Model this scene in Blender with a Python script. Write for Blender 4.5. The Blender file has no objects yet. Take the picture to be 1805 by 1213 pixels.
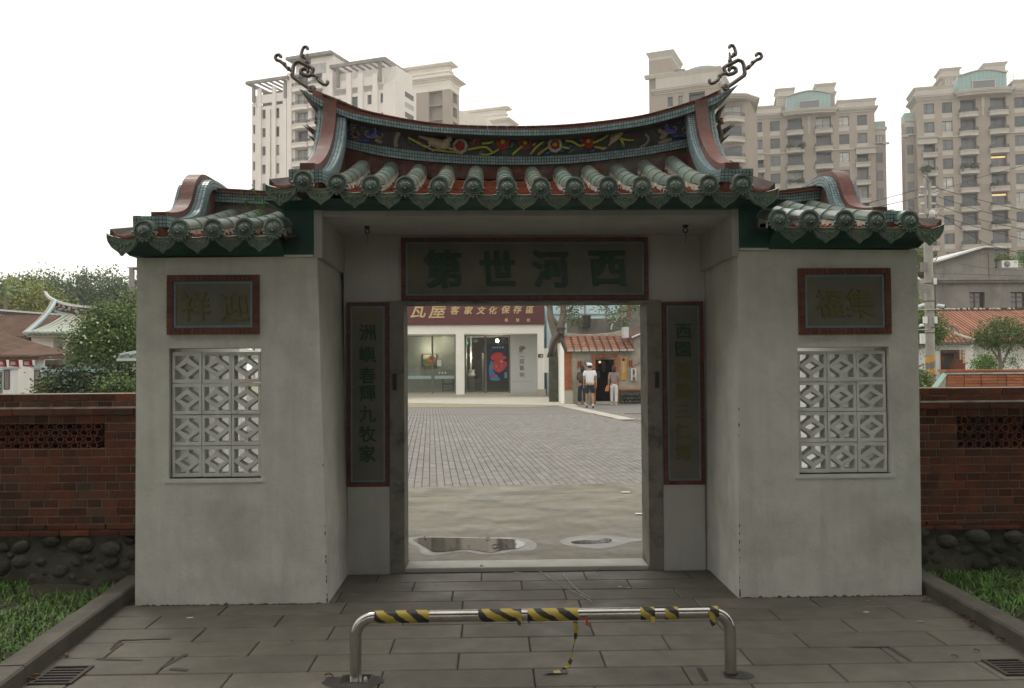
import bpy, bmesh, math, random
from mathutils import Vector, Matrix, Euler
from mathutils import noise as mn
rnd = random.Random(7)
R = math.radians
sc = bpy.context.scene
COL = sc.collection

# ------------------------------------------------------------------ camera
F = 1530.0                       # focal length in pixels of the 1805 px wide photograph
CAMP = Vector((-0.276, -6.03, 1.62))
YAW, PIT, ROL = math.atan(36.5/F), math.atan(39.5/F), R(0.40)
fwd = Vector((math.sin(YAW)*math.cos(PIT), math.cos(YAW)*math.cos(PIT), math.sin(PIT)))
r0 = Vector((math.cos(YAW), -math.sin(YAW), 0)); u0 = r0.cross(fwd)
rgt = r0*math.cos(ROL) - u0*math.sin(ROL); upv = u0*math.cos(ROL) + r0*math.sin(ROL)
cam = bpy.data.cameras.new('camera'); camo = bpy.data.objects.new('camera', cam); COL.objects.link(camo)
camo.matrix_world = Matrix(((rgt.x, upv.x, -fwd.x, CAMP.x), (rgt.y, upv.y, -fwd.y, CAMP.y), (rgt.z, upv.z, -fwd.z, CAMP.z), (0, 0, 0, 1)))
cam.sensor_width = 36; cam.lens = 36*F/1805; cam.clip_start = .05; cam.clip_end = 2000
sc.camera = camo
# ------------------------------------------------------------------ light
SUN_EL, SUN_AZ = R(58), R(-35)   # azimuth from +Y, to the left: behind the gate
w = bpy.data.worlds.new('World'); sc.world = w; w.use_nodes = True
nt = w.node_tree; nt.nodes.clear()
wo = nt.nodes.new('ShaderNodeOutputWorld'); bg = nt.nodes.new('ShaderNodeBackground')
sky = nt.nodes.new('ShaderNodeTexSky'); sky.sky_type = 'NISHITA'; sky.sun_disc = False
sky.sun_elevation = SUN_EL; sky.sun_rotation = SUN_AZ; sky.dust_density = 4; sky.air_density = 1.5
mx = nt.nodes.new('ShaderNodeMix'); mx.data_type = 'RGBA'; mx.inputs['Factor'].default_value = .86
tcw = nt.nodes.new('ShaderNodeTexCoord'); nzw = nt.nodes.new('ShaderNodeTexNoise'); nzw.inputs['Scale'].default_value = 1.6; nzw.inputs['Detail'].default_value = 4
crw = nt.nodes.new('ShaderNodeValToRGB')
crw.color_ramp.elements[0].position = .3; crw.color_ramp.elements[0].color = (11.5, 11.2, 10.3, 1)
crw.color_ramp.elements[1].position = .75; crw.color_ramp.elements[1].color = (13.7, 13.35, 12.4, 1)
nt.links.new(tcw.outputs['Generated'], nzw.inputs['Vector']); nt.links.new(nzw.outputs['Fac'], crw.inputs['Fac'])
nt.links.new(sky.outputs[0], mx.inputs[6]); nt.links.new(crw.outputs[0], mx.inputs[7])
nt.links.new(mx.outputs[2], bg.inputs['Color']); bg.inputs['Strength'].default_value = .10
nt.links.new(bg.outputs[0], wo.inputs['Surface'])
sl = bpy.data.lights.new('sun', 'SUN'); sl.energy = .8; sl.angle = R(14); sl.color = (1, .96, .9)
so = bpy.data.objects.new('sun', sl); COL.objects.link(so)
sd = Vector((math.sin(SUN_AZ)*math.cos(SUN_EL), math.cos(SUN_AZ)*math.cos(SUN_EL), math.sin(SUN_EL)))
so.rotation_euler = sd.to_track_quat('Z', 'Y').to_euler(); so.location = (0, 0, 60)
sc.view_settings.view_transform = 'Standard'; sc.view_settings.look = 'None'
sc.view_settings.exposure = 0.38; sc.view_settings.gamma = 1; sc.view_settings.use_curve_mapping = False
try:
    sc.cycles.max_bounces = 6; sc.cycles.diffuse_bounces = 3; sc.cycles.glossy_bounces = 3; sc.cycles.transmission_bounces = 5
    sc.cycles.transparent_max_bounces = 8; sc.cycles.use_denoising = True
except Exception: pass

# ------------------------------------------------------------------ picture -> place
def ray(px, py): return fwd*F + rgt*(px-902.5) - upv*(py-606.5)
def P(px, py, Y):
    d = ray(px, py); return CAMP + d*((Y-CAMP.y)/d.y)
def G(px, py, z=0.0):
    d = ray(px, py); return CAMP + d*((z-CAMP.z)/d.z)
def XZ(px, py, Y): p = P(px, py, Y); return p.x, p.z

# ------------------------------------------------------------------ object helpers
FR = {}
def tag(o, label=None, cat=None, group=None, kind=None, category=None):
    cat = cat or category
    if label: o['label'] = label
    if cat: o['category'] = cat
    if group: o['group'] = group
    if kind: o['kind'] = kind
    return o
def thing(name, loc, label, cat, group=None, rz=None):
    o = bpy.data.objects.new(name, None); COL.objects.link(o); o.location = loc; o.empty_display_size = .2
    if rz is not None: o.rotation_euler = (0, 0, rz); FR[o.name] = Vector((0, 0, 0))
    else: FR[o.name] = Vector(loc)
    return tag(o, label, cat, group)
def link(o, origin, parent):
    COL.objects.link(o)
    if parent is not None:
        o.parent = parent; o.location = Vector(origin) - FR[parent.name]
    else: o.location = origin
    FR[o.name] = Vector(origin)
    return o
def inst(name, me, loc, parent=None, rot=None, scale=None, **k):
    o = bpy.data.objects.new(name, me); link(o, loc, parent)
    if rot is not None: o.rotation_euler = rot if isinstance(rot, (tuple, Euler)) else rot.to_euler()
    if scale is not None: o.scale = scale if hasattr(scale, '__len__') else (scale,)*3
    return tag(o, **k)

class MB:
    def __init__(s): s.v = []; s.f = []; s.m = []; s.sm = []
    def add(s, vs, fs, mi=0, smooth=False):
        b = len(s.v); s.v.extend([tuple(v) for v in vs])
        for f in fs: s.f.append(tuple(b+i for i in f)); s.m.append(mi); s.sm.append(smooth)
        return s
    def box(s, x0, x1, y0, y1, z0, z1, mi=0):
        if x0 > x1: x0, x1 = x1, x0
        if y0 > y1: y0, y1 = y1, y0
        if z0 > z1: z0, z1 = z1, z0
        return s.hexa([(x0,y0,z0),(x1,y0,z0),(x1,y1,z0),(x0,y1,z0),(x0,y0,z1),(x1,y0,z1),(x1,y1,z1),(x0,y1,z1)], mi)
    def hexa(s, p, mi=0):
        return s.add(p, [(0,3,2,1),(4,5,6,7),(0,1,5,4),(1,2,6,5),(2,3,7,6),(3,0,4,7)], mi)
    def chbox(s, x0, x1, y0, y1, z0, z1, c=.004, mi=0):      # box chamfered on its top
        s.add([(x0,y0,z0),(x1,y0,z0),(x1,y1,z0),(x0,y1,z0),(x0,y0,z1-c),(x1,y0,z1-c),(x1,y1,z1-c),(x0,y1,z1-c),
               (x0+c,y0+c,z1),(x1-c,y0+c,z1),(x1-c,y1-c,z1),(x0+c,y1-c,z1)],
              [(0,1,5,4),(1,2,6,5),(2,3,7,6),(3,0,4,7),(4,5,9,8),(5,6,10,9),(6,7,11,10),(7,4,8,11),(8,9,10,11)], mi); return s
    def poly(s, pts, mi=0): return s.add(pts, [tuple(range(len(pts)))], mi)
    def prism(s, pts, y0, y1, mi=0):                          # pts (x,z) seen from -Y, counter-clockwise
        n = len(pts); vs = [(x, y0, z) for x, z in pts] + [(x, y1, z) for x, z in pts]
        fs = [tuple(range(n)), tuple(range(2*n-1, n-1, -1))] + [(i, i+n, (i+1)%n+n, (i+1)%n) for i in range(n)]
        return s.add(vs, fs, mi)
    def prismz(s, pts, z0, z1, mi=0):                         # pts (x,y) counter-clockwise from above
        n = len(pts); vs = [(x, y, z0) for x, y in pts] + [(x, y, z1) for x, y in pts]
        fs = [tuple(range(n-1, -1, -1)), tuple(range(n, 2*n))] + [(i, (i+1)%n, (i+1)%n+n, i+n) for i in range(n)]
        return s.add(vs, fs, mi)
    def loft(s, secs, mi=0, closed=True, caps=True, smooth=False):
        n = len(secs[0]); vs = [p for sec in secs for p in sec]; fs = []
        for i in range(len(secs)-1):
            for j in range(n if closed else n-1):
                a = i*n+j; b = i*n+(j+1)%n; fs.append((a, b, b+n, a+n))
        s.add(vs, fs, mi, smooth)
        if caps and closed:
            s.add(secs[0], [tuple(range(n-1, -1, -1))], mi); s.add(secs[-1], [tuple(range(n))], mi)
        return s
    def tube(s, pts, r, n=8, mi=0, caps=True, smooth=True, sq=1.0):
        pts = [Vector(p) for p in pts]; secs = []; prev = None
        for i, p in enumerate(pts):
            t = (pts[min(i+1, len(pts)-1)] - pts[max(i-1, 0)])
            t = t.normalized() if t.length > 1e-9 else Vector((0, 0, 1))
            if prev is None:
                a = Vector((0, 0, 1)) if abs(t.z) < .9 else Vector((0, 1, 0))
                u = t.cross(a).normalized()
            else:
                u = prev - t*prev.dot(t); u = u.normalized() if u.length > 1e-6 else t.orthogonal().normalized()
            prev = u; v = t.cross(u); rr = r[i] if hasattr(r, '__len__') else r
            secs.append([tuple(p + (u*math.cos(2*math.pi*k/n) + v*math.sin(2*math.pi*k/n)*sq)*rr) for k in range(n)])
        return s.loft(secs, mi, True, caps, smooth)
    def lathe(s, prof, c=(0,0,0), axis='z', n=16, mi=0, smooth=True, sx=1, sy=1):
        c = Vector(c); secs = []
        for r, h in prof:
            sec = []
            for k in range(n):
                a = 2*math.pi*k/n; x = r*math.cos(a)*sx; y = r*math.sin(a)*sy
                if axis == 'z': q = Vector((x, y, h))
                elif axis == 'y': q = Vector((x, -h, y))      # h towards the viewer (-Y)
                else: q = Vector((h, x, y))
                sec.append(tuple(c+q))
            secs.append(sec)
        return s.loft(secs, mi, True, True, smooth)
    def blob(s, c, rx, ry, rz, n=8, m=5, mi=0, jit=0, seed=0):
        rr = random.Random(seed); secs = []
        for i in range(m+1):
            ph = math.pi*(i/m); ph = max(.12, min(math.pi-.12, ph))
            secs.append([(c[0]+rx*math.sin(ph)*math.cos(2*math.pi*k/n)*(1+rr.uniform(-jit, jit)),
                          c[1]+ry*math.sin(ph)*math.sin(2*math.pi*k/n)*(1+rr.uniform(-jit, jit)),
                          c[2]-rz*math.cos(ph)*(1+rr.uniform(-jit, jit))) for k in range(n)])
        return s.loft(secs, mi, True, True, True)
    def mesh(s, name, mats, off=(0,0,0)):
        ox, oy, oz = off
        me = bpy.data.meshes.new(name); me.from_pydata([(a-ox, b-oy, c-oz) for a, b, c in s.v], [], s.f)
        if not isinstance(mats, (list, tuple)): mats = [mats]
        for m in mats: me.materials.append(m)
        if len(mats) > 1: me.polygons.foreach_set('material_index', s.m)
        if any(s.sm): me.polygons.foreach_set('use_smooth', s.sm)
        me.update(); return me
    def build(s, name, mats, parent=None, center=True, **k):
        if center:
            xs = [v[0] for v in s.v]; ys = [v[1] for v in s.v]; zs = [v[2] for v in s.v]
            o = ((min(xs)+max(xs))/2, (min(ys)+max(ys))/2, min(zs))
        else: o = (0, 0, 0) if parent is None else tuple(FR[parent.name])
        ob = bpy.data.objects.new(name, s.mesh(name, mats, o)); link(ob, o, parent)
        return tag(ob, **k)
def interp(tab, x):
    if x <= tab[0][0]: a, b = tab[0], tab[1]
    elif x >= tab[-1][0]: a, b = tab[-2], tab[-1]
    else:
        for i in range(len(tab)-1):
            if tab[i][0] <= x <= tab[i+1][0]: a, b = tab[i], tab[i+1]; break
    return a[1] + (b[1]-a[1])*(x-a[0])/(b[0]-a[0])
def smooth_tab(tab, n=60):        # resample a table with Catmull-Rom
    out = []; L = len(tab)
    for i in range(L-1):
        p0 = tab[max(i-1, 0)]; p1 = tab[i]; p2 = tab[i+1]; p3 = tab[min(i+2, L-1)]
        k = max(2, int(n/(L-1)))
        for j in range(k):
            t = j/k
            out.append(tuple(.5*((2*p1[d]) + (-p0[d]+p2[d])*t + (2*p0[d]-5*p1[d]+4*p2[d]-p3[d])*t*t + (-p0[d]+3*p1[d]-3*p2[d]+p3[d])*t**3) for d in range(len(p1))))
    out.append(tuple(tab[-1])); return out

# ------------------------------------------------------------------ materials
MATS = {}
def mat(name, c1, c2=None, scale=4, rough=.8, bump=0, bscale=60, island=0, objv=0, metal=0, spec=.4, streak=0, dirt=None, dscale=1.2, dlo=.5, dhi=.7, detail=5, stretch=None, coat=0, trans=0, emit=None, damp=0):
    if name in MATS: return MATS[name]
    m = bpy.data.materials.new(name); m.use_nodes = True; t = m.node_tree; N = t.nodes; L = t.links
    b = N['Principled BSDF']; b.inputs['Roughness'].default_value = rough; b.inputs['Metallic'].default_value = metal
    b.inputs['Specular IOR Level'].default_value = spec; b.inputs['Coat Weight'].default_value = coat; b.inputs['Coat Roughness'].default_value = .08
    c2 = c2 or tuple(x*.75 for x in c1)
    geo = N.new('ShaderNodeNewGeometry')
    def noise(sc_, det=detail, st=None, r=.6):
        n = N.new('ShaderNodeTexNoise'); n.inputs['Scale'].default_value = sc_; n.inputs['Detail'].default_value = det; n.inputs['Roughness'].default_value = r
        if st:
            mp = N.new('ShaderNodeMapping'); mp.inputs['Scale'].default_value = st; L.new(geo.outputs['Position'], mp.inputs[0]); L.new(mp.outputs[0], n.inputs['Vector'])
        else: L.new(geo.outputs['Position'], n.inputs['Vector'])
        return n.outputs['Fac']
    def mixc(f, a, bb, mode='MIX'):
        x = N.new('ShaderNodeMix'); x.data_type = 'RGBA'; x.blend_type = mode
        if isinstance(f, (int, float)): x.inputs['Factor'].default_value = f
        else: L.new(f, x.inputs['Factor'])
        for s_, i in ((a, 6), (bb, 7)):
            if isinstance(s_, tuple): x.inputs[i].default_value = (*s_, 1) if len(s_) == 3 else s_
            else: L.new(s_, x.inputs[i])
        return x.outputs[2]
    def rng(v, a, b_, c, d):
        x = N.new('ShaderNodeMapRange'); L.new(v, x.inputs[0])
        for i, q in enumerate((a, b_, c, d)): x.inputs[i+1].default_value = q
        return x.outputs[0]
    f = rng(noise(scale, st=stretch), .32, .68, 0, 1)
    col = mixc(f, tuple(c1), tuple(c2))
    if streak:
        col = mixc(rng(noise(3.5, 4, (1.6, 1.6, .12)), .5, .75, 0, streak), col, tuple(x*.45 for x in c1))
    if dirt:
        col = mixc(rng(noise(dscale, 7, r=.68), dlo, dhi, 0, 1), col, tuple(dirt))
    if island or objv:
        if island: v = rng(geo.outputs['Random Per Island'], 0, 1, 1-island, 1+island)
        else:
            oi = N.new('ShaderNodeObjectInfo'); v = rng(oi.outputs['Random'], 0, 1, 1-objv, 1+objv)
        cx = N.new('ShaderNodeCombineXYZ')
        for i in range(3): L.new(v, cx.inputs[i])
        col = mixc(1.0, col, cx.outputs[0], 'MULTIPLY')
    L.new(col, b.inputs['Base Color'])
    if bump:
        bp = N.new('ShaderNodeBump'); bp.inputs['Strength'].default_value = bump; bp.inputs['Distance'].default_value = .02
        L.new(noise(bscale, 4), bp.inputs['Height']); L.new(bp.outputs[0], b.inputs['Normal'])
    if damp:
        L.new(rng(noise(1.4, 5), .45, .65, rough, rough-damp), b.inputs['Roughness'])
    if trans: b.inputs['Transmission Weight'].default_value = trans
    if emit: b.inputs['Emission Color'].default_value = (*emit[:3], 1); b.inputs['Emission Strength'].default_value = emit[3]
    MATS[name] = m; return m
M = lambda n: MATS[n]
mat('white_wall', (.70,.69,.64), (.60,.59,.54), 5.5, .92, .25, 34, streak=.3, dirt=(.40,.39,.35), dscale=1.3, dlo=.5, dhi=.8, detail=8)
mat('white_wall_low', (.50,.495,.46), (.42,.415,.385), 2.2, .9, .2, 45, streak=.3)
mat('lattice_white', (.74,.74,.71), (.64,.64,.60), 6, .85, .25, 70, dirt=(.30,.29,.26), dscale=3, dlo=.6, dhi=.85)
mat('green_paint', (.012,.085,.062), (.02,.11,.085), 3, .6, .1, 30, dirt=(.012,.03,.03), dscale=2, dlo=.4, dhi=.7)
mat('glaze_green', (.14,.225,.185), (.25,.31,.265), 7, .3, .2, 40, objv=.28, dirt=(.24,.225,.18), dscale=7, dlo=.46, dhi=.68, spec=.55, coat=.3)
mat('glaze_dark', (.045,.085,.065), (.09,.135,.105), 16, .26, .25, 60, objv=.25, dirt=(.15,.14,.10), dscale=10, dlo=.5, dhi=.72, spec=.6, coat=.5)
mat('glaze_drip', (.085,.15,.115), (.17,.225,.17), 22, .32, .3, 90, objv=.25, dirt=(.22,.21,.14), dscale=14, dlo=.52, dhi=.7, spec=.5, coat=.3)
mat('mosaic_blue', (.22,.33,.36), (.27,.38,.40), 3, .3, 0, island=.22, dirt=(.16,.22,.22), dscale=2.5, dlo=.5, dhi=.8, spec=.5)
mat('grout', (.055,.05,.042), (.09,.08,.07), 10, .95, .3, 80)
mat('ridge_brown', (.20,.065,.045), (.12,.048,.037), 8, .5, .2, 40, island=.18, dirt=(.15,.11,.095), dscale=6, dlo=.48, dhi=.7, coat=.06, spec=.3)
mat('border_brown', (.16,.05,.028), (.10,.033,.022), 9, .6, .1, 50, island=.25)
mat('pan_orange', (.40,.13,.07), (.24,.07,.045), 9, .85, .2, 60, island=.25, dirt=(.06,.05,.04), dscale=5, dlo=.5, dhi=.7)
mat('mortar_white', (.55,.52,.46), (.34,.31,.26), 12, .95, .4, 80, island=.2)
mat('wall_reddish', (.20,.07,.05), (.10,.05,.04), 7, .9, .4, 50, dirt=(.17,.15,.13), dscale=4, dlo=.48, dhi=.62)
mat('old_plaster', (.19,.18,.155), (.10,.095,.085), 6, .95, .5, 50, dirt=(.05,.045,.04), dscale=5, dlo=.5, dhi=.7)
mat('panel_stone', (.165,.16,.135), (.12,.118,.095), 5, .7, .15, 60, dirt=(.19,.16,.09), dscale=3.5, dlo=.48, dhi=.75)
mat('char_green', (.008,.04,.022), (.012,.06,.03), 20, .5)
mat('char_gold', (.145,.125,.035), (.11,.10,.035), 20, .6)
mat('thin_blue', (.17,.25,.28), (.13,.19,.22), 10, .5, island=.2)
mat('jamb_stone', (.20,.19,.16), (.26,.245,.21), 9, .85, .35, 60, dirt=(.04,.035,.03), dscale=5, dlo=.5, dhi=.75)
mat('threshold_stone', (.52,.51,.47), (.40,.39,.35), 5, .7, .15, 60)
mat('brick_red', (.175,.050,.023), (.098,.031,.019), 9, .9, .4, 70, objv=.38, dirt=(.08,.055,.04), dscale=3.5, dlo=.46, dhi=.75)
mat('brick_red_isl', (.175,.050,.023), (.098,.031,.019), 12, .9, .4, 70, island=.22)
mat('brick_mortar', (.33,.29,.23), (.20,.175,.14), 14, .95, .5, 60)
mat('cobble', (.05,.047,.038), (.085,.08,.062), 9, .9, .9, 28, objv=.35, dirt=(.05,.065,.03), dscale=3, dlo=.5, dhi=.75)
mat('cobble_mortar', (.115,.108,.085), (.055,.052,.04), 5, .95, .5, 40, dirt=(.05,.06,.03), dscale=2.5, dlo=.45, dhi=.7)
mat('slab', (.165,.150,.120), (.122,.111,.089), 7, .72, .3, 90, objv=.13, dirt=(.10,.093,.078), dscale=1.8, dlo=.48, dhi=.8, damp=.3, detail=8)
mat('slab_joint', (.055,.052,.045), (.04,.04,.035), 5, .9)
mat('kerb_stone', (.10,.09,.072), (.14,.127,.105), 6, .85, .4, 60, dirt=(.06,.055,.045), dscale=2.5, dlo=.45, dhi=.75)
mat('paver', (.21,.198,.182), (.178,.168,.155), 5, .8, .2, 80, objv=.16, dirt=(.28,.27,.245), dscale=.5, dlo=.55, dhi=.8)
mat('paver_isl', (.21,.198,.182), (.178,.168,.155), 5, .8, .2, 80, island=.16, dirt=(.28,.27,.245), dscale=.5, dlo=.55, dhi=.8)
mat('paver_far', (.25,.237,.218), (.225,.213,.197), 1.2, .85)
mat('paver_joint', (.135,.127,.112), (.16,.15,.135), 4, .95)
mat('apron', (.215,.193,.145), (.135,.123,.092), 1.6, .7, .35, 50, dirt=(.095,.09,.065), dscale=1.5, dlo=.44, dhi=.62, detail=9, stretch=(.6, 1.9, 1), damp=.4)
mat('pale_concrete', (.46,.43,.36), (.38,.35,.29), 3, .85, .2, 40)
mat('moss_gutter', (.21,.185,.115), (.28,.25,.18), 3, .9, .3, 30)
mat('soil', (.05,.045,.03), (.08,.07,.045), 4, 1, .6, 20)
mat('grass', (.12,.25,.045), (.07,.16,.03), 3, .6, island=.5, dirt=(.13,.22,.06), dscale=3, dlo=.5, dhi=.7)
mat('steel', (.52,.50,.47), (.42,.40,.37), 8, .22, .03, 60, metal=1, dirt=(.25,.22,.19), dscale=9, dlo=.6, dhi=.8)
mat('iron', (.03,.028,.025), (.05,.04,.035), 20, .7)
mat('grate_iron', (.05,.042,.038), (.075,.06,.05), 20, .7, .3, 60)
mat('pit_shade', (.006,.006,.006), (.01,.01,.01), 5, .9)
mat('red_tape', (.5,.04,.02), (.4,.03,.02), 9, .5)
mat('dead_leaf', (.16,.08,.035), (.09,.05,.025), 9, .8, objv=.4)
mat('puddle_rim', (.25,.25,.235), (.18,.18,.165), 7, .42, .15, 50, dirt=(.33,.33,.32), dscale=6, dlo=.5, dhi=.7)
mat('chalk', (.42,.42,.40), (.30,.30,.28), 30, .9)
mat('litter_white', (.7,.72,.74), (.6,.62,.65), 9, .6)
mat('niche_white_lit', (.82,.82,.80), (.76,.76,.74), 3, .9)  # whiter than the pier walls: daylight in the niche put into the colour
mat('ledge_wet', (.34,.32,.28), (.10,.09,.075), 9, .5, .3, 60, detail=8)
mat('peel', (.20,.17,.13), (.11,.09,.07), 22, .95, .5, 80)
mat('stain_wet', (.055,.052,.046), (.07,.066,.058), 8, .35)
mat('water', (.02,.022,.016), (.03,.03,.02), 5, .03, .02, 8, spec=.6)
mat('relief_dark', (.08,.077,.09), (.13,.12,.13), 9, .7, .2, 40)
mat('petal_red', (.45,.05,.03), (.28,.03,.03), 30, .4); mat('petal_white', (.6,.56,.54), (.42,.4,.42), 30, .5); mat('petal_yellow', (.65,.5,.03), (.4,.3,.02), 30, .45)
mat('petal_blue', (.10,.25,.5), (.06,.12,.3), 30, .4); mat('stem_yellow', (.6,.58,.08), (.42,.44,.06), 20, .45); mat('leaf_glaze', (.04,.20,.05), (.05,.12,.06), 20, .4)
mat('leaf_pale', (.16,.28,.18), (.10,.2,.13), 20, .4)
mat('beast_tan', (.40,.28,.17), (.5,.4,.28), 20, .6); mat('scroll_blue', (.08,.09,.45), (.12,.13,.6), 20, .4); mat('scroll_cream', (.42,.37,.30), (.32,.27,.22), 12, .7)
mat('scroll_rust', (.30,.13,.08), (.2,.1,.07), 20, .5)
mat('finial_dark', (.12,.095,.085), (.17,.135,.125), 30, .45, .2, 60); mat('finial_white', (.42,.39,.37), (.3,.28,.27), 30, .6)
mat('leaf_mid', (.125,.19,.038), (.07,.12,.026), 1.2, .6, island=.45); mat('leaf_dark', (.036,.062,.018), (.024,.044,.014), 1.2, .6, island=.45)
mat('leaf_yellow', (.26,.26,.06), (.12,.16,.035), .7, .6, island=.4); mat('leaf_pine', (.10,.145,.06), (.065,.10,.045), .4, .8, island=.4)
mat('leaf_bright', (.13,.24,.02), (.09,.17,.02), 1.2, .5, island=.35); mat('leaf_olive', (.12,.17,.045), (.075,.115,.03), 1.2, .6, island=.4)
mat('blossom', (.75,.72,.6), (.7,.66,.5), 5, .7); mat('bark', (.21,.18,.14), (.13,.11,.085), 6, .95, .6, 20)
mat('concrete_grey', (.27,.25,.225), (.20,.188,.17), 1.2, .9, .3, 20, streak=.5, dirt=(.13,.12,.105), dscale=.8, dlo=.5, dhi=.8)
mat('stucco_old', (.44,.40,.32), (.30,.27,.215), 2.6, .95, .3, 20, streak=.35, dirt=(.14,.13,.105), dscale=1.1, dlo=.52, dhi=.72)
mat('house_white', (.76,.75,.72), (.68,.67,.64), 1.5, .9, streak=.15)
mat('brick_orange', (.42,.15,.07), (.33,.11,.05), 5, .9, .2, 30, objv=.18); mat('brick_orange_isl', (.42,.15,.07), (.33,.11,.05), 5, .9, .2, 30, island=.18)
mat('tile_orange', (.34,.145,.085), (.24,.10,.06), 2.5, .85, .2, 20, objv=.15, dirt=(.18,.10,.07), dscale=2, dlo=.5, dhi=.8)
mat('tile_brown', (.16,.085,.058), (.11,.06,.043), 2, .9, .2, 20, objv=.12, dirt=(.10,.07,.05), dscale=2)
mat('tile_dark', (.06,.045,.04), (.10,.07,.06), 6, .9)
mat('tile_greenish', (.33,.38,.31), (.40,.41,.35), 3, .5, objv=.12); mat('tile_pinkish', (.36,.29,.25), (.3,.24,.2), 3, .8)
mat('band_blue', (.33,.46,.50), (.28,.38,.42), 3, .5); mat('shed_blue', (.52,.68,.72), (.46,.62,.67), .6, .5)
mat('gallery_white', (.84,.82,.76), (.78,.76,.70), .7, .85, dirt=(.64,.60,.50), dscale=1.2, dlo=.6, dhi=.9); mat('sign_maroon', (.115,.032,.032), (.10,.028,.028), 2, .5)
mat('letter_gold', (.62,.46,.24), (.5,.36,.18), 9, .45)
mat('panel_white', (.66,.67,.66), (.62,.63,.62), 1, .5); mat('text_grey', (.17,.17,.17), (.14,.14,.14), 9, .7)
mat('interior_grey', (.30,.31,.28), (.24,.25,.225), .5, .9); mat('interior_dark', (.05,.045,.038), (.075,.065,.05), .7, .8)
mat('floor_dark', (.08,.06,.045), (.06,.05,.04), 2, .4); mat('alu', (.18,.175,.16), (.15,.145,.135), 5, .5)
mat('poster_navy', (.015,.03,.075), (.012,.022,.055), 3, .5); mat('poster_red', (.62,.05,.04), (.5,.045,.04), 8, .5); mat('poster_blue', (.05,.2,.5), (.04,.14,.42), 8, .5)
mat('poster_teal', (.06,.32,.3), (.05,.25,.25), 8, .5); mat('strip_blue', (.36,.50,.52), (.33,.46,.48), 3, .5)
mat('exit_green', (.02,.35,.12), emit=(.03,.8,.3,.7)); mat('lamp_glow', (.9,.85,.7), emit=(1,.9,.7,4)); mat('window_glow', (.8,.6,.3), emit=(1,.65,.25,.8))
mat('black', (.015,.015,.016), (.02,.02,.02), 9, .6); mat('sculpture_white', (.8,.8,.76), (.72,.72,.68), 4, .5)
mat('shirt_white', (.80,.80,.84), (.72,.72,.77), 6, .85); mat('shorts_navy', (.018,.02,.035), (.025,.028,.045), 6, .9); mat('skin', (.42,.24,.15), (.38,.21,.13), 6, .6)
mat('shirt_brown', (.27,.21,.17), (.23,.18,.145), 8, .9); mat('trouser_white', (.64,.62,.62), (.56,.54,.54), 8, .9); mat('hair', (.012,.01,.009), (.02,.016,.013), 20, .5)
mat('bag_cream', (.58,.53,.42), (.5,.45,.36), 8, .8); mat('bag_orange', (.45,.17,.04), (.38,.14,.035), 8, .6); mat('shoe_white', (.75,.74,.72), (.65,.64,.62), 8, .7); mat('cloth_dark', (.03,.027,.035), (.045,.04,.05), 8, .9)
mat('sign_yellow', (.55,.28,.05), (.48,.24,.04), 5, .6); mat('bin_grey', (.45,.43,.42), (.38,.36,.36), 4, .6)
mat('tower_beige', (.325,.275,.23), (.295,.25,.21), .35, .9, streak=.12); mat('tower_trim', (.47,.43,.385), (.41,.375,.335), .4, .85, streak=.25)
mat('tower_white', (.70,.65,.615), (.65,.60,.565), .35, .9); mat('tower_cream', (.72,.67,.61), (.64,.59,.53), .5, .9, streak=.15)
mat('tower_frame', (.07,.065,.06), (.1,.09,.08), 3, .6); mat('curtain', (.45,.44,.42), (.3,.3,.29), 1.5, .3, objv=.3); mat('tower_teal', (.25,.36,.345), (.29,.40,.385), .5, .6)
mat('pole_concrete', (.36,.34,.30), (.29,.27,.24), 3, .9, .2, 30, streak=.3); mat('cable', (.03,.03,.03), (.04,.04,.04), 5, .7); mat('plastic_white', (.7,.7,.68), (.62,.62,.6), 5, .5)
mat('green_tin', (.22,.36,.30), (.18,.29,.25), 3, .6); mat('wood_brown', (.11,.05,.03), (.08,.04,.025), 5, .7); mat('rattan_green', (.06,.14,.12), (.05,.11,.1), 5, .6)
mat('porcelain', (.6,.6,.58), (.5,.5,.5), 5, .4); mat('wood_bench', (.2,.19,.07), (.15,.14,.06), 5, .8); mat('lantern_red', (.5,.05,.06), (.4,.04,.05), 5, .7)
def glass(name, col, rough=.05, tr=.0, alpha=1):
    m = bpy.data.materials.new(name); m.use_nodes = True; t = m.node_tree; b = t.nodes['Principled BSDF']
    b.inputs['Base Color'].default_value = (*col, 1); b.inputs['Roughness'].default_value = rough; b.inputs['Specular IOR Level'].default_value = .6
    MATS[name] = m
    if alpha < 1:
        g = t.nodes.new('ShaderNodeBsdfGlossy'); g.inputs['Roughness'].default_value = .02
        tp = t.nodes.new('ShaderNodeBsdfTransparent'); tp.inputs['Color'].default_value = (*col, 1)
        fr = t.nodes.new('ShaderNodeFresnel'); fr.inputs['IOR'].default_value = 1.5
        x = t.nodes.new('ShaderNodeMixShader'); t.links.new(fr.outputs[0], x.inputs[0]); t.links.new(tp.outputs[0], x.inputs[1]); t.links.new(g.outputs[0], x.inputs[2])
        t.links.new(x.outputs[0], t.nodes['Material Output'].inputs['Surface'])
    return m
glass('glass_dark', (.05,.055,.06), .08); glass('glass_grey', (.12,.125,.13), .15); glass('shop_glass', (.86,.9,.88), .02, alpha=.5); glass('rail_glass', (.16,.17,.18), .2)
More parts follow.
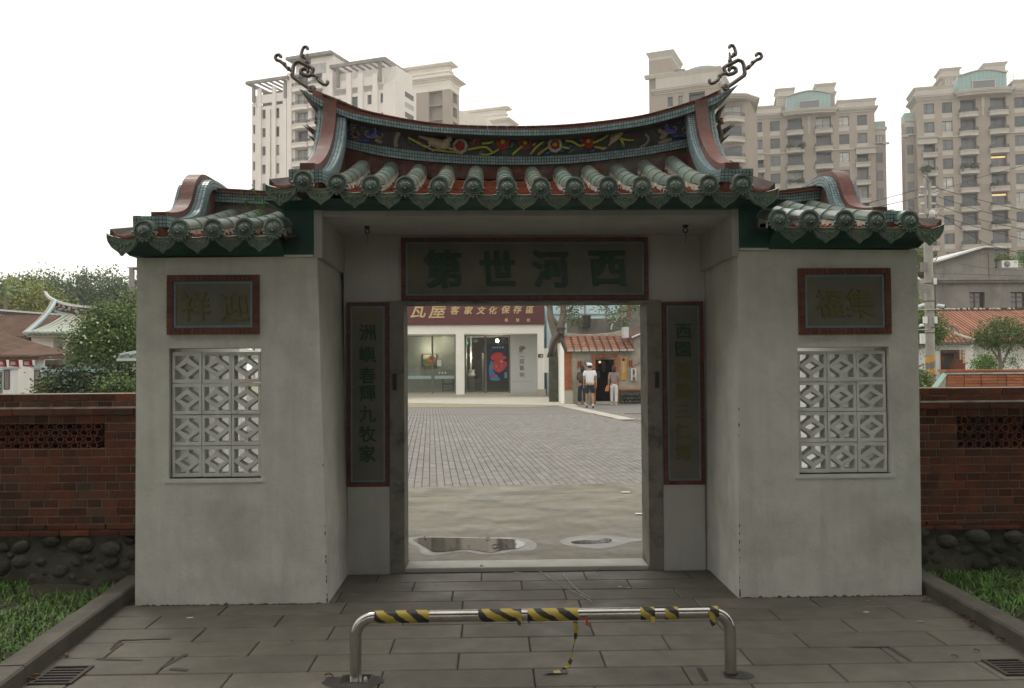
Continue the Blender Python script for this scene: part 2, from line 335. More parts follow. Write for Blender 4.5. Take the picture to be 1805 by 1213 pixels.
def stripes(name, ca, cb, fx, fz, duty=.5, dirt=.15):          # slanted warning stripes: print on tape or paint on the pole
    m = bpy.data.materials.new(name); m.use_nodes = True; t = m.node_tree; N = t.nodes; L = t.links; b = N['Principled BSDF']; b.inputs['Roughness'].default_value = .45
    g = N.new('ShaderNodeNewGeometry'); dp = N.new('ShaderNodeVectorMath'); dp.operation = 'DOT_PRODUCT'; dp.inputs[1].default_value = (fx, fx*.3, fz); L.new(g.outputs['Position'], dp.inputs[0])
    nz = N.new('ShaderNodeTexNoise'); nz.inputs['Scale'].default_value = 9; L.new(g.outputs['Position'], nz.inputs['Vector'])
    ad = N.new('ShaderNodeMath'); ad.operation = 'MULTIPLY_ADD'; ad.inputs[1].default_value = dirt; L.new(nz.outputs['Fac'], ad.inputs[0]); L.new(dp.outputs['Value'], ad.inputs[2])
    fr = N.new('ShaderNodeMath'); fr.operation = 'FRACT'; L.new(ad.outputs[0], fr.inputs[0])
    gt = N.new('ShaderNodeMath'); gt.operation = 'GREATER_THAN'; gt.inputs[1].default_value = duty; L.new(fr.outputs[0], gt.inputs[0])
    x = N.new('ShaderNodeMix'); x.data_type = 'RGBA'; L.new(gt.outputs[0], x.inputs['Factor']); x.inputs[6].default_value = (*ca, 1); x.inputs[7].default_value = (*cb, 1)
    L.new(x.outputs[2], b.inputs['Base Color']); MATS[name] = m; return m
stripes('hazard_tape', (.42,.31,.045), (.02,.02,.018), 9, 13, .52, .9); stripes('hazard_paint', (.5,.27,.04), (.17,.16,.145), .9, -2.1, .5, .05)

def text(s, size, ext, bold=0, shear=0, vertical=0, name='character', m=None, parent=None, at=(0,0,0), **k):
    """upright lettering facing -Y, its centre at `at`"""
    c = bpy.data.curves.new('lettering', 'FONT'); c.body = s; c.size = size; c.extrude = ext; c.shear = shear; c.resolution_u = 3
    o = bpy.data.objects.new('lettering', c); me = bpy.data.meshes.new_from_object(o); bpy.data.objects.remove(o)
    if not me.vertices: return None
    if bold > 0:      # a heavier hand: the strokes thickened by shifted copies
        vs = [v.co.copy() for v in me.vertices]; fs = [tuple(p.vertices) for p in me.polygons]; mb = MB(); b_ = bold*.8
        for i, (dx, dy) in enumerate(((-b_,-b_),(b_,-b_),(-b_,b_),(b_,b_),(0,0),(b_*1.3,0),(-b_*1.3,0))): mb.add([(v.x+dx, v.y+dy, v.z+(i*.0004 if v.z > 0 else 0)) for v in vs], fs)
        me = mb.mesh('lettering', m)
    xs = [v.co.x for v in me.vertices]; ys = [v.co.y for v in me.vertices]; cx = (min(xs)+max(xs))/2; cy = (min(ys)+max(ys))/2
    for v in me.vertices: v.co = Vector((v.co.x-cx, -v.co.z, v.co.y-cy))
    me.materials.clear(); me.materials.append(m); me.update()
    me.name = name; o = bpy.data.objects.new(name, me); link(o, at, parent); return tag(o, **k)

# shared meshes
def unit_brick(mt, c=.03):     # unit cube centred, front (-Y) edge chamfered
    b = MB(); h = .5
    b.add([(-h,h,-h),(h,h,-h),(h,h,h),(-h,h,h),(-h,-h+c*1.5,-h),(h,-h+c*1.5,-h),(h,-h+c*1.5,h),(-h,-h+c*1.5,h),(-h+c*.35,-h,-h+c*1.6),(h-c*.35,-h,-h+c*1.6),(h-c*.35,-h,h-c*1.6),(-h+c*.35,-h,h-c*1.6)],
          [(0,1,5,4)[::-1],(1,2,6,5)[::-1],(2,3,7,6)[::-1],(3,0,4,7)[::-1],(4,5,9,8),(5,6,10,9),(6,7,11,10),(7,4,8,11),(8,9,10,11),(0,3,2,1)[::-1]])
    return b.mesh('brick', mt)
# ================================================================== GROUND
gd = MB(); gd.poly([(-400,-60,-.04),(400,-60,-.04),(400,700,-.04),(-400,700,-.04)])
tag(gd.build('ground', M('moss_gutter')), kind='structure')
# paved path in front of and under the gate: single slabs on a dark joint bed
KX0, KX1 = -2.78, 2.83
pb = MB(); pb.box(-4.2, 4.4, -6.9, .0, -.035, -.012); pb.box(-1.45, 1.45, .0, .93, -.035, -.012)
pave = tag(pb.build('path_paving', M('slab_joint')), kind='structure')
def slab_mesh(L_, W_, c=.005):
    b = MB(); b.chbox(-L_/2, L_/2, -W_/2, W_/2, -.03, 0, c); return b.mesh('paving_slab', M('slab'))
SL = .80; SW = .272
smesh = slab_mesh(SL-.007, SW-.011)
rows = []      # (y centre, px of one joint, py)
for py0, py1, pxj in ((1060,1078,401),(1078,1100,281),(1100,1124,358),(1124,1151.5,212),(1151.5,1180,299),(1180,1209.5,403)):
    pm = (py0+py1)/2; rows.append((G(902, pm).y, G(pxj, pm).x))
rows.sort()
ys = [rows[0][0] + i*SW for i in range(6)]
allrows = [(ys[0]-SW*k, rows[0][1]+SL*(.37*k % 1)) for k in range(1, 7)] + [(ys[i], rows[i][1]) for i in range(6)]
yt = ys[-1]+SW
while yt < .9: allrows.append((yt, rows[2][1]+SL*((yt*2.3) % 1))); yt += SW
for yc, xj in allrows:
    inner = yc > -.05
    xa, xb = (-1.44, 1.44) if inner else (KX0 - .02, KX1 + .02)
    if not inner and yc < -1.0: xa -= (-.9-yc)*.10; xb += (-.9-yc)*.10
    x = xj
    while x > xa: x -= SL
    while x < xb:
        a, b_ = max(x, xa), min(x+SL, xb)
        if b_-a > .05:
            full = abs(b_-a-SL) < 1e-6
            me = smesh if full else slab_mesh(b_-a-.007, SW-.011)
            inst('paving_slab', me, ((a+b_)/2, yc, rnd.uniform(-.0012, .0012)), pave, rot=(rnd.uniform(-.002,.002), rnd.uniform(-.0012,.0012), rnd.uniform(-.002,.002)))
        x += SL
# kerbs: two rows of kerb stones that splay a little towards the camera
def kerb(px_in0, px_in1, side):
    a = G(*px_in0); b = G(*px_in1); d = (b-a).normalized()
    a0 = a - d*0.25; b0 = b + d*1.6; n = Vector((-d.y, d.x, 0))
    if n.x*side < 0: n = -n
    kt = thing('kerb', ((a0.x+b0.x)/2, (a0.y+b0.y)/2, 0), None, None); tag(kt, kind='structure')
    L_ = (b0-a0).length; k = 0; s = 0
    while s < L_:
        e = min(s+.98, L_); o = MB(); w_ = .15; h_ = .095 + .004*(k % 2); c = .012
        def pt(t, off, z): q = a0 + d*t + n*off; return (q.x, q.y, z)
        secs = [[pt(t, 0, -.03), pt(t, 0, h_-c), pt(t, c, h_), pt(t, w_-c, h_), pt(t, w_, h_-c), pt(t, w_, -.03)] for t in (s+.002, e-.002)]
        o.loft(secs).build('kerb_stone', M('kerb_stone'), kt)
        s = e; k += 1
kerb((239,1052), (87,1172), -1); kerb((1627,1046), (1790,1142), 1)
# lawns behind the kerbs
def lawn(side):
    x0, x1 = (-7.5, -2.85) if side < 0 else (2.9, 7.5)
    o = MB(); n = 24
    for i in range(n):
        for j in range(n):
            def q(a, b_): 
                x = x0+(x1-x0)*a/n; y = -5.0+5.75*b_/n
                return (x, y, -.01+.06*mn.noise(Vector((x*1.5, y*1.5, 3)))+.03)
            o.poly([q(i,j), q(i+1,j), q(i+1,j+1), q(i,j+1)])
    so_ = tag(o.build('soil', M('soil')), kind='structure')
    g = MB(); rr = random.Random(11+side)
    a = G(239,1052) if side < 0 else G(1627,1046); b = G(87,1172) if side < 0 else G(1790,1142); d = (b-a).normalized()
    for _ in range(34000):
        x = rr.uniform(x0, x1); y = rr.uniform(-3.6, .72)
        kx = a.x + (y-a.y)*d.x/d.y + (-.19 if side < 0 else .19)
        if (x-kx)*side < .0: continue
        den = mn.noise(Vector((x*2.2, y*2.2, 0)))
        if y > .25 and den < .1 and side < 0: continue
        if den < -.38: continue
        h_ = rr.uniform(.022, .065)*(1+.9*den); an = rr.uniform(0, 6.283); ln = rr.uniform(.02, .07); wd = rr.uniform(.003, .0055)
        dx, dy = math.cos(an), math.sin(an); z = .02
        g.add([(x-dy*wd, y+dx*wd, z), (x+dy*wd, y-dx*wd, z), (x+dx*ln*.45+dy*wd*.9, y+dy*ln*.45-dx*wd*.9, z+h_*.7), (x+dx*ln*.45-dy*wd*.9, y+dy*ln*.45+dx*wd*.9, z+h_*.7), (x+dx*ln, y+dy*ln, z+h_*rr.uniform(.7,1))],
              [(0,1,2,3), (3,2,4)])
    g.build('grass', M('grass'), center=False, kind='stuff')
lawn(-1); lawn(1)
# courtyard beyond the gate
ap = MB(); n = 30; y0, y1 = 1.28, G(930,860).y
ap.box(-9, 9, y0, y1, -.03, -.008)
tag(ap.build('concrete_apron', M('apron')), kind='structure')
pj = MB(); pj.box(-16, 22, y1, 46, -.03, -.018)
plaza = tag(pj.build('plaza_paving', M('paver_joint')), kind='structure')
# brick pavers, long side away from the camera
ANG = R(4.0); cA, sA = math.cos(ANG), math.sin(ANG)
org = G(757, 862)
def pv(u, v): return (org.x + u*cA - v*sA, org.y + u*sA + v*cA)
lpa, lpb = G(975,711), G(1145,748)      # pale concrete strip across the plaza
ld = (lpb-lpa).normalized(); ln_ = Vector((-ld.y, ld.x, 0))
pw, pl = .105, .21
pm_b = MB(); pm_b.chbox(-pw/2+.004, pw/2-.004, -pl/2+.003, pl/2-.003, -.03, 0, .004); pmesh = pm_b.mesh('paver', M('paver'))
far = MB(); single = []
for i in range(-38, 62):
    for j in range(-1, 90):
        u = i*pw; vv = j*pl + (0, .105, .045, .15)[i % 4] + .03*math.sin(i*1.7)
        x, y = pv(u+pw/2, vv)
        if vv < .105+.0: continue
        D = y+6.03
        px = 866 + (x-CAMP.x)*F/D
        if not (560 < px < 1300) or y > 23.4: continue
        rel = Vector((x, y, 0))-lpa
        if abs(rel.dot(ln_)) < .26 and rel.dot(ld) > -.5: continue
        dz = .0035*mn.noise(Vector((x*3, y*3, 0)))
        if 705 < px < 1150: single.append((D, x, y, dz))
        else: far.append if False else None
        if not (705 < px < 1150): single.append((D+100, x, y, dz))
single.sort()
for k, (D, x, y, dz) in enumerate(single):
    if k < 290: inst('paver', pmesh, (x, y, dz), plaza, rot=(0, 0, ANG+rnd.uniform(-.01,.01)))
    else:
        a, b_ = pw/2-.004, pl/2-.003; c = .004
        def q(u, v, z): return (x+u*cA-v*sA, y+u*sA+v*cA, z+dz)
        far.add([q(-a,-b_,-.02), q(a,-b_,-.02), q(a,b_,-.02), q(-a,b_,-.02), q(-a+c,-b_+c,0), q(a-c,-b_+c,0), q(a-c,b_-c,0), q(-a+c,b_-c,0)],
                [(4,5,6,7),(0,1,5,4),(1,2,6,5),(2,3,7,6),(3,0,4,7)])
es_ = MB()
def ev_(u, v, z): x, y = pv(u, v); return (x, y, z)
for i in range(40): 
    u0_, u1_ = -4.2+.21*i, -4.2+.21*(i+1); es_.add([ev_(u0_,-.6,-.006), ev_(u1_,-.6,-.006), ev_(u1_,.16,.0065), ev_(u0_,.16,.0065)], [(0,1,2,3)])
tag(es_.build('apron_edge', M('apron')), kind='structure')
far.build('pavers', M('paver_isl'), plaza, kind='stuff')
def far_paver_mat():
    m = M('paver_far'); t = m.node_tree; b = t.nodes['Principled BSDF']
    br = t.nodes.new('ShaderNodeTexBrick'); mp = t.nodes.new('ShaderNodeMapping'); g = t.nodes.new('ShaderNodeNewGeometry')
    mp.inputs['Rotation'].default_value = (0, 0, R(86)); t.links.new(g.outputs['Position'], mp.inputs[0]); t.links.new(mp.outputs[0], br.inputs['Vector'])
    br.inputs['Scale'].default_value = 1; br.inputs['Brick Width'].default_value = .21; br.inputs['Row Height'].default_value = .105; br.inputs['Mortar Size'].default_value = .011
    br.inputs['Color1'].default_value = (.21,.198,.182,1); br.inputs['Color2'].default_value = (.178,.168,.155,1); br.inputs['Mortar'].default_value = (.075,.07,.062,1)
    t.links.new(br.outputs['Color'], b.inputs['Base Color'])
far_paver_mat()
fp = MB(); fp.box(-16, 22, 23.3, 46, -.017, .0045); fp.box(-16, -3.9, y1+.02, 23.29, -.017, -.005); fp.box(7.5, 22, y1+.02, 23.29, -.017, -.005)
tag(fp.build('plaza_far_paving', M('paver_far')), kind='structure')
ps = MB()
def lp(t, off, z): q = lpa + ld*t + ln_*off; return (q.x, q.y, z)
ps.poly([lp(-.3,-.25,.009), lp(12,-.25,.009), lp(12,.25,.009), lp(-.3,.25,.009)])
tag(ps.build('plaza_strip', M('pale_concrete')), kind='structure')
# moss and silt gutter, and pale apron along the gallery
gz = MB()
def gp(px, py, z): q = G(px, py); return (q.x, q.y, z)
up = [(560,711),(713,710),(800,711),(870,708),(930,711),(985,714)]; lo = [(560,718),(713,719),(800,719),(870,718),(930,719),(985,716)]
for i in range(5): gz.poly([gp(*lo[i], .013), gp(*lo[i+1], .013), gp(*up[i+1], .013), gp(*up[i], .013)])
tag(gz.build('gutter_silt', M('moss_gutter')), kind='structure')
ga = MB(); up2 = [(540,698),(700,698),(985,700),(1010,711)]; lo2 = [(540,712),(713,711),(985,715),(1020,717)]
for i in range(3): ga.poly([gp(*lo2[i], .017), gp(*lo2[i+1], .017), gp(*up2[i+1], .017), gp(*up2[i], .017)])
tag(ga.build('gallery_apron', M('pale_concrete')), kind='structure')
# puddles
def blob_poly(pts, z, mt, name, lift=0, kind='structure', **k):
    o = MB(); c = [G(px, py) for px, py in pts]; sm = smooth_tab([(p.x, p.y) for p in c+[c[0]]], len(c)*5)[:-1]
    o.poly([(x, y, z) for x, y in sm]); return tag(o.build(name, M(mt)), kind=kind, **k)
rimA = [(716,948),(735,945),(800,945),(850,946),(905,946),(935,951),(946,959),(938,968),(905,970),(885,974),(850,976),(820,971),(790,974),(760,978),(742,974),(737,963),(722,957)]
watA = [(727,950),(745,947),(800,947.5),(850,948.5),(902,950),(922,955),(925,960),(912,966),(885,969),(865,973),(825,968),(790,971),(765,972),(750,964),(738,957)]
rimB = [(985,953),(1000,947),(1030,943),(1075,943),(1110,947),(1138,950),(1112,954),(1092,960),(1060,966),(1020,963),(995,959)]
watB = [(1006,954),(1030,951.5),(1052,952),(1066,948.5),(1078,950),(1074,955),(1060,956),(1035,957.5),(1012,957)]
blob_poly(rimA, -.0065, 'puddle_rim', 'puddle_rim'); blob_poly(watA, -.003, 'water', 'puddle_water')
blob_poly(rimB, -.0065, 'puddle_rim', 'puddle_rim'); blob_poly(watB, -.003, 'water', 'puddle_water')

# ================================================================== GATEWAY
gate = thing('gateway', (0, 1.0, 0), 'white plastered gateway with swallowtail green tiled roof and wide doorway', 'gateway')
XO, XI, XD = 2.73, 1.435, .972
DEP = 2.0
# piers with a lattice window through each
def pier(side):
    if side < 0:
        cor = [P(238,1056,0), P(578,1058,0), P(559,452,0), P(241,455,0)]; win = (297, 460, 613, 844); xin = -1.435
    else:
        cor = [P(1303,1056,0), P(1625,1050,0), P(1617,441,0), P(1300,439,0)]; win = (1409, 1567, 611, 836); xin = 1.42
    cor = [(c.x, max(c.z, -.02) if k > 1 else -.02) for k, c in enumerate(cor)]
    cor[0] = (cor[0][0], -.02)
    a = P(win[0], win[3], 0); b = P(win[1], win[2], 0)
    x0, x1, z0, z1 = a.x, b.x, a.z, b.z
    hole = [(x0, z0), (x1, z0), (x1, z1), (x0, z1)]
    o = MB()
    # front face subdivided and a touch uneven like hand-trowelled render
    def ring(y, outc):
        return [(x, y, z) for x, z in outc] + [(x, y, z) for x, z in hole]
    fr_ = ring(0, cor); TW = .24
    xo_, xi_ = sorted((min(c[0] for c in cor)+.13, max(c[0] for c in cor)-.16)); nh = [(xo_, .25), (xi_, .25), (xi_, 2.2), (xo_, 2.2)]  # unseen back of the niche opened wide to let light behind the lattice
    bk_ = [(x, DEP, z) for x, z in cor] + [(x, DEP, z) for x, z in nh]; mid = [(x, TW, z) for x, z in nh]; hb_ = [(x, TW, z) for x, z in hole]
    o.add(fr_, [(0,1,5,4),(1,2,6,5),(2,3,7,6),(3,0,4,7)])
    o.add(bk_, [(0,4,5,1),(1,5,6,2),(2,6,7,3),(3,7,4,0)])
    o.add([fr_[0], fr_[1], fr_[2], fr_[3], bk_[0], bk_[1], bk_[2], bk_[3]], [(0,4,5,1),(1,5,6,2),(2,6,7,3),(3,7,4,0)])
    o.add(fr_[4:]+hb_, [(0,1,5,4),(1,2,6,5),(2,3,7,6),(3,0,4,7)]); o.add(mid+hb_, [(0,1,5,4),(1,2,6,5),(2,3,7,6),(3,0,4,7)]); o.add(mid+bk_[4:], [(0,1,5,4),(1,2,6,5),(2,3,7,6),(3,0,4,7)])
    for q in range(4): o.m[-1-q] = 1
    p = o.build('pier', [M('white_wall'), M('niche_white_lit')], gate)
    # ragged, flaked foot of the render
    xa_, xb_ = cor[0][0]+.005, cor[1][0]-.005; nn_ = 170; g_ = MB(); rr = random.Random(31+side)
    hh = [max(.003, .007+.016*mn.noise(Vector((i*.23, side*5, 2)))+rr.uniform(-.003,.003)) for i in range(nn_+1)]
    for i in range(nn_):
        x_a, x_b = xa_+(xb_-xa_)*i/nn_, xa_+(xb_-xa_)*(i+1)/nn_; g_.poly([(x_a,-.0025,0),(x_b,-.0025,0),(x_b,-.0025,hh[i+1]),(x_a,-.0025,hh[i])])
    g_.build('flaked_foot', M('peel'), p)
    g_ = MB()      # chips along the corner nearest the doorway
    xe, xt = (cor[1][0], cor[2][0]) if side < 0 else (cor[0][0], cor[3][0]); sg_ = -1 if side < 0 else 1
    for _ in range(16):
        zc_ = rr.uniform(0, 1)**2*1.3+.02; xc_ = xe+(xt-xe)*zc_/max(.1, cor[2][1]); s_ = rr.uniform(.003,.009); g_.poly([(xc_, -.003, zc_-s_*2), (xc_+sg_*s_, -.003, zc_-s_*.7), (xc_+sg_*s_*1.3, -.003, zc_+s_), (xc_, -.003, zc_+s_*2.4)])
    g_.build('edge_chips', M('peel'), p, kind='stuff')
    # thin shadow lip under the window
    o = MB(); o.box(x0-.03, x1+.03, -.008, .06, z0-.028, z0); o.build('window_sill', M('lattice_white'), p)
    # 3 x 4 pierced blocks
    bw = (x1-x0-.02)/3; bh = (z1-z0-.03)/4
    t = .028; o = MB(); w2, h2 = bw/2-.002, bh/2-.002
    for (xa, xb, za, zb) in ((-w2, w2, h2-t*.85, h2), (-w2, w2, -h2, -h2+t*.85), (-w2, -w2+t*.6, -h2+t*.85, h2-t*.85), (w2-t*.6, w2, -h2+t*.85, h2-t*.85)): o.box(xa, xb, 0, .10, za, zb)
    iw, ih = w2-t*.62, h2-t*.87
    q = ih*.30       # the ring's top and bottom corners stop short of the frame
    out = [(-iw, -ih*.09), (-iw*.17, -ih*.74), (iw*.17, -ih*.74), (iw, -ih*.09), (iw, ih*.09), (iw*.17, ih*.74), (-iw*.17, ih*.74), (-iw, ih*.09)]
    f_ = .62; inn = [(-iw*f_, -.0001), (-.0001, -ih*.41), (.0001, -ih*.41), (iw*f_, -.0001), (iw*f_, .0001), (.0001, ih*.41), (-.0001, ih*.41), (-iw*f_, .0001)]
    ya, yb = .004, .094
    vs = [(x, ya, z) for x, z in out] + [(x, ya, z) for x, z in inn] + [(x, yb, z) for x, z in out] + [(x, yb, z) for x, z in inn]; fs = []
    for i in range(8):
        j = (i+1) % 8; fs += [(i, j, 8+j, 8+i), (16+j, 16+i, 24+i, 24+j), (i, 16+i, 16+j, j), (8+i, 8+j, 24+j, 24+i)]
    o.add(vs, fs)
    for sgn in (1, -1):
        za, zb = sorted((sgn*ih*.72, sgn*(ih+.004))); o.box(-iw*.15, iw*.15, .008, .090, za, zb)
    bm_ = o.mesh('ventilation_block', M('lattice_white'))
    for i in range(3):
        for j in range(4):
            inst('ventilation_block', bm_, (x0+.01+bw*(i+.5), .035+rnd.uniform(-.006,.006), z0+.004+bh*(j+.5)), p, rot=(rnd.uniform(-.012,.012), rnd.uniform(-.008,.008), rnd.uniform(-.015,.015)))
    return p
pierL = pier(-1); pierR = pier(1)
# recessed wall above and beside the door
YW = .91
zL = P(925, 530, YW).z
o = MB(); o.box(-1.45, -.80, YW+.002, 1.22, 0, 2.67); o.box(.80, 1.45, YW+.002, 1.22, 0, 2.67); o.box(-.80, .80, YW+.002, 1.22, zL, 2.67)
# carve the door opening wider than the boxes above: rebuild without overlap
o = MB(); o.box(-1.45, -XD-.115, YW+.002, 1.22, -.02, 2.67); o.box(XD+.115, 1.45, YW+.002, 1.22, -.02, 2.67); o.box(-XD-.115, XD+.115, YW+.002, 1.22, zL+.0, 2.67)
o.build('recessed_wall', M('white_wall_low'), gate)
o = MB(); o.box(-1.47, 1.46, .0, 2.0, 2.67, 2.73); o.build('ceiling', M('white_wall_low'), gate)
for s in (-1, 1):
    o = MB(); o.box(s*(XD), s*(XD+.115), YW-.018, 1.215, -.02, zL-.002)
    j = o.build('door_jamb', M('jamb_stone'), gate)
    o = MB(); hx = s*(XD+.075); hz = P(690,672,YW).z
    o.box(hx-.014, hx+.014, YW-.045, YW-.018, hz-.07, hz+.06); o.build('hinge_socket', M('iron'), j)
o = MB(); o.box(-XD+.001, XD-.001, YW-.03, 1.16, zL-.004-.02, zL-.004); o.build('lintel', M('jamb_stone'), gate)
o = MB(); o.chbox(-XD+.002, XD-.002, YW+.015, 1.19, -.02, .022, .006); o.build('threshold', M('threshold_stone'), gate)
o = MB()
for s in (-1, 1): o.box(s*(XD+.115), s*1.43, YW-.035, YW+.001, -.02, P(650,857,YW).z)
# the low wall blocks under the two couplets, one part each
for s in (-1, 1):
    o = MB(); zt = P(650,857,YW).z if s < 0 else P(1205,853,YW).z
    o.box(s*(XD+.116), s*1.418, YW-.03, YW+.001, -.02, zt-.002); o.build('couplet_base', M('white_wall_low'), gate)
# framed panels
def frame_panel(name, x0, x1, z0, z1, y, bwid, bl, nb, parent, tiles=True):
    o = MB(); o.box(x0, x1, y-.012, y, z0, z1); p = o.build(name, M('panel_stone'), parent)
    b = MB(); g = .0012
    def run(xa, xb, za, zb, horiz):
        n = max(1, int(((xb-xa) if horiz else (zb-za))/bl))
        for i in range(n):
            if horiz: b.box(xa+(xb-xa)*i/n+g, xa+(xb-xa)*(i+1)/n-g, y-.026, y-.012, za, zb)
            else: b.box(xa, xb, y-.026, y-.012, za+(zb-za)*i/n+g, za+(zb-za)*(i+1)/n-g)
    run(x0, x1, z1-bwid, z1, True); run(x0, x1, z0, z0+bwid, True); run(x0, x0+bwid, z0+bwid, z1-bwid, False); run(x1-bwid, x1, z0+bwid, z1-bwid, False)
    b.build('border_tiles', M('border_brown'), p, kind='stuff')
    t = MB(); e = bwid+.004; w_ = nb
    for xa, xb, za, zb in ((x0+e, x1-e, z1-e-w_, z1-e), (x0+e, x1-e, z0+e, z0+e+w_), (x0+e, x0+e+w_, z0+e+w_, z1-e-w_), (x1-e-w_, x1-e, z0+e+w_, z1-e-w_)):
        t.box(xa, xb, y-.019, y-.012, za, zb)
    t.build('inner_border', M('thin_blue'), p)
    return p
a = P(708,530,YW); b = P(1141,419,YW)
nbd = frame_panel('name_board', a.x, b.x, a.z, b.z, YW-.012, .034, .03, .012, gate)
tag(nbd, 'dark stone name board over the doorway')
for ch, px, py in (('第',780,474),('世',877,473),('河',970,474),('西',1070,473)):
    q = P(px, py, YW-.03); c = text(ch, .315, .009, .0095, shear=-.08, name='character', m=M('char_green'), parent=nbd, at=q)
    if ch in '世河': c.scale = (.94, 1, 1.0)
def couplet(px0, px1, py0, py1, s, mats, pys, cx):
    a = P(px0, py1, YW); b = P(px1, py0, YW)
    p = frame_panel('couplet_panel', a.x, b.x, a.z, b.z, YW-.008, .03, .022, .012, gate)
    for ch, py, m_ in zip(s, pys, mats): text(ch, .135, .005, .0028, shear=-.06, name='character', m=M(m_), parent=p, at=P(cx, py, YW-.024))
couplet(612,686,533,857, '洲嶼春輝九牧家', ['char_green']*7, (586,625,662,693,730,765,800), 648)
couplet(1170,1238,532,854, '西園翰墨三仁第', ['char_green','char_green','char_gold','char_gold','char_gold','char_gold','char_gold'], (584,616,652,689,725,760,797), 1204)
def plaque(px0, px1, py0, py1, par, s, cpx):
    a = P(px0, py1, 0); b = P(px1, py0, 0)
    p = frame_panel('plaque', a.x, b.x, a.z, b.z, -.002, .042, .03, .014, par)
    for ch, px in zip(s, cpx): text(ch, .21, .004, .002, shear=-.1, name='character', m=M('char_gold'), parent=p, at=P(px, (py0+py1)/2+3, -.016))
plaque(296,458,485,590, pierL, '祥迎', (345,413)); plaque(1407,1567,473,590, pierR, '福集', (1464,1517))
for px in (647, 1208):
    q = P(px, 384, .42); h = MB(); h.box(q.x-.018, q.x+.018, .40, .44, 2.655, 2.672)
    h.tube([(q.x+.016*math.cos(t), .42, 2.632+.018*math.sin(t)) for t in [i*.52 for i in range(13)]], .0045, 6)
    h.tube([(q.x, .42, 2.615), (q.x+.004, .42, 2.56), (q.x-.004, .42, 2.535)], .0018, 5); h.build('hook', M('iron'), gate)
# green eaves: cornice over each pier, fascia over the opening, stepped blocks at the ends of the main roof
def ogee(x0, x1, zb, zt, e=.05, yy=0.0, name='eaves_cornice', out=True, ex0=0, ex1=0):
    H_ = zt-zb; prof = [(yy-.02, zb), (yy-.03, zb+.12*H_), (yy-.05, zb+.3*H_), (yy-.09, zb+.55*H_), (yy-.16, zb+.8*H_), (yy-.19, zt), (DEP+.19, zt), (DEP+.16, zb+.8*H_), (DEP+.05, zb+.3*H_), (DEP+.02, zb)]
    secs = []
    for x, ex in ((x0, ex0), (x1, ex1)):
        secs.append([(x + ex*min(1, (z-zb)/max(.01, zt-zb)*1.2), y, z) for y, z in prof])
    o = MB(); o.loft(secs); return o.build(name, M('green_paint'), gate)
zWL = P(400,451,0).z; zWR = P(1460,438,0).z
zEL, zER = P(380,405,-.3).z, P(1480,389,-.3).z
ogee(-XO-.03, -1.70, zWL, zEL-.045, ex0=-.06); ogee(1.665, XO+.0, zWR, zER-.045, ex1=.06)
zMb = P(930,368,-.06).z; zMt = P(900,340,-.25).z-.030
ogee(-1.498, 1.46, zMb, zMt-.0, yy=-.03, name='eaves_fascia')
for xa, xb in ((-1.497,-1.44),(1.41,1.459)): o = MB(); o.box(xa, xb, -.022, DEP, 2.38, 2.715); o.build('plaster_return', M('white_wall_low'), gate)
for xa, xb, zb in ((-1.70, -1.499, P(530,449,-.03).z), (1.461, 1.665, P(1330,437,-.03).z)):
    o = MB(); yy = -.03
    prof = [(yy, zb), (yy, zMb), (yy-.03, zMb+.5*(zMt-zMb)), (yy-.13, zMt), (DEP+.13, zMt), (DEP+.03, zMb+.5*(zMt-zMb)), (DEP-yy, zMb), (DEP-yy, zb)]
    sg = -1 if xa < 0 else 1
    secs = []
    for x, outer in ((xa, sg < 0), (xb, sg > 0)):
        secs.append([(x + (sg*.10*max(0, (z-zMb)/(zMt-zMb)) if outer else 0), y, z) for y, z in prof])
    o.loft(secs); o.build('eaves_block', M('green_paint'), gate)
    o = MB(); o.box(min(xa, xb)+.001, max(xa, xb)-.001, -.034, .3, zb-.016, zb-.001); o.build('plaster_lip', M('white_wall'), gate)

# --- roof tiles
seg = MB(); N_ = 9; Ls = 8      # one cover tile: half barrel, unit length along +Y, lower end wider
def half(r, y, zofs=0, n=N_): return [(r*math.cos(math.pi*k/(n-1)), y, r*math.sin(math.pi*k/(n-1))+zofs) for k in range(n)]
secs = [half(.050, 0), half(.062, 0), half(.062, .06), half(.0585, .07), half(.0565, .97), half(.0545, 1.0), half(.05, 1.0)]
seg.loft(secs, 0, False, False, True); seg_me = seg.mesh('cover_tile', M('glaze_green'))
dsk = MB()                        # round end tile, facing -Y
dsk.lathe([(.0001,-.02),(.066,-.02),(.0665,.006),(.064,.012),(.056,.013),(.053,.006),(.049,.004),(.047,.011),(.043,.012),(.040,.008),(.036,.016),(.028,.026),(.017,.032),(.0001,.034)], axis='y', n=22)
for k in range(9):               # scalloped lower rim
    a_ = math.pi*(1.0+(k+.5)/9); dsk.blob((.066*math.cos(a_), -.004, .070*math.sin(a_)), .013, .008, .011, 6, 4)
for bx, bz, br in ((-.016,.012,.008),(.016,.012,.008),(0,-.002,.008),(-.02,-.014,.006),(.02,-.014,.006),(0,.024,.006),(0,-.022,.010),(-.028,.004,.005),(.028,.004,.005)):
    dsk.blob((bx, -.030+abs(bx)*.25, bz), br, .007, br, 6, 4)
dsk_me = dsk.mesh('end_tile', M('glaze_dark'))
drp = MB()                        # pointed drip tile, facing -Y, hanging between two rows
W2 = .098
topc = [(x*W2, .014-.020*(1-x*x)) for x in [i/6-1 for i in range(13)]]
botc = [(W2*.98,-.012),(W2*.90,-.036),(W2*.78,-.050),(W2*.66,-.066),(W2*.50,-.076),(W2*.34,-.084),(W2*.18,-.093),(0,-.112)]
outl = topc + botc + [(-x, z) for x, z in botc[-2::-1]]
nn = len(outl); cxz = (0, -.045)
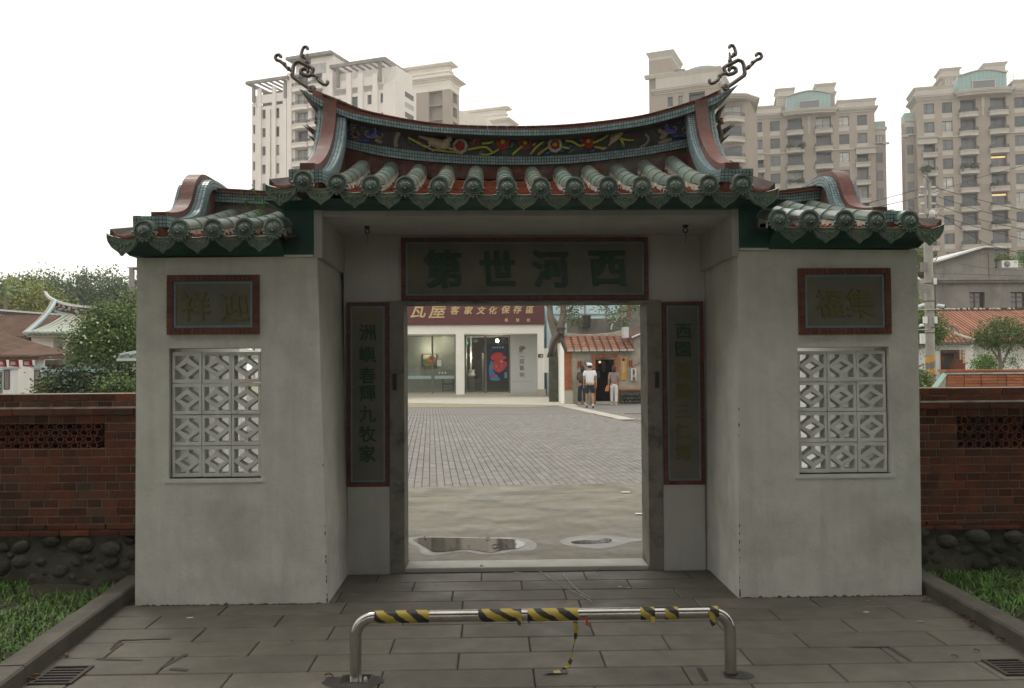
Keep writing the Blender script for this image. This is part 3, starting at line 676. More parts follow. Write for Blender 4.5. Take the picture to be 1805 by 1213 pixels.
def shr(f): return [(cxz[0]+(x-cxz[0])*f, cxz[1]+(z-cxz[1])*f) for x, z in outl]
secs = [[(x, .012, z) for x, z in outl], [(x, -.006, z) for x, z in outl], [(x, -.010, z) for x, z in shr(.955)], [(x, -.010, z) for x, z in shr(.90)], [(x, -.003, z) for x, z in shr(.86)]]
drp.loft(secs, 0, True, True, False)
for sx_ in (-1, 1):
    for (cx_, cz_, r_, t0, t1) in ((.03,-.045,.016,0,4.2),(.056,-.034,.012,1,5.4),(.026,-.068,.011,2,6),(.010,-.036,.008,0,5)):
        pts = [(sx_*(cx_+r_*(1-.1*i)*math.cos(t0+(t1-t0)*i/7)), -.006, cz_+r_*(1-.1*i)*math.sin(t0+(t1-t0)*i/7)) for i in range(8)]
        drp.tube(pts, .0050, 5)
drp.blob((0,-.005,-.05), .009, .006, .014, 6, 4); drp.blob((0,-.005,-.082), .006, .005, .010, 6, 4)
drp_me = drp.mesh('drip_tile', M('glaze_drip'))
roofs = {}
def roof_field(name, xs, zE, zT, label, cap_end=(True, True), Ye=-.285, Yt=.86, trim=None, sag=.03):
    """rows of cover tiles running from the eaves (Ye) up to the ridge (Yt); zE, zT: functions of x"""
    rf = MB()                     # sloping bed under the tiles, both slopes
    x0, x1 = xs[0]-.12, xs[-1]+.12; nx = 12; ny = 8
    def surf(x, t): 
        y = Ye+.03 + (Yt-Ye-.03)*t; z = zE(x)-.045 + (zT(x)-zE(x))*(t - sag*4*t*(1-t)*2)
        return y, z
    for i in range(nx):
        for j in range(ny):
            xa, xb = x0+(x1-x0)*i/nx, x0+(x1-x0)*(i+1)/nx
            q = []
            for x, t in ((xa, j/ny), (xb, j/ny), (xb, (j+1)/ny), (xa, (j+1)/ny)):
                y, z = surf(x, t); q.append((x, y, z-.01))
            rf.poly(q)
            rf.poly([(x, 2*1.0-y, z) for x, y, z in q][::-1])
    r_ = rf.build(name, M('wall_reddish'), gate)
    # pan tiles: overlapping thin courses in each channel, both slopes
    pn = MB(); mo = MB()
    chans = [(xs[i]+xs[i+1])/2 for i in range(len(xs)-1)]
    nc = 15
    for x in chans:
        for back in (0, 1):
            for k in range(nc):
                t0, t1 = k/nc, min(1, (k+1.35)/nc)
                ya, za = surf(x, t0); yb, zb = surf(x, t1)
                hw = .062; nseg = 4
                sec = []
                for (y, z) in ((ya-.004, za+.020), (yb, zb+.006)):
                    if back: y = 2.0-y
                    sec.append([(x+hw*(2*q/nseg-1), y, z - .016*(1-(2*q/nseg-1)**2)) for q in range(nseg+1)] + [(x+hw*(1-2*q/nseg), y, z-.012 - .016*(1-(1-2*q/nseg)**2)) for q in range(nseg+1)])
                pn.loft(sec, 0, True, True, False)
    pn.build('pan_tiles', M('pan_orange'), r_, kind='stuff')
    for x in xs:
        nseg = 5
        for back in (0, 1):
            for k in range(nseg):
                t0, t1 = k/nseg, (k+1)/nseg+.015
                ya, za = surf(x, t0); yb, zb = surf(x, t1); za += .052; zb += .052
                if k == 0: ya = Ye
                a_ = Vector((x, ya, za)); b_ = Vector((x, yb, zb))
                if back: a_.y = 2-a_.y; b_.y = 2-b_.y
                d = b_-a_; L_ = d.length
                rotm = Matrix.Rotation(math.atan2(d.z, abs(d.y)), 4, 'X')
                if back: rotm = Matrix.Rotation(math.pi, 4, 'Z') @ rotm
                inst('cover_tile', seg_me, a_, r_, rot=rotm, scale=(1.08+rnd.uniform(-.03,.03), L_, 1.06))
            # ragged mortar skirts
            for s in (-1, 1):
                for k in range(26):
                    t = k/26; y, z = surf(x, t); y2, z2 = surf(x, (k+1)/26); z += .05; z2 += .05
                    if back: y, y2 = 2-y, 2-y2
                    h1 = rnd.uniform(.02, .062); xx = x+s*.0565
                    mo.add([(xx, y, z), (xx, y2, z2), (xx+s*.006, y2, z2-h1*rnd.uniform(.6,1)), (xx+s*.007, y, z-h1)], [(0,1,2,3)])
        q = surf(x, 0)
        inst('end_tile', dsk_me, (x, Ye, zE(x)), r_, rot=(R(-6), rnd.uniform(-.03,.03), rnd.uniform(-.02,.02)))
        inst('end_tile', dsk_me, (x, 2-Ye, zE(x)), r_, rot=(R(-6), 0, math.pi))
    mo.build('mortar_skirts', M('mortar_white'), r_, kind='stuff')
    for i, x in enumerate(chans):
        inst('drip_tile', drp_me, (x, Ye+.008, zE(x)-.040+rnd.uniform(-.003,.003)), r_, rot=(R(8), rnd.uniform(-.03,.03), rnd.uniform(-.04,.04)))
        inst('drip_tile', drp_me, (x, 2-Ye-.012, zE(x)-.058), r_, rot=(R(8), 0, math.pi))
    for e, s in ((0, -1), (-1, 1)):
        if cap_end[e]:
            x = xs[e]+s*.150
            inst('drip_tile', drp_me, (x, Ye+.02, zE(xs[e])-.040), r_, rot=(R(8), R(-8*s), R(16*s)), scale=(1.22, 1, 1.1))
            # upturned corner pan tile
            o = MB(); sec = []
            for t in (0, .5, 1):
                y, z = surf(xs[e], t*.95); sec.append([(xs[e]+s*.04, y, z+.02), (xs[e]+s*.12, y-.01, z+.008), (xs[e]+s*.18, y-.02, z+.018), (xs[e]+s*.225, y-.02, z+.040+(.02 if t == 0 else 0)), (xs[e]+s*.225, y-.02, z+.02), (xs[e]+s*.12, y, z-.01), (xs[e]+s*.04, y, z+.005)])
            sec += [[(x_, 2-y_, z_) for x_, y_, z_ in s_] for s_ in sec[::-1]]
            o.loft(sec).build('corner_tile', M('tile_dark'), r_)
            y, z = surf(xs[e], 0); q = MB(); q.loft([[(xs[e]+s*a_, y-.028, z+b_) for a_, b_ in ((.045,.012),(.12,-.002),(.18,.008),(.21,.028),(.18,.020),(.12,.014),(.045,.030))], [(xs[e]+s*a_, y+.2, z+b_+.03) for a_, b_ in ((.045,.012),(.12,-.002),(.18,.008),(.21,.028),(.18,.020),(.12,.014),(.045,.030))]]); q.build('corner_lip', M('pan_orange'), r_)
    return r_, surf
mz = lambda x: interp([(-1.52,2.858),(-1.27,2.835),(-1.05,2.822),(-.05,2.808),(.9,2.815),(1.17,2.822),(1.41,2.825)], x)
# upper ends of the rows follow the curved foot of the ridge
foot = [(608,283),(697,288),(748,292),(795,294),(848,295),(900,296),(951,296),(998,296),(1048,293),(1099,289),(1146,283),(1192,276),(1228,268)]
footw = [XZ(px, py, .85) for px, py in foot]
mt_ = lambda x: interp(footw, x) - .055
xsM = [-1.515+.225*k for k in range(14)]
rM, surfM = roof_field('main_roof', xsM, mz, mt_, 'x')
xsL = [P(px,405,-.285).x for px in (253.5,316,375.5,431,482)]; xsR = [P(px,389,-.285).x for px in (1372,1426.6,1489,1544,1602.7)]
zWE = lambda x: interp([(xsL[0], P(253,407,-.285).z), (xsL[-1], P(482,402.5,-.285).z)], x); zRE = lambda x: interp([(xsR[0], P(1372,388,-.285).z), (xsR[-1], P(1602,390,-.285).z)], x)
zWT = lambda x: P(420,370,.85).z-.06; zRT = lambda x: P(1440,354,.85).z-.06
rL, surfL = roof_field('side_roof', xsL, zWE, zWT, 'x', (True, False), sag=.02)
rR, surfR = roof_field('side_roof', xsR, zRE, zRT, 'x', (False, True), sag=.02)

# --- mosaic helper
def mosaic(mb, f, nu, nv, gap=.105, h=.003):
    """little square tiles on the surface f(u,v)->(x,y,z), u in 0..nu, v in 0..nv"""
    for i in range(nu):
        for j in range(nv):
            c = [Vector(f(i+a_, j+b_)) for a_, b_ in ((gap,gap),(1-gap,gap),(1-gap,1-gap),(gap,1-gap))]
            n = (c[1]-c[0]).cross(c[3]-c[0])
            if n.length < 1e-12: continue
            n = n.normalized()*h
            t_ = [(q+n) for q in c]
            mb.add([tuple(q) for q in c+t_], [(4,5,6,7),(0,1,5,4),(1,2,6,5),(2,3,7,6),(3,0,4,7)])
def ridge(name, tabs, x0, x1, y0, y1, cap_h, rowsU, rowsL, relief, parent, colw=.0215, ov=.0):
    """tabs: functions of x: capT, upT, upB, loT, loB"""
    capT, upT, upB, loT, loB = tabs
    n = 48; xs_ = [x0+(x1-x0)*i/n for i in range(n+1)]; cen = (y0+y1)/2; TH = y1-y0
    core = MB(); core.loft([[(x, y0+.03, loB(x)), (x, y0+.03, upT(x)), (x, y1-.03, upT(x)), (x, y1-.03, loB(x))] for x in xs_ if relief is None or True])
    r_ = core.build(name, M('relief_dark') if relief else M('old_plaster'), parent)
    o = MB(); o.loft([[(x, y0, loB(x)), (x, y0, loT(x)), (x, y1, loT(x)), (x, y1, loB(x))] for x in xs_]); o.build('lower_band', M('grout'), r_)
    if rowsU:
        o = MB(); o.loft([[(x, y0-.02-ov, upB(x)), (x, y0-.02-ov, upT(x)), (x, y1+.02+ov, upT(x)), (x, y1+.02+ov, upB(x))] for x in xs_]); o.build('upper_band', M('grout'), r_)
    t = MB(); L_ = x1-x0; nc = int(L_/colw)
    for (lo_, hi_, rows_, yf, yb) in ((loB, loT, rowsL, y0-.001, y1+.001), (upB, upT, rowsU, y0-.021-ov, y1+.021+ov)):
        if not rows_: continue
        mosaic(t, lambda u, v: ((x0+L_*u/nc), yf, lo_(x0+L_*u/nc)+(hi_(x0+L_*u/nc)-lo_(x0+L_*u/nc))*v/rows_), nc, rows_)
        mosaic(t, lambda u, v: ((x1-L_*u/nc), yb, lo_(x1-L_*u/nc)+(hi_(x1-L_*u/nc)-lo_(x1-L_*u/nc))*v/rows_), nc, rows_)
    t.build('mosaic_tiles', M('mosaic_blue'), r_, kind='stuff')
    # brown cap: three thin stepped courses of slim tiles
    o = MB(); lay = 4; y0 -= ov*.9; y1 += ov*.9
    for k in range(lay):
        e = .012*k*(1 if k < 3 else .4); m_ = int(L_/.075)
        for i in range(m_):
            xa, xb = x0+L_*i/m_+.0008, x0+L_*(i+1)/m_-.0008
            def zz(x, q): return upT(x)+(capT(x)-upT(x))*q
            o.hexa([(xa,y0-.028+e,zz(xa,k/lay)),(xb,y0-.028+e,zz(xb,k/lay)),(xb,y1+.028-e,zz(xb,k/lay)),(xa,y1+.028-e,zz(xa,k/lay)),(xa,y0-.028+e,zz(xa,(k+.94)/lay)),(xb,y0-.028+e,zz(xb,(k+.94)/lay)),(xb,y1+.028-e,zz(xb,(k+.94)/lay)),(xa,y1+.028-e,zz(xa,(k+.94)/lay))])
    o.build('cap_tiles', M('ridge_brown'), r_, kind='stuff')
    return r_
def tabf(pts, Y): 
    w_ = smooth_tab([XZ(px, py, Y) for px, py in pts], 70); return lambda x: interp(w_, x)
YR = .87; OV = .11
capT = tabf([(545,153),(602.6,175.8),(640,191),(715,207),(786,216.6),(896,220),(1005,216.6),(1115,203.8),(1175,190),(1230,173),(1262,160),(1290,146)], YR-.03-OV)
upT = tabf([(533,158.5),(560,172),(602.6,193.6),(640,203.5),(715,217),(786,224.8),(896,229),(1005,226.8),(1115,212.5),(1175,199),(1225,183.5),(1262,169),(1293,153)], YR-.02-OV)
upB = tabf([(537,165),(560,184),(602.6,204),(640,215),(715,227.5),(786,235),(896,239.5),(1005,237),(1115,225),(1175,212),(1225,196.5),(1262,183),(1290,160)], YR-.02-OV)
loT = tabf([(575,240),(608,245),(640,252),(715,263.5),(786,270.7),(896,275.8),(1005,273),(1115,262),(1175,252),(1228,241),(1260,236)], YR)
loB = tabf([(575,254),(608,260),(640,268),(694,279),(786,287.5),(896,291),(1005,288.5),(1115,276.5),(1175,267),(1228,257),(1260,252)], YR)
xr0, xr1 = P(560,200,YR).x, P(1272,190,YR).x
mr = ridge('main_ridge', (capT, upT, upB, loT, loB), xr0+.06, xr1-.06, YR, 2-YR, .05, 2, 3, True, gate, ov=OV)
# swallowtail tips of the ridge beyond the sloping end bands
for s, xa, xb in ((-1, P(533,159,YR).x, xr0+.06), (1, xr1-.06, P(1293,154,YR).x)):
    o = MB(); n = 10; xs_ = [xa+(xb-xa)*i/n for i in range(n+1)]
    o.loft([[(x, YR-.02-OV*.9, upB(x)), (x, YR-.02-OV*.9, upT(x)), (x, 2.02-YR+OV, upT(x)), (x, 2.02-YR+OV, upB(x))] for x in xs_]); tp = o.build('ridge_tip', M('grout'), gate)
    t = MB(); nc = int((xb-xa)/.0215); mosaic(t, lambda u, v: (xa+(xb-xa)*u/nc, YR-.021-OV*.9, upB(xa+(xb-xa)*u/nc)+(upT(xa+(xb-xa)*u/nc)-upB(xa+(xb-xa)*u/nc))*v/2), nc, 2); t.build('mosaic_tiles', M('mosaic_blue'), tp, kind='stuff')
    xc, xd = (P(556,160,YR).x, xb) if s < 0 else (xa, P(1264,158,YR).x)
    o = MB(); o.loft([[(x, YR-.02-OV*.9, upT(x)), (x, YR-.005-OV*.9, capT(x)), (x, 2.0-YR+OV*.8, capT(x)), (x, 2.02-YR+OV*.9, upT(x))] for x in [xc+(xd-xc)*i/8 for i in range(9)]]); o.build('cap_tiles', M('ridge_brown'), tp)
def flat(pts): 
    w_ = [XZ(px, py, YR) for px, py in pts]; return lambda x: interp(w_, x)
fL = (flat([(378,331.5),(440,335),(505,339)]), flat([(378,340),(505,346)]), flat([(378,340),(505,346)]), flat([(378,340),(505,346)]), flat([(378,356),(505,362.5)]))
fR = (flat([(1355,338),(1400,333),(1458,323.5)]), flat([(1355,344),(1400,341),(1465,333)]), flat([(1355,344),(1465,333)]), flat([(1355,344),(1400,341),(1465,333)]), flat([(1355,361),(1400,357),(1465,349)]))
sr1 = ridge('side_ridge', fL, P(376,350,YR).x, -1.66, YR, YR+.3, .03, 0, 3, None, gate)
sr2 = ridge('side_ridge', fR, 1.62, P(1468,340,YR).x, YR, YR+.3, .03, 0, 3, None, gate)
for xa, xb, zf, zb in ((P(376,350,YR).x, -1.68, fL[4], lambda x: zWT(x)-.03), (1.62, P(1468,340,YR).x, fR[4], lambda x: zRT(x)-.03)):
    o = MB(); o.loft([[(x, YR+.02, zb(x)), (x, YR+.02, zf(x)+.002), (x, YR+.28, zf(x)+.002), (x, YR+.28, zb(x))] for x in (xa, (xa+xb)/2, xb)]); o.build('ridge_foot', M('old_plaster'), gate)
o = MB(); o.loft([[(x, YR+.02, mt_(x)-.03), (x, YR+.02, loB(x)), (x, YR+.28, loB(x)), (x, YR+.28, mt_(x)-.03)] for x in [-1.45+2.8*i/14 for i in range(15)]]); o.build('ridge_foot', M('wall_reddish'), gate)
# one slope of a band that dies under the ridge's overhanging top bands; the back slope is its mirror
def half_band(P1, x0, x1, hb, hbr, bx0, bx1, ht):
    def nrm(i):
        a_, b_ = P1[max(0, i-1)], P1[min(len(P1)-1, i+1)]; d = Vector((b_[0]-a_[0], b_[1]-a_[1])); d.normalize(); return Vector((-d.y, d.x))
    N1 = [nrm(i) for i in range(len(P1))]; cum = [0]
    for i in range(1, len(P1)): cum.append(cum[-1]+math.hypot(P1[i][0]-P1[i-1][0], P1[i][1]-P1[i-1][1]))
    def pt(s_, off):
        for i in range(1, len(cum)):
            if cum[i] >= s_-1e-9: break
        f_ = (s_-cum[i-1])/(cum[i]-cum[i-1]); n = N1[i-1]*(1-f_)+N1[i]*f_
        return (P1[i-1][0]+(P1[i][0]-P1[i-1][0])*f_+n.x*off, P1[i-1][1]+(P1[i][1]-P1[i-1][1])*f_+n.y*off)
    out = None
    for back in (0, 1):
        m_ = (lambda x, q: (x, 2-q[0], q[1])) if back else (lambda x, q: (x, q[0], q[1]))
        ss = [cum[-1]*i/40 for i in range(41)]
        o = MB(); o.loft([[m_(x0, pt(s_, 0)), m_(x0, pt(s_, hb)), m_(x1, pt(s_, hb)), m_(x1, pt(s_, 0))] for s_ in ss]); g_ = o.build('gable_band', M('grout'), gate)
        o = MB(); o.loft([[m_(bx0, pt(s_, hb-.01)), m_(bx0, pt(s_, hb+hbr)), m_(bx1, pt(s_, hb+hbr)), m_(bx1, pt(s_, hb-.01))] for s_ in ss[3:]]); o.build('brown_strip', M('ridge_brown'), g_)
        t = MB(); nu = int(cum[-1]/ht); rv = max(2, int(round(hb/ht))); L_ = cum[-1]
        mosaic(t, lambda u, v: m_(x1, pt(L_*u/nu, hb*v/rv)), nu, rv); mosaic(t, lambda u, v: m_(x0, pt(L_*(nu-u)/nu, hb*v/rv)), nu, rv)
        for xa, xb in ((x0, bx0), (bx1, x1)):
            nv = max(2, int(round((xb-xa)/ht))); mosaic(t, lambda u, v: m_(xb-(xb-xa)*v/nv, pt(L_*u/nu, hb)), nu, nv)
        nv = int((x1-x0)/.023); mosaic(t, lambda u, v: (x0+(x1-x0)*u/nv, (m_(0, pt(0, hb*v/rv))[1]-(.0008 if not back else -.0008)), pt(0, hb*v/rv)[1]), nv, rv)
        t.build('mosaic_tiles', M('mosaic_blue'), g_, kind='stuff')
    return g_
# gable triangle walls under the main roof ends
def gable_band(x0, x1, prof, hb, hbr, bx0, bx1, name='gable_band', htile=.0215, cut=False):
    """prof: list of (y, z of the underside) from the eaves back and up to the centre; mirrored to the back slope"""
    P1 = smooth_tab(prof, 40)
    halves = [P1]
    full = P1 + [(2-y, z) for y, z in P1[::-1][1:]]
    if cut: return half_band(P1, x0, x1, hb, hbr, bx0, bx1, htile)
    def nrm(i, L_):
        a_, b_ = L_[max(0, i-1)], L_[min(len(L_)-1, i+1)]; d = Vector((b_[0]-a_[0], b_[1]-a_[1])); d.normalize(); return Vector((-d.y, d.x))
    up1 = []; up2 = []
    for i, (y, z) in enumerate(full):
        n = nrm(i, full); up1.append((y+n.x*hb, z+n.y*hb)); up2.append((y+n.x*(hb+hbr), z+n.y*(hb+hbr)))
    o = MB(); o.loft([[(x0, a_[0], a_[1]), (x0, b_[0], b_[1]), (x1, b_[0], b_[1]), (x1, a_[0], a_[1])] for a_, b_ in zip(full, up1)])
    g_ = o.build(name, M('grout'), gate)
    o = MB(); o.loft([[(bx0, a_[0], a_[1]+.001), (bx0, b_[0], b_[1]), (bx1, b_[0], b_[1]), (bx1, a_[0], a_[1]+.001)] for a_, b_ in list(zip(up1, up2))[4:-4]]); o.build('brown_strip', M('ridge_brown'), g_)
    # mosaic on both sides, both ledges and the front end
    t = MB(); cum = [0]
    for i in range(1, len(full)): cum.append(cum[-1]+math.hypot(full[i][0]-full[i-1][0], full[i][1]-full[i-1][1]))
    L_ = cum[-1]; nu = int(L_/htile)
    def along(tab, s_):
        for i in range(1, len(cum)):
            if cum[i] >= s_-1e-9: break
        f_ = (s_-cum[i-1])/max(1e-9, cum[i]-cum[i-1]); return (tab[i-1][0]+(tab[i][0]-tab[i-1][0])*f_, tab[i-1][1]+(tab[i][1]-tab[i-1][1])*f_)
    rv = max(2, int(round(hb/htile)))
    def side(x, flip):
        def f(u, v):
            s_ = L_*u/nu; a_ = along(full, s_); b_ = along(up1, s_); return (x, a_[0]+(b_[0]-a_[0])*v/rv, a_[1]+(b_[1]-a_[1])*v/rv)
        return (lambda u, v: f(nu-u, v)) if flip else f
    mosaic(t, side(x1, False), nu, rv); mosaic(t, side(x0, True), nu, rv)
    for xa, xb in ((x0, bx0), (bx1, x1)):
        nv = max(2, int(round((xb-xa)/htile)))
        def top(u, v):
            q = along(up1, L_*u/nu); return (xb-(xb-xa)*v/nv, q[0], q[1])
        mosaic(t, lambda u, v: top(u, v), nu, nv)
    nv = int((x1-x0)/.023); a_, b_ = full[0], up1[0]
    mosaic(t, lambda u, v: (x0+(x1-x0)*u/nv, a_[0]+(b_[0]-a_[0])*v/rv-.0008, a_[1]+(b_[1]-a_[1])*v/rv), nv, rv)
    t.build('mosaic_tiles', M('mosaic_blue'), g_, kind='stuff')
    return g_
mainprof = [(-.20,2.862),(.02,2.895),(.22,2.965),(.40,3.055),(.56,3.165),(.70,3.30),(.80,3.45),(.855,3.60),(.87,3.70)]
dzL = 0.01
gable_band(-1.625, -1.405, mainprof, .088, .055, -1.575, -1.475, cut=True)
gable_band(1.290, 1.508, mainprof, .088, .055, 1.345, 1.445, cut=True)
sidp = [(-.20,2.565),(.05,2.59),(.28,2.635),(.46,2.70),(.58,2.80),(.645,2.90),(.70,2.975),(.80,3.02),(1.0,3.03)]
gable_band(-2.66, -2.44, sidp, .075, .045, -2.615, -2.515)
gable_band(2.352, 2.562, [(y, z+.02) for y, z in sidp], .075, .045, 2.415, 2.515)
for xa, xb, zf, Yb in ((-1.60, -1.43, mainprof, 0), (1.31, 1.485, mainprof, 0), (-2.63, -2.46, sidp, 0), (2.38, 2.54, sidp, .02)):
    pr = smooth_tab(zf, 24); base = pr[0][1]-.06
    o = MB(); sec = [(y, z+Yb+.0) for y, z in pr] + [(2-y, z+Yb) for y, z in pr[::-1][1:]]
    pts = [(sec[0][0], base)] + sec + [(sec[-1][0], base)]
    o.add([(xa, y, z) for y, z in pts]+[(xb, y, z) for y, z in pts], [tuple(range(len(pts))), tuple(range(2*len(pts)-1, len(pts)-1, -1))]+[(i, (i+1)%len(pts), (i+1)%len(pts)+len(pts), i+len(pts)) for i in range(len(pts))])
    o.build('gable_wall', M('wall_reddish'), gate)
# rounded brown verge tile seen at the back of each side gable
for s, x in ((-1, -2.77), (1, 2.66)):
    o = MB(); pts = [(x, 1.15+.30*math.cos(a_)*.9, 2.74+.16*math.sin(a_)) for a_ in [math.pi*(1-i/10) for i in range(11)]]
    o.loft([[(x-.10, y, z-.16), (x-.10, y, z), (x+.10, y, z), (x+.10, y, z-.16)] for _, y, z in pts]); o.build('verge_tile', M('ridge_brown'), gate)

# --- coloured relief between the two bands of the main ridge
YF = YR+.022
def rl(px, py, d=0): q = P(px, py, YF-d); return (q.x, YF-d, q.z)
k_ = 1/222.0
def flower(px, py, r, mo_, mi_, mc):
    o = MB(); c = rl(px, py, .015)
    for (rr_, n_, mi, yo, sz) in ((r, 9, 0, 0, .42), (r*.66, 7, 1, .012, .40), (r*.34, 5, 2, .024, .40)):
        for i in range(n_):
            a_ = 2*math.pi*i/n_+yo*30; pr_ = rr_*k_
            o.blob((c[0]+pr_*.62*math.cos(a_), c[1]-yo, c[2]+pr_*.62*math.sin(a_)), pr_*sz, .010, pr_*sz, 6, 4, mi)
    o.blob((c[0], c[1]-.03, c[2]), r*.2*k_, .012, r*.2*k_, 6, 4, 2)
    o.build('relief_flower', [M(mo_), M(mi_), M(mc)], mr)
for a_ in ((811,258,14,'petal_white','petal_red','petal_red'),(838,248,11,'wall_reddish','wall_reddish','petal_red'),(886,251,13.5,'petal_red','petal_red','petal_yellow'),(925.5,252.5,12.5,'petal_red','wall_reddish','petal_yellow'),(978,256,13.5,'petal_white','petal_red','petal_yellow'),(1036.5,250,12.5,'petal_red','petal_red','petal_yellow')): flower(*a_)
for i_, pts in enumerate((((720,243),(745,256),(765,264),(800,268),(812,266)), ((824,264),(845,260),(858,260),(868,270),(855,273),(845,271)),((868,270),(880,263)),((849,253),(862,252),(870,249)),
          ((903,273),(915,262),(925,256)), ((935,272),(945,260),(958,250)), ((948,273),(960,264),(970,258)), ((997,248),(1010,250),(1022,257),(1030,255)),((990,259),(1003,262)),((1045,252),(1060,246),(1072,238)),((1048,259),(1060,261),(1070,262)),
          ((1092,244),(1105,247),(1118,247)), ((1092,244),(1098,252),(1100,258)))):
    o = MB(); sp = smooth_tab([rl(x, y, .02) for x, y in pts], 12); o.tube(sp, [.0105-.005*abs(j/(len(sp)-1)-.3) for j in range(len(sp))], 6); o.build('relief_branch', M('stem_yellow'), mr)
for px, py, a_, L_, mt in ((725,252,2.4,11,'leaf_glaze'),(848,268,1.2,8,'leaf_pale'),(869,252,.4,9,'leaf_glaze'),(901,258,.5,9,'leaf_pale'),(905,264,.2,8,'leaf_glaze'),(958,253,1,8,'leaf_glaze'),(902,254,1.1,8,'petal_blue'),(941,255,.6,6,'petal_white'),(966,270,.4,9,'petal_blue'),(991,266,.6,7,'petal_blue'),(1006,260,1,7,'petal_blue'),(1008,266,.6,11,'leaf_pale'),(996,255,1.3,9,'leaf_glaze'),(1024,247,2,7,'petal_blue'),(1033,268,.3,8,'leaf_glaze'),(1044,266,.2,9,'petal_blue'),(1047,240,1.1,9,'leaf_glaze'),(1064,262,.3,9,'petal_white'),(1070,263,.2,7,'petal_red'),(1098,258,2.2,13,'leaf_glaze'),(1120,249,.9,10,'leaf_glaze'),(1123,241,.3,9,'petal_red'),(718,240,1.2,9,'wall_reddish'),(750,262,.2,9,'leaf_glaze'),(790,262,.3,9,'leaf_glaze'),(740,246,1.2,6,'petal_red')):
    o = MB(); c = rl(px, py, .02); n_ = 7; secs = []
    for i in range(n_):
        t = i/(n_-1)-.5; w_ = math.sin(math.pi*min(.96, max(.04, i/(n_-1))))*L_*.36*k_; ctr = (c[0]+math.cos(a_)*t*L_*1.3*k_, c[2]+math.sin(a_)*t*L_*1.3*k_)
        nx_, nz_ = -math.sin(a_), math.cos(a_); secs.append([(ctr[0]+nx_*w_, c[1], ctr[1]+nz_*w_), (ctr[0], c[1]-.010, ctr[1]), (ctr[0]-nx_*w_, c[1], ctr[1]-nz_*w_), (ctr[0], c[1]+.008, ctr[1])])
    o.loft(secs, 0, True, True, True).build('relief_leaf', M(mt), mr)
o = MB()      # tan beast running to the right on the left of the panel
o.tube(smooth_tab([rl(757,248,.03), rl(768,252,.045), rl(782,256,.045), rl(790,250,.045)], 16), [.028+.012*math.sin(i/17*3.1) for i in range(len(smooth_tab([rl(757,248,.03), rl(768,252,.045), rl(782,256,.045), rl(790,250,.045)], 16)))], 8)
o.tube([rl(738,240,.02), rl(748,243,.03), rl(757,246,.03)], [.008,.014,.02], 6)
for pts in ((rl(762,252,.04), rl(754,260,.05), rl(764,266,.05)), (rl(785,258,.04), rl(794,262,.055), rl(801,264,.055)), (rl(770,256,.04), rl(772,263,.05), rl(782,267,.05))): o.tube(pts, [.014,.010,.008], 6)
q = rl(792,246,.055); o.blob(q, .024, .022, .020, 8, 6); o.blob((q[0]+.012, q[1]-.018, q[2]-.008), .012, .010, .008, 6, 4)
for dx in (-.012, .012): o.blob((q[0]+dx, q[1], q[2]+.02), .007, .006, .010, 6, 4)
o.build('relief_beast', M('beast_tan'), mr)
o = MB()      # tan bird diving, on the right
sp = [rl(1098,230,.02), rl(1088,240,.035), rl(1078,250,.04), rl(1073,258,.03)]; o.tube(smooth_tab(sp, 9), [.010,.02,.026,.028,.027,.024,.018,.012,.006,.004][:len(smooth_tab(sp, 9))], 7)
o.tube([rl(1080,234,.03), rl(1078,246,.035)], [.004,.016], 6); o.build('relief_bird', M('beast_tan'), mr)
for s, pts in ((-1, ((703,233),(699,243),(697,252),(700,259))), (1, ((1137,237),(1143,244),(1139,254),(1128,260)))):
    o = MB(); o.tube(smooth_tab([rl(x, y, .012) for x, y in pts], 10), .020, 6, sq=.5); o.build('cartouche_edge', M('scroll_cream'), mr)
def spiral(px, py, r, turns, a0, dr=.65, s=1, n=20): return [rl(px+s*r*(1-dr*i/n)*math.cos(a0+turns*6.283*i/n), py-r*(1-dr*i/n)*math.sin(a0+turns*6.283*i/n), .03) for i in range(n+1)]
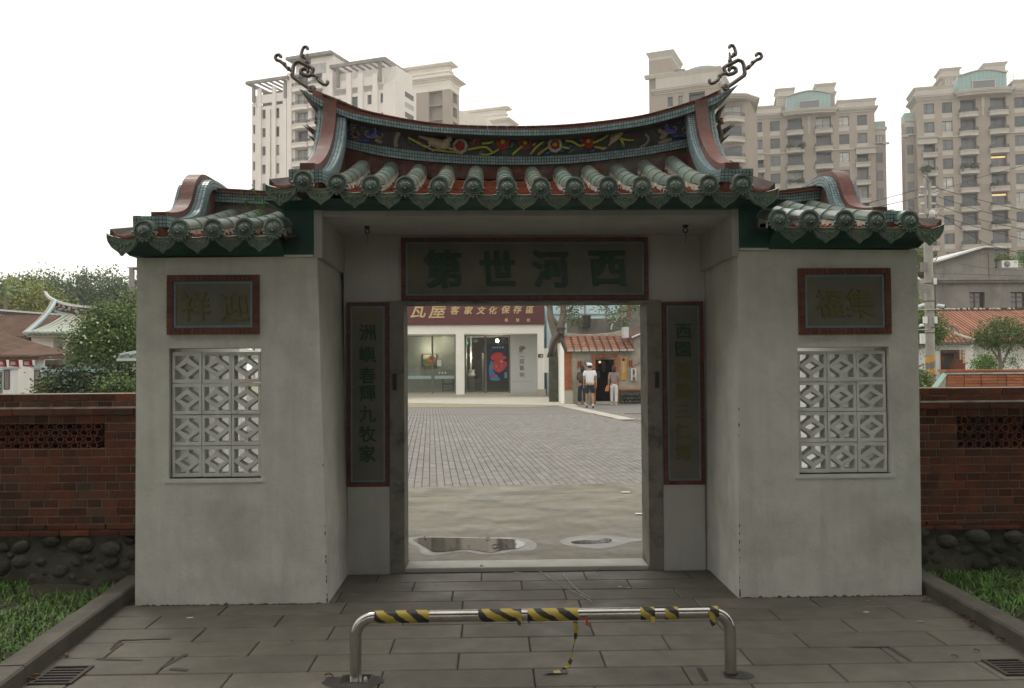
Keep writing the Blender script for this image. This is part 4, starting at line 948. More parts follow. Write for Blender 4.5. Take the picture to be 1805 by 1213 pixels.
for s, cx_ in ((-1, 0), (1, 0)):
    def X_(px): return px if s < 0 else 1836-px
    def yo(px, py): return py if s < 0 else py-8
    blue = MB(); cream = MB(); rust = MB()
    def sp_(mb, px, py, r, tn, a0, w_, **k): mb.tube(spiral(X_(px), yo(px, py), r, tn, a0, s=-s if s > 0 else 1, **k), w_, 6)
    blue.tube([rl(X_(x), yo(x,y), .02) for x, y in ((646,233),(650,239),(656,240),(662,234),(661,226))], [.012,.02,.024,.022,.008], 6)
    blue.tube([rl(X_(x), yo(x,y), .02) for x, y in ((612,218),(611,226),(614,232))], .012, 6); blue.tube([rl(X_(x), yo(x,y), .02) for x, y in ((617,244),(630,247),(648,249))], .010, 6)
    cream.tube([rl(X_(x), yo(x,y), .032) for x, y in ((650,232),(645,231),(643,236),(647,241),(655,243),(664,241),(672,243),(675,238),(672,235))], .005, 6)
    cream.tube([rl(X_(x), yo(x,y), .032) for x, y in ((660,225),(663,232),(661,238),(666,239))], .005, 6)
    sp_(cream, 623, 222, 7, 1.1, 0, .005); sp_(cream, 628, 236, 9, .9, 2, .005); sp_(rust, 624, 227, 8, .8, 1, .008); sp_(rust, 628, 241, 8, .6, 3.4, .009); sp_(rust, 619, 231, 6, .8, 4, .007)
    sp_(blue, 640, 222, 5, .9, 1, .006); sp_(blue, 648, 246, 4, .8, 2, .006)
    q = [rl(X_(x), yo(x,y), .012) for x, y in ((662,246),(668,249),(673,252))]; cream.tube(q, [.018,.022,.014], 6)
    if s > 0:
        cream.tube([rl(x, y, .012) for x, y in ((1160,230),(1168,234),(1178,236))], [.014,.022,.014], 6); cream.tube([rl(x, y, .012) for x, y in ((1160,252),(1172,249),(1184,246))], [.012,.024,.014], 6)
    blue.build('relief_wave', M('scroll_blue'), mr); cream.build('relief_scroll', M('scroll_cream'), mr); rust.build('relief_scroll', M('scroll_rust'), mr)
# --- finials: scrolls of squared bar standing on the ridge tips
def finial(side):
    base = [(580,345),(560,340),(500,298),(430,248),(428,225),(436,165),(448,140),(480,128),(520,150),(580,178),(592,195),(580,228),(560,245),(520,235),(495,218),(498,196),(520,186),(545,192),(552,206),(540,216)]
    arms = [[(572,232),(606,240),(625,255),(640,285),(672,308),(695,315),(708,300),(706,282)], [(430,205),(400,190),(374,165),(365,150),(330,125),(305,118),(292,98),(300,80),(322,74),(338,88),(334,100)],
            [(545,160),(540,140),(545,110),(520,95),(500,85),(498,70),(508,35),(520,14),(540,12),(549,25),(545,36)], [(548,70),(546,110),(548,140)]]
    def m(p):
        x, y = 420+p[0]/4.49, 80+p[1]/4.49
        if side > 0: x = 1828-x; y -= 2.5
        q = P(x, y, 1.0); return (q.x, q.y, q.z)
    o = MB(); wv = MB()
    for k, pl in enumerate([base]+arms):
        pts = [m(p) for p in pl]; dense = []
        for i in range(len(pts)-1):
            for j in range(3): dense.append(tuple(pts[i][d]+(pts[i+1][d]-pts[i][d])*j/3 for d in range(3)))
        dense.append(pts[-1]); r_ = .0165 if k == 0 else (.014 if k < 4 else .009)
        o.tube(dense, r_, 4, smooth=False); wv.tube([(x, y-r_*.95, z+.004) for x, y, z in dense], .0045, 5)
    sp = [(580+28*(1-.06*i)*math.cos(i*.7)*.9, 348-24*(1-.06*i)*math.sin(i*.7)) for i in range(13)]
    o.tube([m(p) for p in sp], .016, 6); wv.tube([(m(p)[0], m(p)[1]-.018, m(p)[2]) for p in sp], .006, 5)
    for p in ((398,185),(365,150),(545,135),(512,85),(590,190),(625,255),(428,235)): q = m(p); o.blob(q, .020, .024, .020, 6, 4)
    f_ = o.build('finial', M('finial_dark'), gate); wv.build('finial_edge', M('finial_white'), f_)
finial(-1); finial(1)
# small figures perched outside the end bands, under the tips
for s, X0 in ((-1, P(556,215,YR).x), (1, P(1274,205,YR).x)):
    o = MB(); z0 = P(556,235,YR).z
    o.tube([(X0+s*-.02, YR+.1, z0-.05), (X0+s*.01, YR+.08, z0), (X0+s*-.005, YR+.1, z0+.08), (X0+s*.02, YR+.1, z0+.15)], [.03,.024,.02,.012], 6)
    for dz, L_ in ((.0, .11), (.02, .09), (-.05, .07)): o.tube([(X0, YR+.1, z0+dz), (X0+s*L_, YR+.06, z0+dz+L_*.75)], [.018,.003], 5)
    o.tube([(X0+s*-.03, YR+.12, z0+.12), (X0+s*-.0, YR+.1, z0+.20), (X0+s*.05, YR+.1, z0+.26)], [.03,.02,.004], 5)
    f_ = o.build('perched_ornament', M('finial_dark'), gate)
    q = MB(); q.blob((X0, YR+.06, z0+.105), .026, .02, .022, 7, 5, jit=.15); q.build('ornament_flower', M('scroll_rust'), f_)
# ================================================================== BRICK BOUNDARY WALLS
ubm = unit_brick(M('brick_red')); ubo = unit_brick(M('brick_orange'))
def stone_mesh(seed):
    b = MB(); rr = random.Random(seed); ph = [rr.uniform(-.18,.18) for _ in range(40)]
    secs = []; n, m = 9, 5
    for i in range(m+1):
        a = max(.2, math.pi*i/m if i < m else math.pi-.2)
        secs.append([(math.sin(a)*math.cos(6.283*k/n)*(.5+.12*mn.noise(Vector((k*.9, i*.8, seed*3)))), -math.cos(a)*.5, math.sin(a)*math.sin(6.283*k/n)*(.5+.12*mn.noise(Vector((k*.9, i*.8+9, seed*3))))) for k in range(n)])
    b.loft(secs, 0, True, True, True); return b.mesh('stone', M('cobble'))
stones = [stone_mesh(i) for i in range(6)]
YB = .60
def brick_wall(side, label):
    if side < 0:
        xi = -2.735; xo = -7.6; hor = lambda py: P(120, py, YB).z
        zt, zc2, zl, zlb, zb0, zbb, hx0, hx1, hz0, hz1 = hor(694), hor(708), hor(720.5), hor(732), hor(924), hor(944), P(-30,770,YB).x, P(184,770,YB).x, hor(795), hor(750); vis = P(-25,700,YB).x
        sgn = -1; cd = 14.6/231.
    else:
        xi = 2.72; xo = 7.9; hor = lambda py: P(1715, py, YB).z
        zt, zc2, zl, zlb, zb0, zbb, hx0, hx1, hz0, hz1 = hor(683), hor(697), hor(709), hor(720), hor(917), hor(932), P(1687,770,YB).x, P(1835,770,YB).x, hor(785), hor(741); vis = P(1830,700,YB).x
        sgn = 1; cd = 14.3/231.
    hz1 = zlb-cd*round((zlb-hz1)/cd); hz0 = zlb-cd*round((zlb-hz0)/cd)
    t = thing('brick_wall', ((xi+xo)/2, YB+.15, 0), label, 'wall')
    Yb = YB+.30
    core = MB(); c0 = YB+.007; c1 = Yb-.007
    def cx(a, b_, z0, z1): core.box(min(a,b_), max(a,b_), c0, c1, z0, z1)
    hA, hB = sorted((hx0, hx1))
    cx(xi, xo, -.05, hz0); cx(xi, xo, hz1, zt-.004)
    if sgn < 0: cx(xi, hB, hz0, hz1); cx(hA, xo, hz0, hz1)
    else: cx(xi, hA, hz0, hz1); cx(hB, xo, hz0, hz1)
    core.build('wall_core', M('brick_mortar'), t)
    rows = []      # z0, z1, brick length, proud, offset
    rows.append((zc2, zt, .19, .004)); rows.append((zl, zc2-.0, .115 if side < 0 else .21, .0))
    rows.append((zlb, zl, .30, .045))
    z = zlb; k = 0
    zs = []
    while z - cd > zb0 + .01: zs.append((z-cd, z)); z -= cd
    if z-zb0 > .02: zs.append((zb0, z))
    for k, (a, b_) in enumerate(zs): rows.append((a, b_, .215 if k % 2 else .107, 0.0))
    zm = (zbb+zb0)/2; rows.append((zm, zb0, .22, .02)); rows.append((zbb, zm, .22, .045))
    cnt = 0; stuffb = MB()
    for k, (a, b_, L_, pr) in enumerate(rows):
        off = [0, .5, .25, .75][k % 4]*L_
        x = xi - sgn*off
        while (x-xo)*sgn < 0:
            xa, xb = sorted((x, x+sgn*L_)); 
            if sgn < 0: xb = min(xb, xi)
            else: xa = max(xa, xi)
            x += sgn*L_
            if xb-xa < .03: continue
            g = .0048 if pr < .03 else .0025
            if b_ > hz0+.01 and a < hz1-.01 and xb > hA+.005 and xa < hB-.005:
                if xa < hA-.03 and sgn < 0 and False: pass
                # trim bricks beside the pierced panel
                if sgn < 0:
                    if xb > hB+.03: xa = hB
                    elif xa < hA-.03: xb = hA
                    else: continue
                else:
                    if xa < hA-.03: xb = hA
                    elif xb > hB+.03: xa = hB
                    else: continue
            inv = (xa < vis) if sgn < 0 else (xb > vis)
            y0_ = YB-pr+rnd.uniform(-.0015,.0015); dpt = YB+.021-y0_
            if not inv and cnt < 292:
                inst('brick', ubm, ((xa+xb)/2, y0_+dpt/2, (a+b_)/2), t, rot=(0,0,0), scale=(xb-xa-2*g, dpt, b_-a-2*g)); cnt += 1
            else: stuffb.box(xa+g, xb-g, y0_, YB+.021, a+g, b_-g)
            stuffb.box(xa+g, xb-g, Yb-.021, Yb+pr, a+g, b_-g)
    stuffb.build('bricks', M('brick_red_isl'), t, kind='stuff')
    # sloped, rain-washed mortar on the ledge
    o = MB(); xa, xb = sorted((xi, xo)); o.hexa([(xa,YB-.044,zl+.001),(xb,YB-.044,zl+.001),(xb,YB-.001,zl+.003),(xa,YB-.001,zl+.003),(xa,YB-.043,zl+.004),(xb,YB-.043,zl+.004),(xb,YB-.001,zl+.014),(xa,YB-.001,zl+.014)]); o.build('ledge_mortar', M('ledge_wet'), t)
    # pierced panel of round clay tubes
    ring = MB(); r1, r2, n = .0325, .0235, 12
    def circ(r, y): return [(r*math.cos(6.283*k/n), y, r*math.sin(6.283*k/n)) for k in range(n)]
    ring.loft([circ(r1, 0), circ(r1, .26), circ(r2, .26), circ(r2, 0), circ(r1, 0)], 0, True, False, False); rm_ = ring.mesh('tube_tile', M('brick_red'))
    nr = 4; rz = (hz1-hz0)/nr; k = 0
    for j in range(nr):
        x = hA + .034 + (.034 if j % 2 else 0)
        while x < hB-.03:
            inst('tube_tile', rm_, (x, YB+.012, hz0+rz*(j+.5)), t, scale=(1, 1, rz/.065*1.12)); x += .071
    # cobble footing
    o = MB(); xa, xb = sorted((xi, xo)); 
    nx = 40; secs = []
    for i in range(nx+1):
        x = xa+(xb-xa)*i/nx; w_ = .03*mn.noise(Vector((x*3, 1, 2)))
        secs.append([(x, YB-.05+w_, -.06), (x, YB-.03+w_*.6, zbb*.5), (x, YB-.005, zbb+.001), (x, YB+.3, zbb+.001), (x, YB+.3, -.06)])
    o.loft(secs).build('footing', M('cobble_mortar'), t)
    rr = random.Random(5+side); pts = []
    for _ in range(2600):
        x = rr.uniform(xa, xb); zz = rr.uniform(.0, zbb-.03); s = rr.uniform(.05, .17)
        if all((x-q[0])**2+((zz-q[1])*1.25)**2 > ((s+q[2])*.50)**2 for q in pts): pts.append((x, zz, s))
    for x, zz, s in pts:
        inst('stone', rr.choice(stones), (x, YB-.022+rr.uniform(-.012,.012), zz), t, rot=(rr.uniform(-.3,.3), rr.uniform(-.6,.6), rr.uniform(-.3,.3)), scale=(s*1.2, s*.6, s*.85))
    return t
brick_wall(-1, 'red brick boundary wall beside the gateway on the lawn with paler ledge')
brick_wall(1, 'darker red brick boundary wall meeting the gateway on the utility pole side')

# ================================================================== BARRIER
b0 = G(627,1199); b1 = G(1288,1189); d = (b1-b0).normalized()
br = thing('bollard_rail', (b0+b1)/2, 'low stainless steel hoop barrier wrapped in yellow and black hazard tape', 'barrier')
hR = P(627,1088,b0.y).z; rr_ = .0305
pts = [b0+Vector((0,0,.0)), b0+Vector((0,0,hR-.10))]
for i in range(1, 9):
    a_ = math.pi/2*i/9; pts.append(b0 + d*(.10*(1-math.cos(a_))) + Vector((0,0,hR-.10+.10*math.sin(a_))))
c1_ = [b1+Vector((0,0,.0)), b1+Vector((0,0,hR-.10))]
for i in range(1, 9):
    a_ = math.pi/2*i/9; c1_.append(b1 - d*(.10*(1-math.cos(a_))) + Vector((0,0,hR-.10+.10*math.sin(a_))))
pts += [b0+d*.10+Vector((0,0,hR)), b1-d*.10+Vector((0,0,hR))] + c1_[::-1]
o = MB(); o.tube([tuple(p) for p in pts], rr_, 20); o.build('pipe', M('steel'), br)
for k, b_ in enumerate((b0, b1)):
    o = MB()
    if k == 0:
        o.box(b_.x-.075, b_.x+.075, b_.y-.055, b_.y+.055, .001, .010); p_ = o.build('base_plate', M('steel'), br)
        q = MB(); q.lathe([(.011,.010),(.011,.022),(.006,.024),(.005,.032)], (b_.x+.055, b_.y-.03, 0), n=6); q.build('bolt', M('steel'), p_)
    else: o.lathe([(.034,0),(.034,.012),(.031,.016)], (b_.x, b_.y, .0), n=16); o.build('base_collar', M('iron'), br)
def rail_pt(px): # point on the rail's axis under a picture column
    best = None
    for i in range(0, 400):
        q = b0+d*.10+(b1-b0-d*.20)*(i/399)+Vector((0,0,hR)); v = q-CAMP
        x = 902.5+F*v.dot(rgt)/v.dot(fwd)
        if best is None or abs(x-px) < best[0]: best = (abs(x-px), q)
    return best[1]
for px0, px1, loose in ((650,757,0),(843,919,1),(930,1018,0),(1128,1153,1),(1170,1194,0)):
    a_, b_ = rail_pt(px0), rail_pt(px1); o = MB(); n = 7
    o.tube([tuple(a_+(b_-a_)*i/n) for i in range(n+1)], [rr_+.0012+.0012*((i*7) % 3) for i in range(n+1)], 20, caps=False)
    # a torn flap hanging at the end
    e = b_; o.add([(e.x-.028, e.y-rr_-.002, e.z-.01), (e.x, e.y-rr_-.003, e.z-.008), (e.x-.006, e.y-rr_-.012, e.z-.045), (e.x-.02, e.y-rr_-.008, e.z-.038)], [(0,1,2,3)]) if loose else None
    o.build('hazard_tape', M('hazard_tape'), br)
o = MB()      # long loose end hanging to the ground
st = [(1012,1096),(1016,1110),(1014,1128),(1009,1146),(1008,1160),(1001,1174),(993,1180)]
e = rail_pt(1010); secs = []
for i, (px, py) in enumerate(st):
    q = P(px, py, e.y-.035); w_ = .014; tw = i*.5
    secs.append([(q.x-w_*math.cos(tw), q.y-w_*math.sin(tw), q.z), (q.x+w_*math.cos(tw), q.y+w_*math.sin(tw), q.z), (q.x+w_*math.cos(tw), q.y+w_*math.sin(tw)+.0015, q.z), (q.x-w_*math.cos(tw), q.y-w_*math.sin(tw)+.0015, q.z)])
o.loft(secs); g1, g2 = G(1000,1184,.006), G(960,1186,.008); o.add([(g1.x, g1.y-.02, .006), (g2.x, g2.y-.018, .012), (g2.x+.01, g2.y+.02, .006), (g1.x, g1.y+.03, .010)], [(0,1,2,3)])
o.build('hazard_tape', M('hazard_tape'), br)
o = MB(); e = rail_pt(1024); o.add([(e.x-.02, e.y-rr_-.003, e.z+.0), (e.x+.03, e.y-rr_-.004, e.z-.008), (e.x+.035, e.y-rr_-.01, e.z-.05), (e.x+.02, e.y-rr_-.008, e.z-.045), (e.x+.02, e.y-rr_-.005, e.z-.016)], [(0,1,4),(1,2,3,4)]); o.build('red_ribbon', M('red_tape'), br)
o = MB(); a_ = rail_pt(765); b_ = rail_pt(785); o.add([(a_.x, a_.y-.012, a_.z+.0295), (a_.x+.014, a_.y-.012, a_.z+.0295), (b_.x+.01, b_.y-rr_-.001, b_.z-.012), (b_.x-.004, b_.y-rr_-.001, b_.z-.012)], [(0,1,2,3)]); o.build('red_ribbon', M('red_tape'), br)
e = rail_pt(1252)
o = MB(); o.tube([tuple(e+d*t) for t in (-.004,.02,.04)], rr_+.003, 16, caps=False); o.add([(e.x-.015, e.y-rr_-.004, e.z+.02), (e.x+.012, e.y-rr_-.005, e.z+.01), (e.x+.018, e.y-rr_-.012, e.z-.05), (e.x+.0, e.y-rr_-.012, e.z-.062), (e.x-.012, e.y-rr_-.01, e.z-.04)], [(0,1,2,3,4)]); o.build('hazard_tape', M('hazard_tape'), br)
# damp patches round the feet and along some joints
def patch(cx, cy, rx, ry, seed, mt='stain_wet', z=.0025, name='damp_patch'):
    o = MB(); pts = []
    for k in range(36):
        a_ = 6.283*k/36; f_ = 1+.22*mn.noise(Vector((math.cos(a_)*1.3, math.sin(a_)*1.3, seed)))*2; pts.append((cx+rx*f_*math.cos(a_), cy+ry*f_*math.sin(a_), z))
    o.poly(pts); return tag(o.build(name, M(mt)), kind='stuff')
patch(b0.x-.01, b0.y-.02, .17, .10, 3); patch(b1.x+.03, b1.y-.01, .085, .06, 5); 
for pa, pb_ in (((330,1153),(284,1178)),((213,1129),(195,1146)),((1567,1141),(1605,1166)),((1500,1141),(1567,1141)),((300,1126),(215,1129)),((1232,1178),(1245,1200)),((170,1163),(250,1165)),((300,1180),(330,1182))):
    a_, b_ = G(*pa), G(*pb_); v = (b_-a_); L_ = v.length; v.normalize(); n = Vector((-v.y, v.x, 0)); o = MB(); up_ = []; lo_ = []
    for i in range(9):
        q = a_+v*L_*i/8; w_ = .011+.009*mn.noise(Vector((q.x*9, q.y*9, 1))); up_.append(tuple(q+n*w_+Vector((0,0,.0028)))); lo_.append(tuple(q-n*w_+Vector((0,0,.0028))))
    o.poly(up_+lo_[::-1]); tag(o.build('damp_patch', M('stain_wet')), kind='stuff')
# chalk-like scuffs
for pts in (((950,1006),(975,1022),(1000,1037),(1030,1052),(1044,1062)), ((992,1012),(1003,1024),(1014,1036),(1030,1048),(1042,1052)), ((940,984),(955,993),(962,997))):
    sp = smooth_tab([tuple(G(x, y, .004))[:2] for x, y in pts], 20); o = MB(); up_ = []; lo_ = []
    for i, (x, y) in enumerate(sp):
        w_ = .0045+.002*math.sin(i*2.3); up_.append((x+w_, y, .0045)); lo_.append((x-w_, y, .0045))
    for i in range(len(sp)-1): o.poly([lo_[i], up_[i], up_[i+1], lo_[i+1]])
    tag(o.build('scuff_mark', M('chalk')), kind='stuff')
for k, (px, py, rx, ry) in enumerate(((335,1090,.025,.013),(1527,1080,.02,.012),(1093,1035,.018,.02),(1108,1037,.02,.012),(872,1008,.01,.01),(1622,1097,.02,.01),(912,1010,.03,.012),(1530,1060,.012,.006))):
    q = G(px, py); patch(q.x, q.y, rx, ry, 20+k, 'litter_white' if k < 2 else 'chalk', .0045 if py > 1045 else .0045, 'scuff_mark')
# floor grates
def grate(cs, label):
    q = [G(px, py) for px, py in cs]; cx = sum(p.x for p in q)/4; cy = sum(p.y for p in q)/4; w_ = abs(q[1].x-q[0].x+q[2].x-q[3].x)/4; h_ = abs(q[0].y-q[3].y)/2
    t = thing('floor_grate', (cx, cy, 0), label, 'grate')
    o = MB(); o.box(cx-w_, cx+w_, cy-h_, cy+h_, .001, .004); o.build('pit_shade_plate', M('pit_shade'), t)  # near-black plate on the paving, stands in for the shade of a pit
    o = MB(); f_ = .022
    for a_ in ((cx-w_-f_, cx+w_+f_, cy-h_-f_*.6, cy-h_), (cx-w_-f_, cx+w_+f_, cy+h_, cy+h_+f_*.6), (cx-w_-f_, cx-w_, cy-h_, cy+h_), (cx+w_, cx+w_+f_, cy-h_, cy+h_)): o.box(*a_, .001, .010)
    o.build('frame', M('grate_iron'), t)
    n = 6
    for i in range(1, n):
        y = cy-h_+2*h_*i/n; o = MB(); o.box(cx-w_, cx+w_, y-.008, y+.008, .004, .009); o.build('bar', M('grate_iron'), t)
grate([(92,1178),(148,1178),(128,1206),(66,1206)], 'iron floor grate in the paving by the kerb with leaf litter')
grate([(1740,1166),(1798,1166),(1832,1190),(1775,1190)], 'iron floor grate in clean paving by the other kerb, opposite the littered one')
# leaf litter
def leaf_mesh(s):
    b = MB(); n = 5; secs = []
    for i in range(n+1):
        t = i/n; w_ = math.sin(math.pi*min(.97, max(.03, t)))*.011*s; z = .004+.010*s*math.sin(t*3)+.002; secs.append([((t-.5)*.06*s, -w_, z+.006*s), ((t-.5)*.06*s, 0, z), ((t-.5)*.06*s, w_, z+.007*s)])
    b.loft(secs, 0, False, False, True); return b.mesh('fallen_leaf', M('dead_leaf'))
lms = [leaf_mesh(s) for s in (.7, 1.0, 1.35)]
rl_ = random.Random(4); spots = [(240,1060),(252,1061),(270,1062),(246,1058),(262,1060),(314,1062),(345,1059),(172,1100),(180,1096),(140,1120),(118,1157),(80,1170),(40,1190),(46,1198),(60,1196),(30,1197),(52,1202),(515,1134),(1058,1010),(1700,1090),(1706,1098),(1713,1105),(1718,1100),(1745,1115),(1753,1118),(1765,1130),(1722,1150),(1590,1045),(1580,1047),(1600,1046),(1610,1047),(1570,1049),(850,1003),(580,1195),(1630,1060),(230,1048),(300,1063),(1640,1062),(1480,1051),(1683,1160)]
for k, (px, py) in enumerate(spots):
    q = G(px, py); inst('fallen_leaf', rl_.choice(lms), (q.x, q.y, .001), rot=(0, 0, rl_.uniform(0, 6.28)), label='dry brown leaf fallen on the paving at the kerb and pier foot', category='leaf', group='dry leaves on the paving')
for px, py in ((749,948),(797,970),(826,963),(845,947),(879,951),(872,963),(892,961),(860,950)):
    q = G(px, py); inst('fallen_leaf', rl_.choice(lms), (q.x, q.y, -.004), rot=(0, 0, rl_.uniform(0, 6.28)), scale=.75, label='dark wet leaf floating in the large puddle', category='leaf', group='wet leaves in the puddle')
for px, py, a_ in ((1129,906,.1),(1103,868,0)):
    q = G(px, py); o = MB(); o.box(q.x-.055, q.x+.055, q.y-.03, q.y+.03, .001, .006); tag(o.build('paper_scrap', M('litter_white')), 'white paper scrap on the concrete '+('close to the door jamb' if py > 890 else 'at the edge of the pavers'), 'litter')
# weed rooted on the side roof
wd = MB(); q = P(449,386,.35); rr = random.Random(2)
for k in range(4):
    a_ = q + Vector((rr.uniform(-.05,.05), rr.uniform(-.03,.03), -.05)); tp_ = a_+Vector((rr.uniform(-.05,.05), rr.uniform(-.05,.02), rr.uniform(.12,.30)))
    wd.tube([tuple(a_), tuple((a_+tp_)/2+Vector((.01,0,0))), tuple(tp_)], [.003,.0025,.002], 5)
    for j in range(12):
        t = rr.uniform(.4, 1.05); c = a_+(tp_-a_)*t; an = rr.uniform(0, 6.28); L_ = rr.uniform(.025,.05); dv = Vector((math.cos(an), math.sin(an)*.7, rr.uniform(-.2,.5))).normalized(); sd_ = dv.cross(Vector((0,.3,1))).normalized()
        wd.add([tuple(c), tuple(c+dv*L_*.5+sd_*L_*.2), tuple(c+dv*L_), tuple(c+dv*L_*.5-sd_*L_*.2)], [(0,1,2,3)])
tag(wd.build('weed', M('leaf_bright')), 'green weed sprouting between the tiles of the side roof', 'plant')

# ================================================================== FOLIAGE
def crown(name, mt, blobs, n, size, parent=None, seed=1, flat=1.0, droop=0, extra=None, dens=1.6, up=.3):
    rr = random.Random(seed); o = MB(); tot = sum(b[3]*b[4]*b[5] for b in blobs)
    for (cx, cy, cz, rx, ry, rz) in [(b[0], b[1], b[2], b[3], b[4], b[5]) for b in blobs]:
        k = int(n*rx*ry*rz/tot); ncl = max(6, k//26); 
        for _ in range(ncl):
            while True:
                v = Vector((rr.gauss(0,1), rr.gauss(0,1), rr.gauss(0,1))).normalized()*(rr.random()**(1/dens))
                if v.length < 1.02: break
            wob = 1+.22*mn.noise(v*2.2+Vector((cx, cy, cz)))
            c = Vector((cx+v.x*rx*wob, cy+v.y*ry*wob, cz+v.z*rz*wob)); cr = size*rr.uniform(2.0, 4.0)
            for _ in range(26):
                p = c + Vector((rr.gauss(0,.5), rr.gauss(0,.5), rr.gauss(0,.42)))*cr
                dv = Vector((rr.gauss(0,1), rr.gauss(0,1), rr.gauss(up-droop,.7))).normalized(); sv = dv.cross(Vector((rr.gauss(0,1), rr.gauss(0,1), rr.gauss(0,1)))).normalized(); L_ = size*rr.uniform(.6,1.25)
                o.add([tuple(p), tuple(p+dv*L_*.5+sv*L_*.26), tuple(p+dv*L_), tuple(p+dv*L_*.5-sv*L_*.26)], [(0,1,2,3)])
    return o.build(name, M(mt), parent)
def tree(name, loc, label, cat, mt, blobs, n, size, trunk, group=None, seed=1, bark='bark', **k):
    t = thing(name, loc, label, cat, group); L0 = Vector(loc)
    o = MB()
    for pts, r in trunk: o.tube([tuple(L0+Vector(p)) for p in pts], r, 8)
    o.build('trunk', M(bark), t)
    bl = [(L0.x+b[0], L0.y+b[1], L0.z+b[2], b[3], b[4], b[5]) for b in blobs]
    crown('crown', mt, bl, n, size, t, seed, **k); return t
# big unseen shade trees behind the camera, added to darken the gate front
for k, (x, y, s, lb) in enumerate(((-6.2,-12.5,1.2,'added unseen shade tree behind the paved path, over the bright lawn'),(4.6,-11.0,1.3,'added unseen shade tree over the paved path, tallest of the group'),(-.6,-17.5,1.35,'added unseen shade tree farthest down the paved path'),(11.5,-13,1.35,'added unseen shade tree beyond the darker lawn'),(-13,-15,1.3,'added unseen shade tree beyond the bright lawn'))):
    tree('added_shade_tree', (x, y, 0), lb, 'tree', 'leaf_dark', [(0,0,8*s,4.6*s,4.4*s,2.5*s), (2.5*s,2.6*s,7.2*s,3.0*s,3.2*s,1.8*s), (-2.8*s,2.0*s,7.4*s,3.0*s,3.2*s,1.8*s)], 15000, .42,
         [([(0,0,-.1),(.1,.1,2.5),(-.1,.2,5.2),(.2,.3,8*s)], [.34,.26,.2,.08]), ([(-.05,.15,4.2),(1.6,1.4,6.6)], [.14,.05]), ([(-.05,.15,4.0),(-1.8,1.2,6.8)], [.14,.05])], seed=40+k)

for k, (x, y, rx, rz_) in enumerate(((-27,-22,5,4.5),(-18,-25,5,4.8),(-9.5,-25,5,4.6),(-1,-27,5.4,4.9),(8,-25,5,4.7),(16.5,-24,5,4.8),(26,-21,5.5,4.6),(-17,-6,3.8,4.2),(9.5,-5.5,3.6,4.4),(17,-9,4.5,4.6))):  # unseen tree belt, added to cut the low frontal light on the gate
    tree('added_belt_tree', (x, y, 0), 'added dark evergreen in the unseen light-blocking belt behind the camera', 'tree', 'leaf_dark', [(0,0,rz_*.75,rx,4,rz_*.75), (rx*.5,1,rz_*.95,rx*.7,3,rz_*.5)], 2300, .7, [([(0,0,-.1),(.1,0,4)], [.3,.2])], group='added belt of evergreens blocking light behind the camera', seed=90+k)
# ================================================================== GALLERY
YG = 41.0     # front plane of its columns
zg = lambda py: P(835, py, YG).z
xg = lambda px: P(px, 640, YG).x
gal = thing('gallery_building', (xg(800), YG+3, 0), 'white gallery with a maroon name fascia and tall glass shopfront', 'building')
GL = YG+2.2   # plane of the glass
xL, xR_ = xg(500), xg(960.5)
fz0, fz1 = zg(573), zg(520)
o = MB(); o.box(xL, xR_, YG-.15, YG+.05, fz0, fz1); fb = o.build('fascia_board', M('sign_maroon'), gal)
for i in range(1, 12): 
    x = xL+(xR_-xL)*i/12; q = MB(); q.box(x-.006, x+.006, YG-.153, YG-.15, fz0, fz1); q.build('fascia_joint', M('black'), fb)
for ch, px, py, s in (('新',700,548,1.0),('瓦',738.5,547,.92),('屋',771,548,.92),('客',802,547,.48),('家',825.5,547,.46),('文',848,547,.46),('化',869,547,.44),('保',891.5,546,.46),('存',912.5,545.5,.46),('區',934,546,.44),('羣',892.5,564.5,.20),('賢',912.5,564.5,.20),('館',931.5,564.5,.20)):
    text(ch, s, .02, .012 if s > .3 else .004, shear=.22 if s > .3 else 0, name='character', m=M('letter_gold'), parent=fb, at=P(px, py, YG-.17))
o = MB(); bz0 = zg(588.5); o.box(xL, xg(958.8), YG-.02, YG+.05, bz0, fz0); o.box(xL, xg(958.8), YG+.05, YG+6.0, bz0+.05, fz1-.2)
o.box(xL, xg(958.8), YG+.05, YG+2.1, bz0, bz0+.05); o.build('beam', M('gallery_white'), gal)
fl = MB(); zf = .12; fl.box(xL, xg(959), YG-.35, GL+3, -.03, zf); fl.build('porch_floor', M('pale_concrete'), gal)
for xa, xb in ((803.5,818.4),(947.9,959),(640,654)):
    o = MB(); o.box(xg(xa), xg(xb), YG-.05, YG+.40, .0, bz0); c_ = o.build('column', M('gallery_white'), gal)
o = MB(); o.box(xg(946.5), xg(961.8), YG-.12, YG+.46, 0, zg(687)); o.build('column_plinth', M('pale_concrete'), gal)
o = MB(); o.box(xg(953), xg(958.9), YG+.42, GL+5, 0, bz0); o.build('end_wall', M('gallery_white'), gal)
XG = lambda px: P(px, 640, GL).x; ZG = lambda py: P(850, py, GL).z
o = MB(); o.box(XG(899.5), XG(953), GL-.05, GL+.1, zf, bz0); wp = o.build('wall_panel', M('panel_white'), gal)
for ch, py in (('一',628.5),('諾',637),('藝',648.5),('術',660.5)): text(ch, .30, .006, -.002, name='character', m=M('text_grey'), parent=wp, at=P(920, py, GL-.06))
lg = MB()     # small tree emblem above the lettering
q = P(920, 620, GL-.06)
def seg_(x0, z0, x1, z1, r=.016): lg.tube([(q.x+x0, q.y, q.z+z0), (q.x+x1, q.y, q.z+z1)], r, 5)
seg_(0.02,-.02,0.02,.26,.02); seg_(-.13,-.02,-.13,.10); seg_(-.05,-.02,-.05,.10); seg_(-.13,.10,-.05,.10); seg_(-.13,.04,-.05,.04); seg_(-.13,-.02,-.05,-.02)
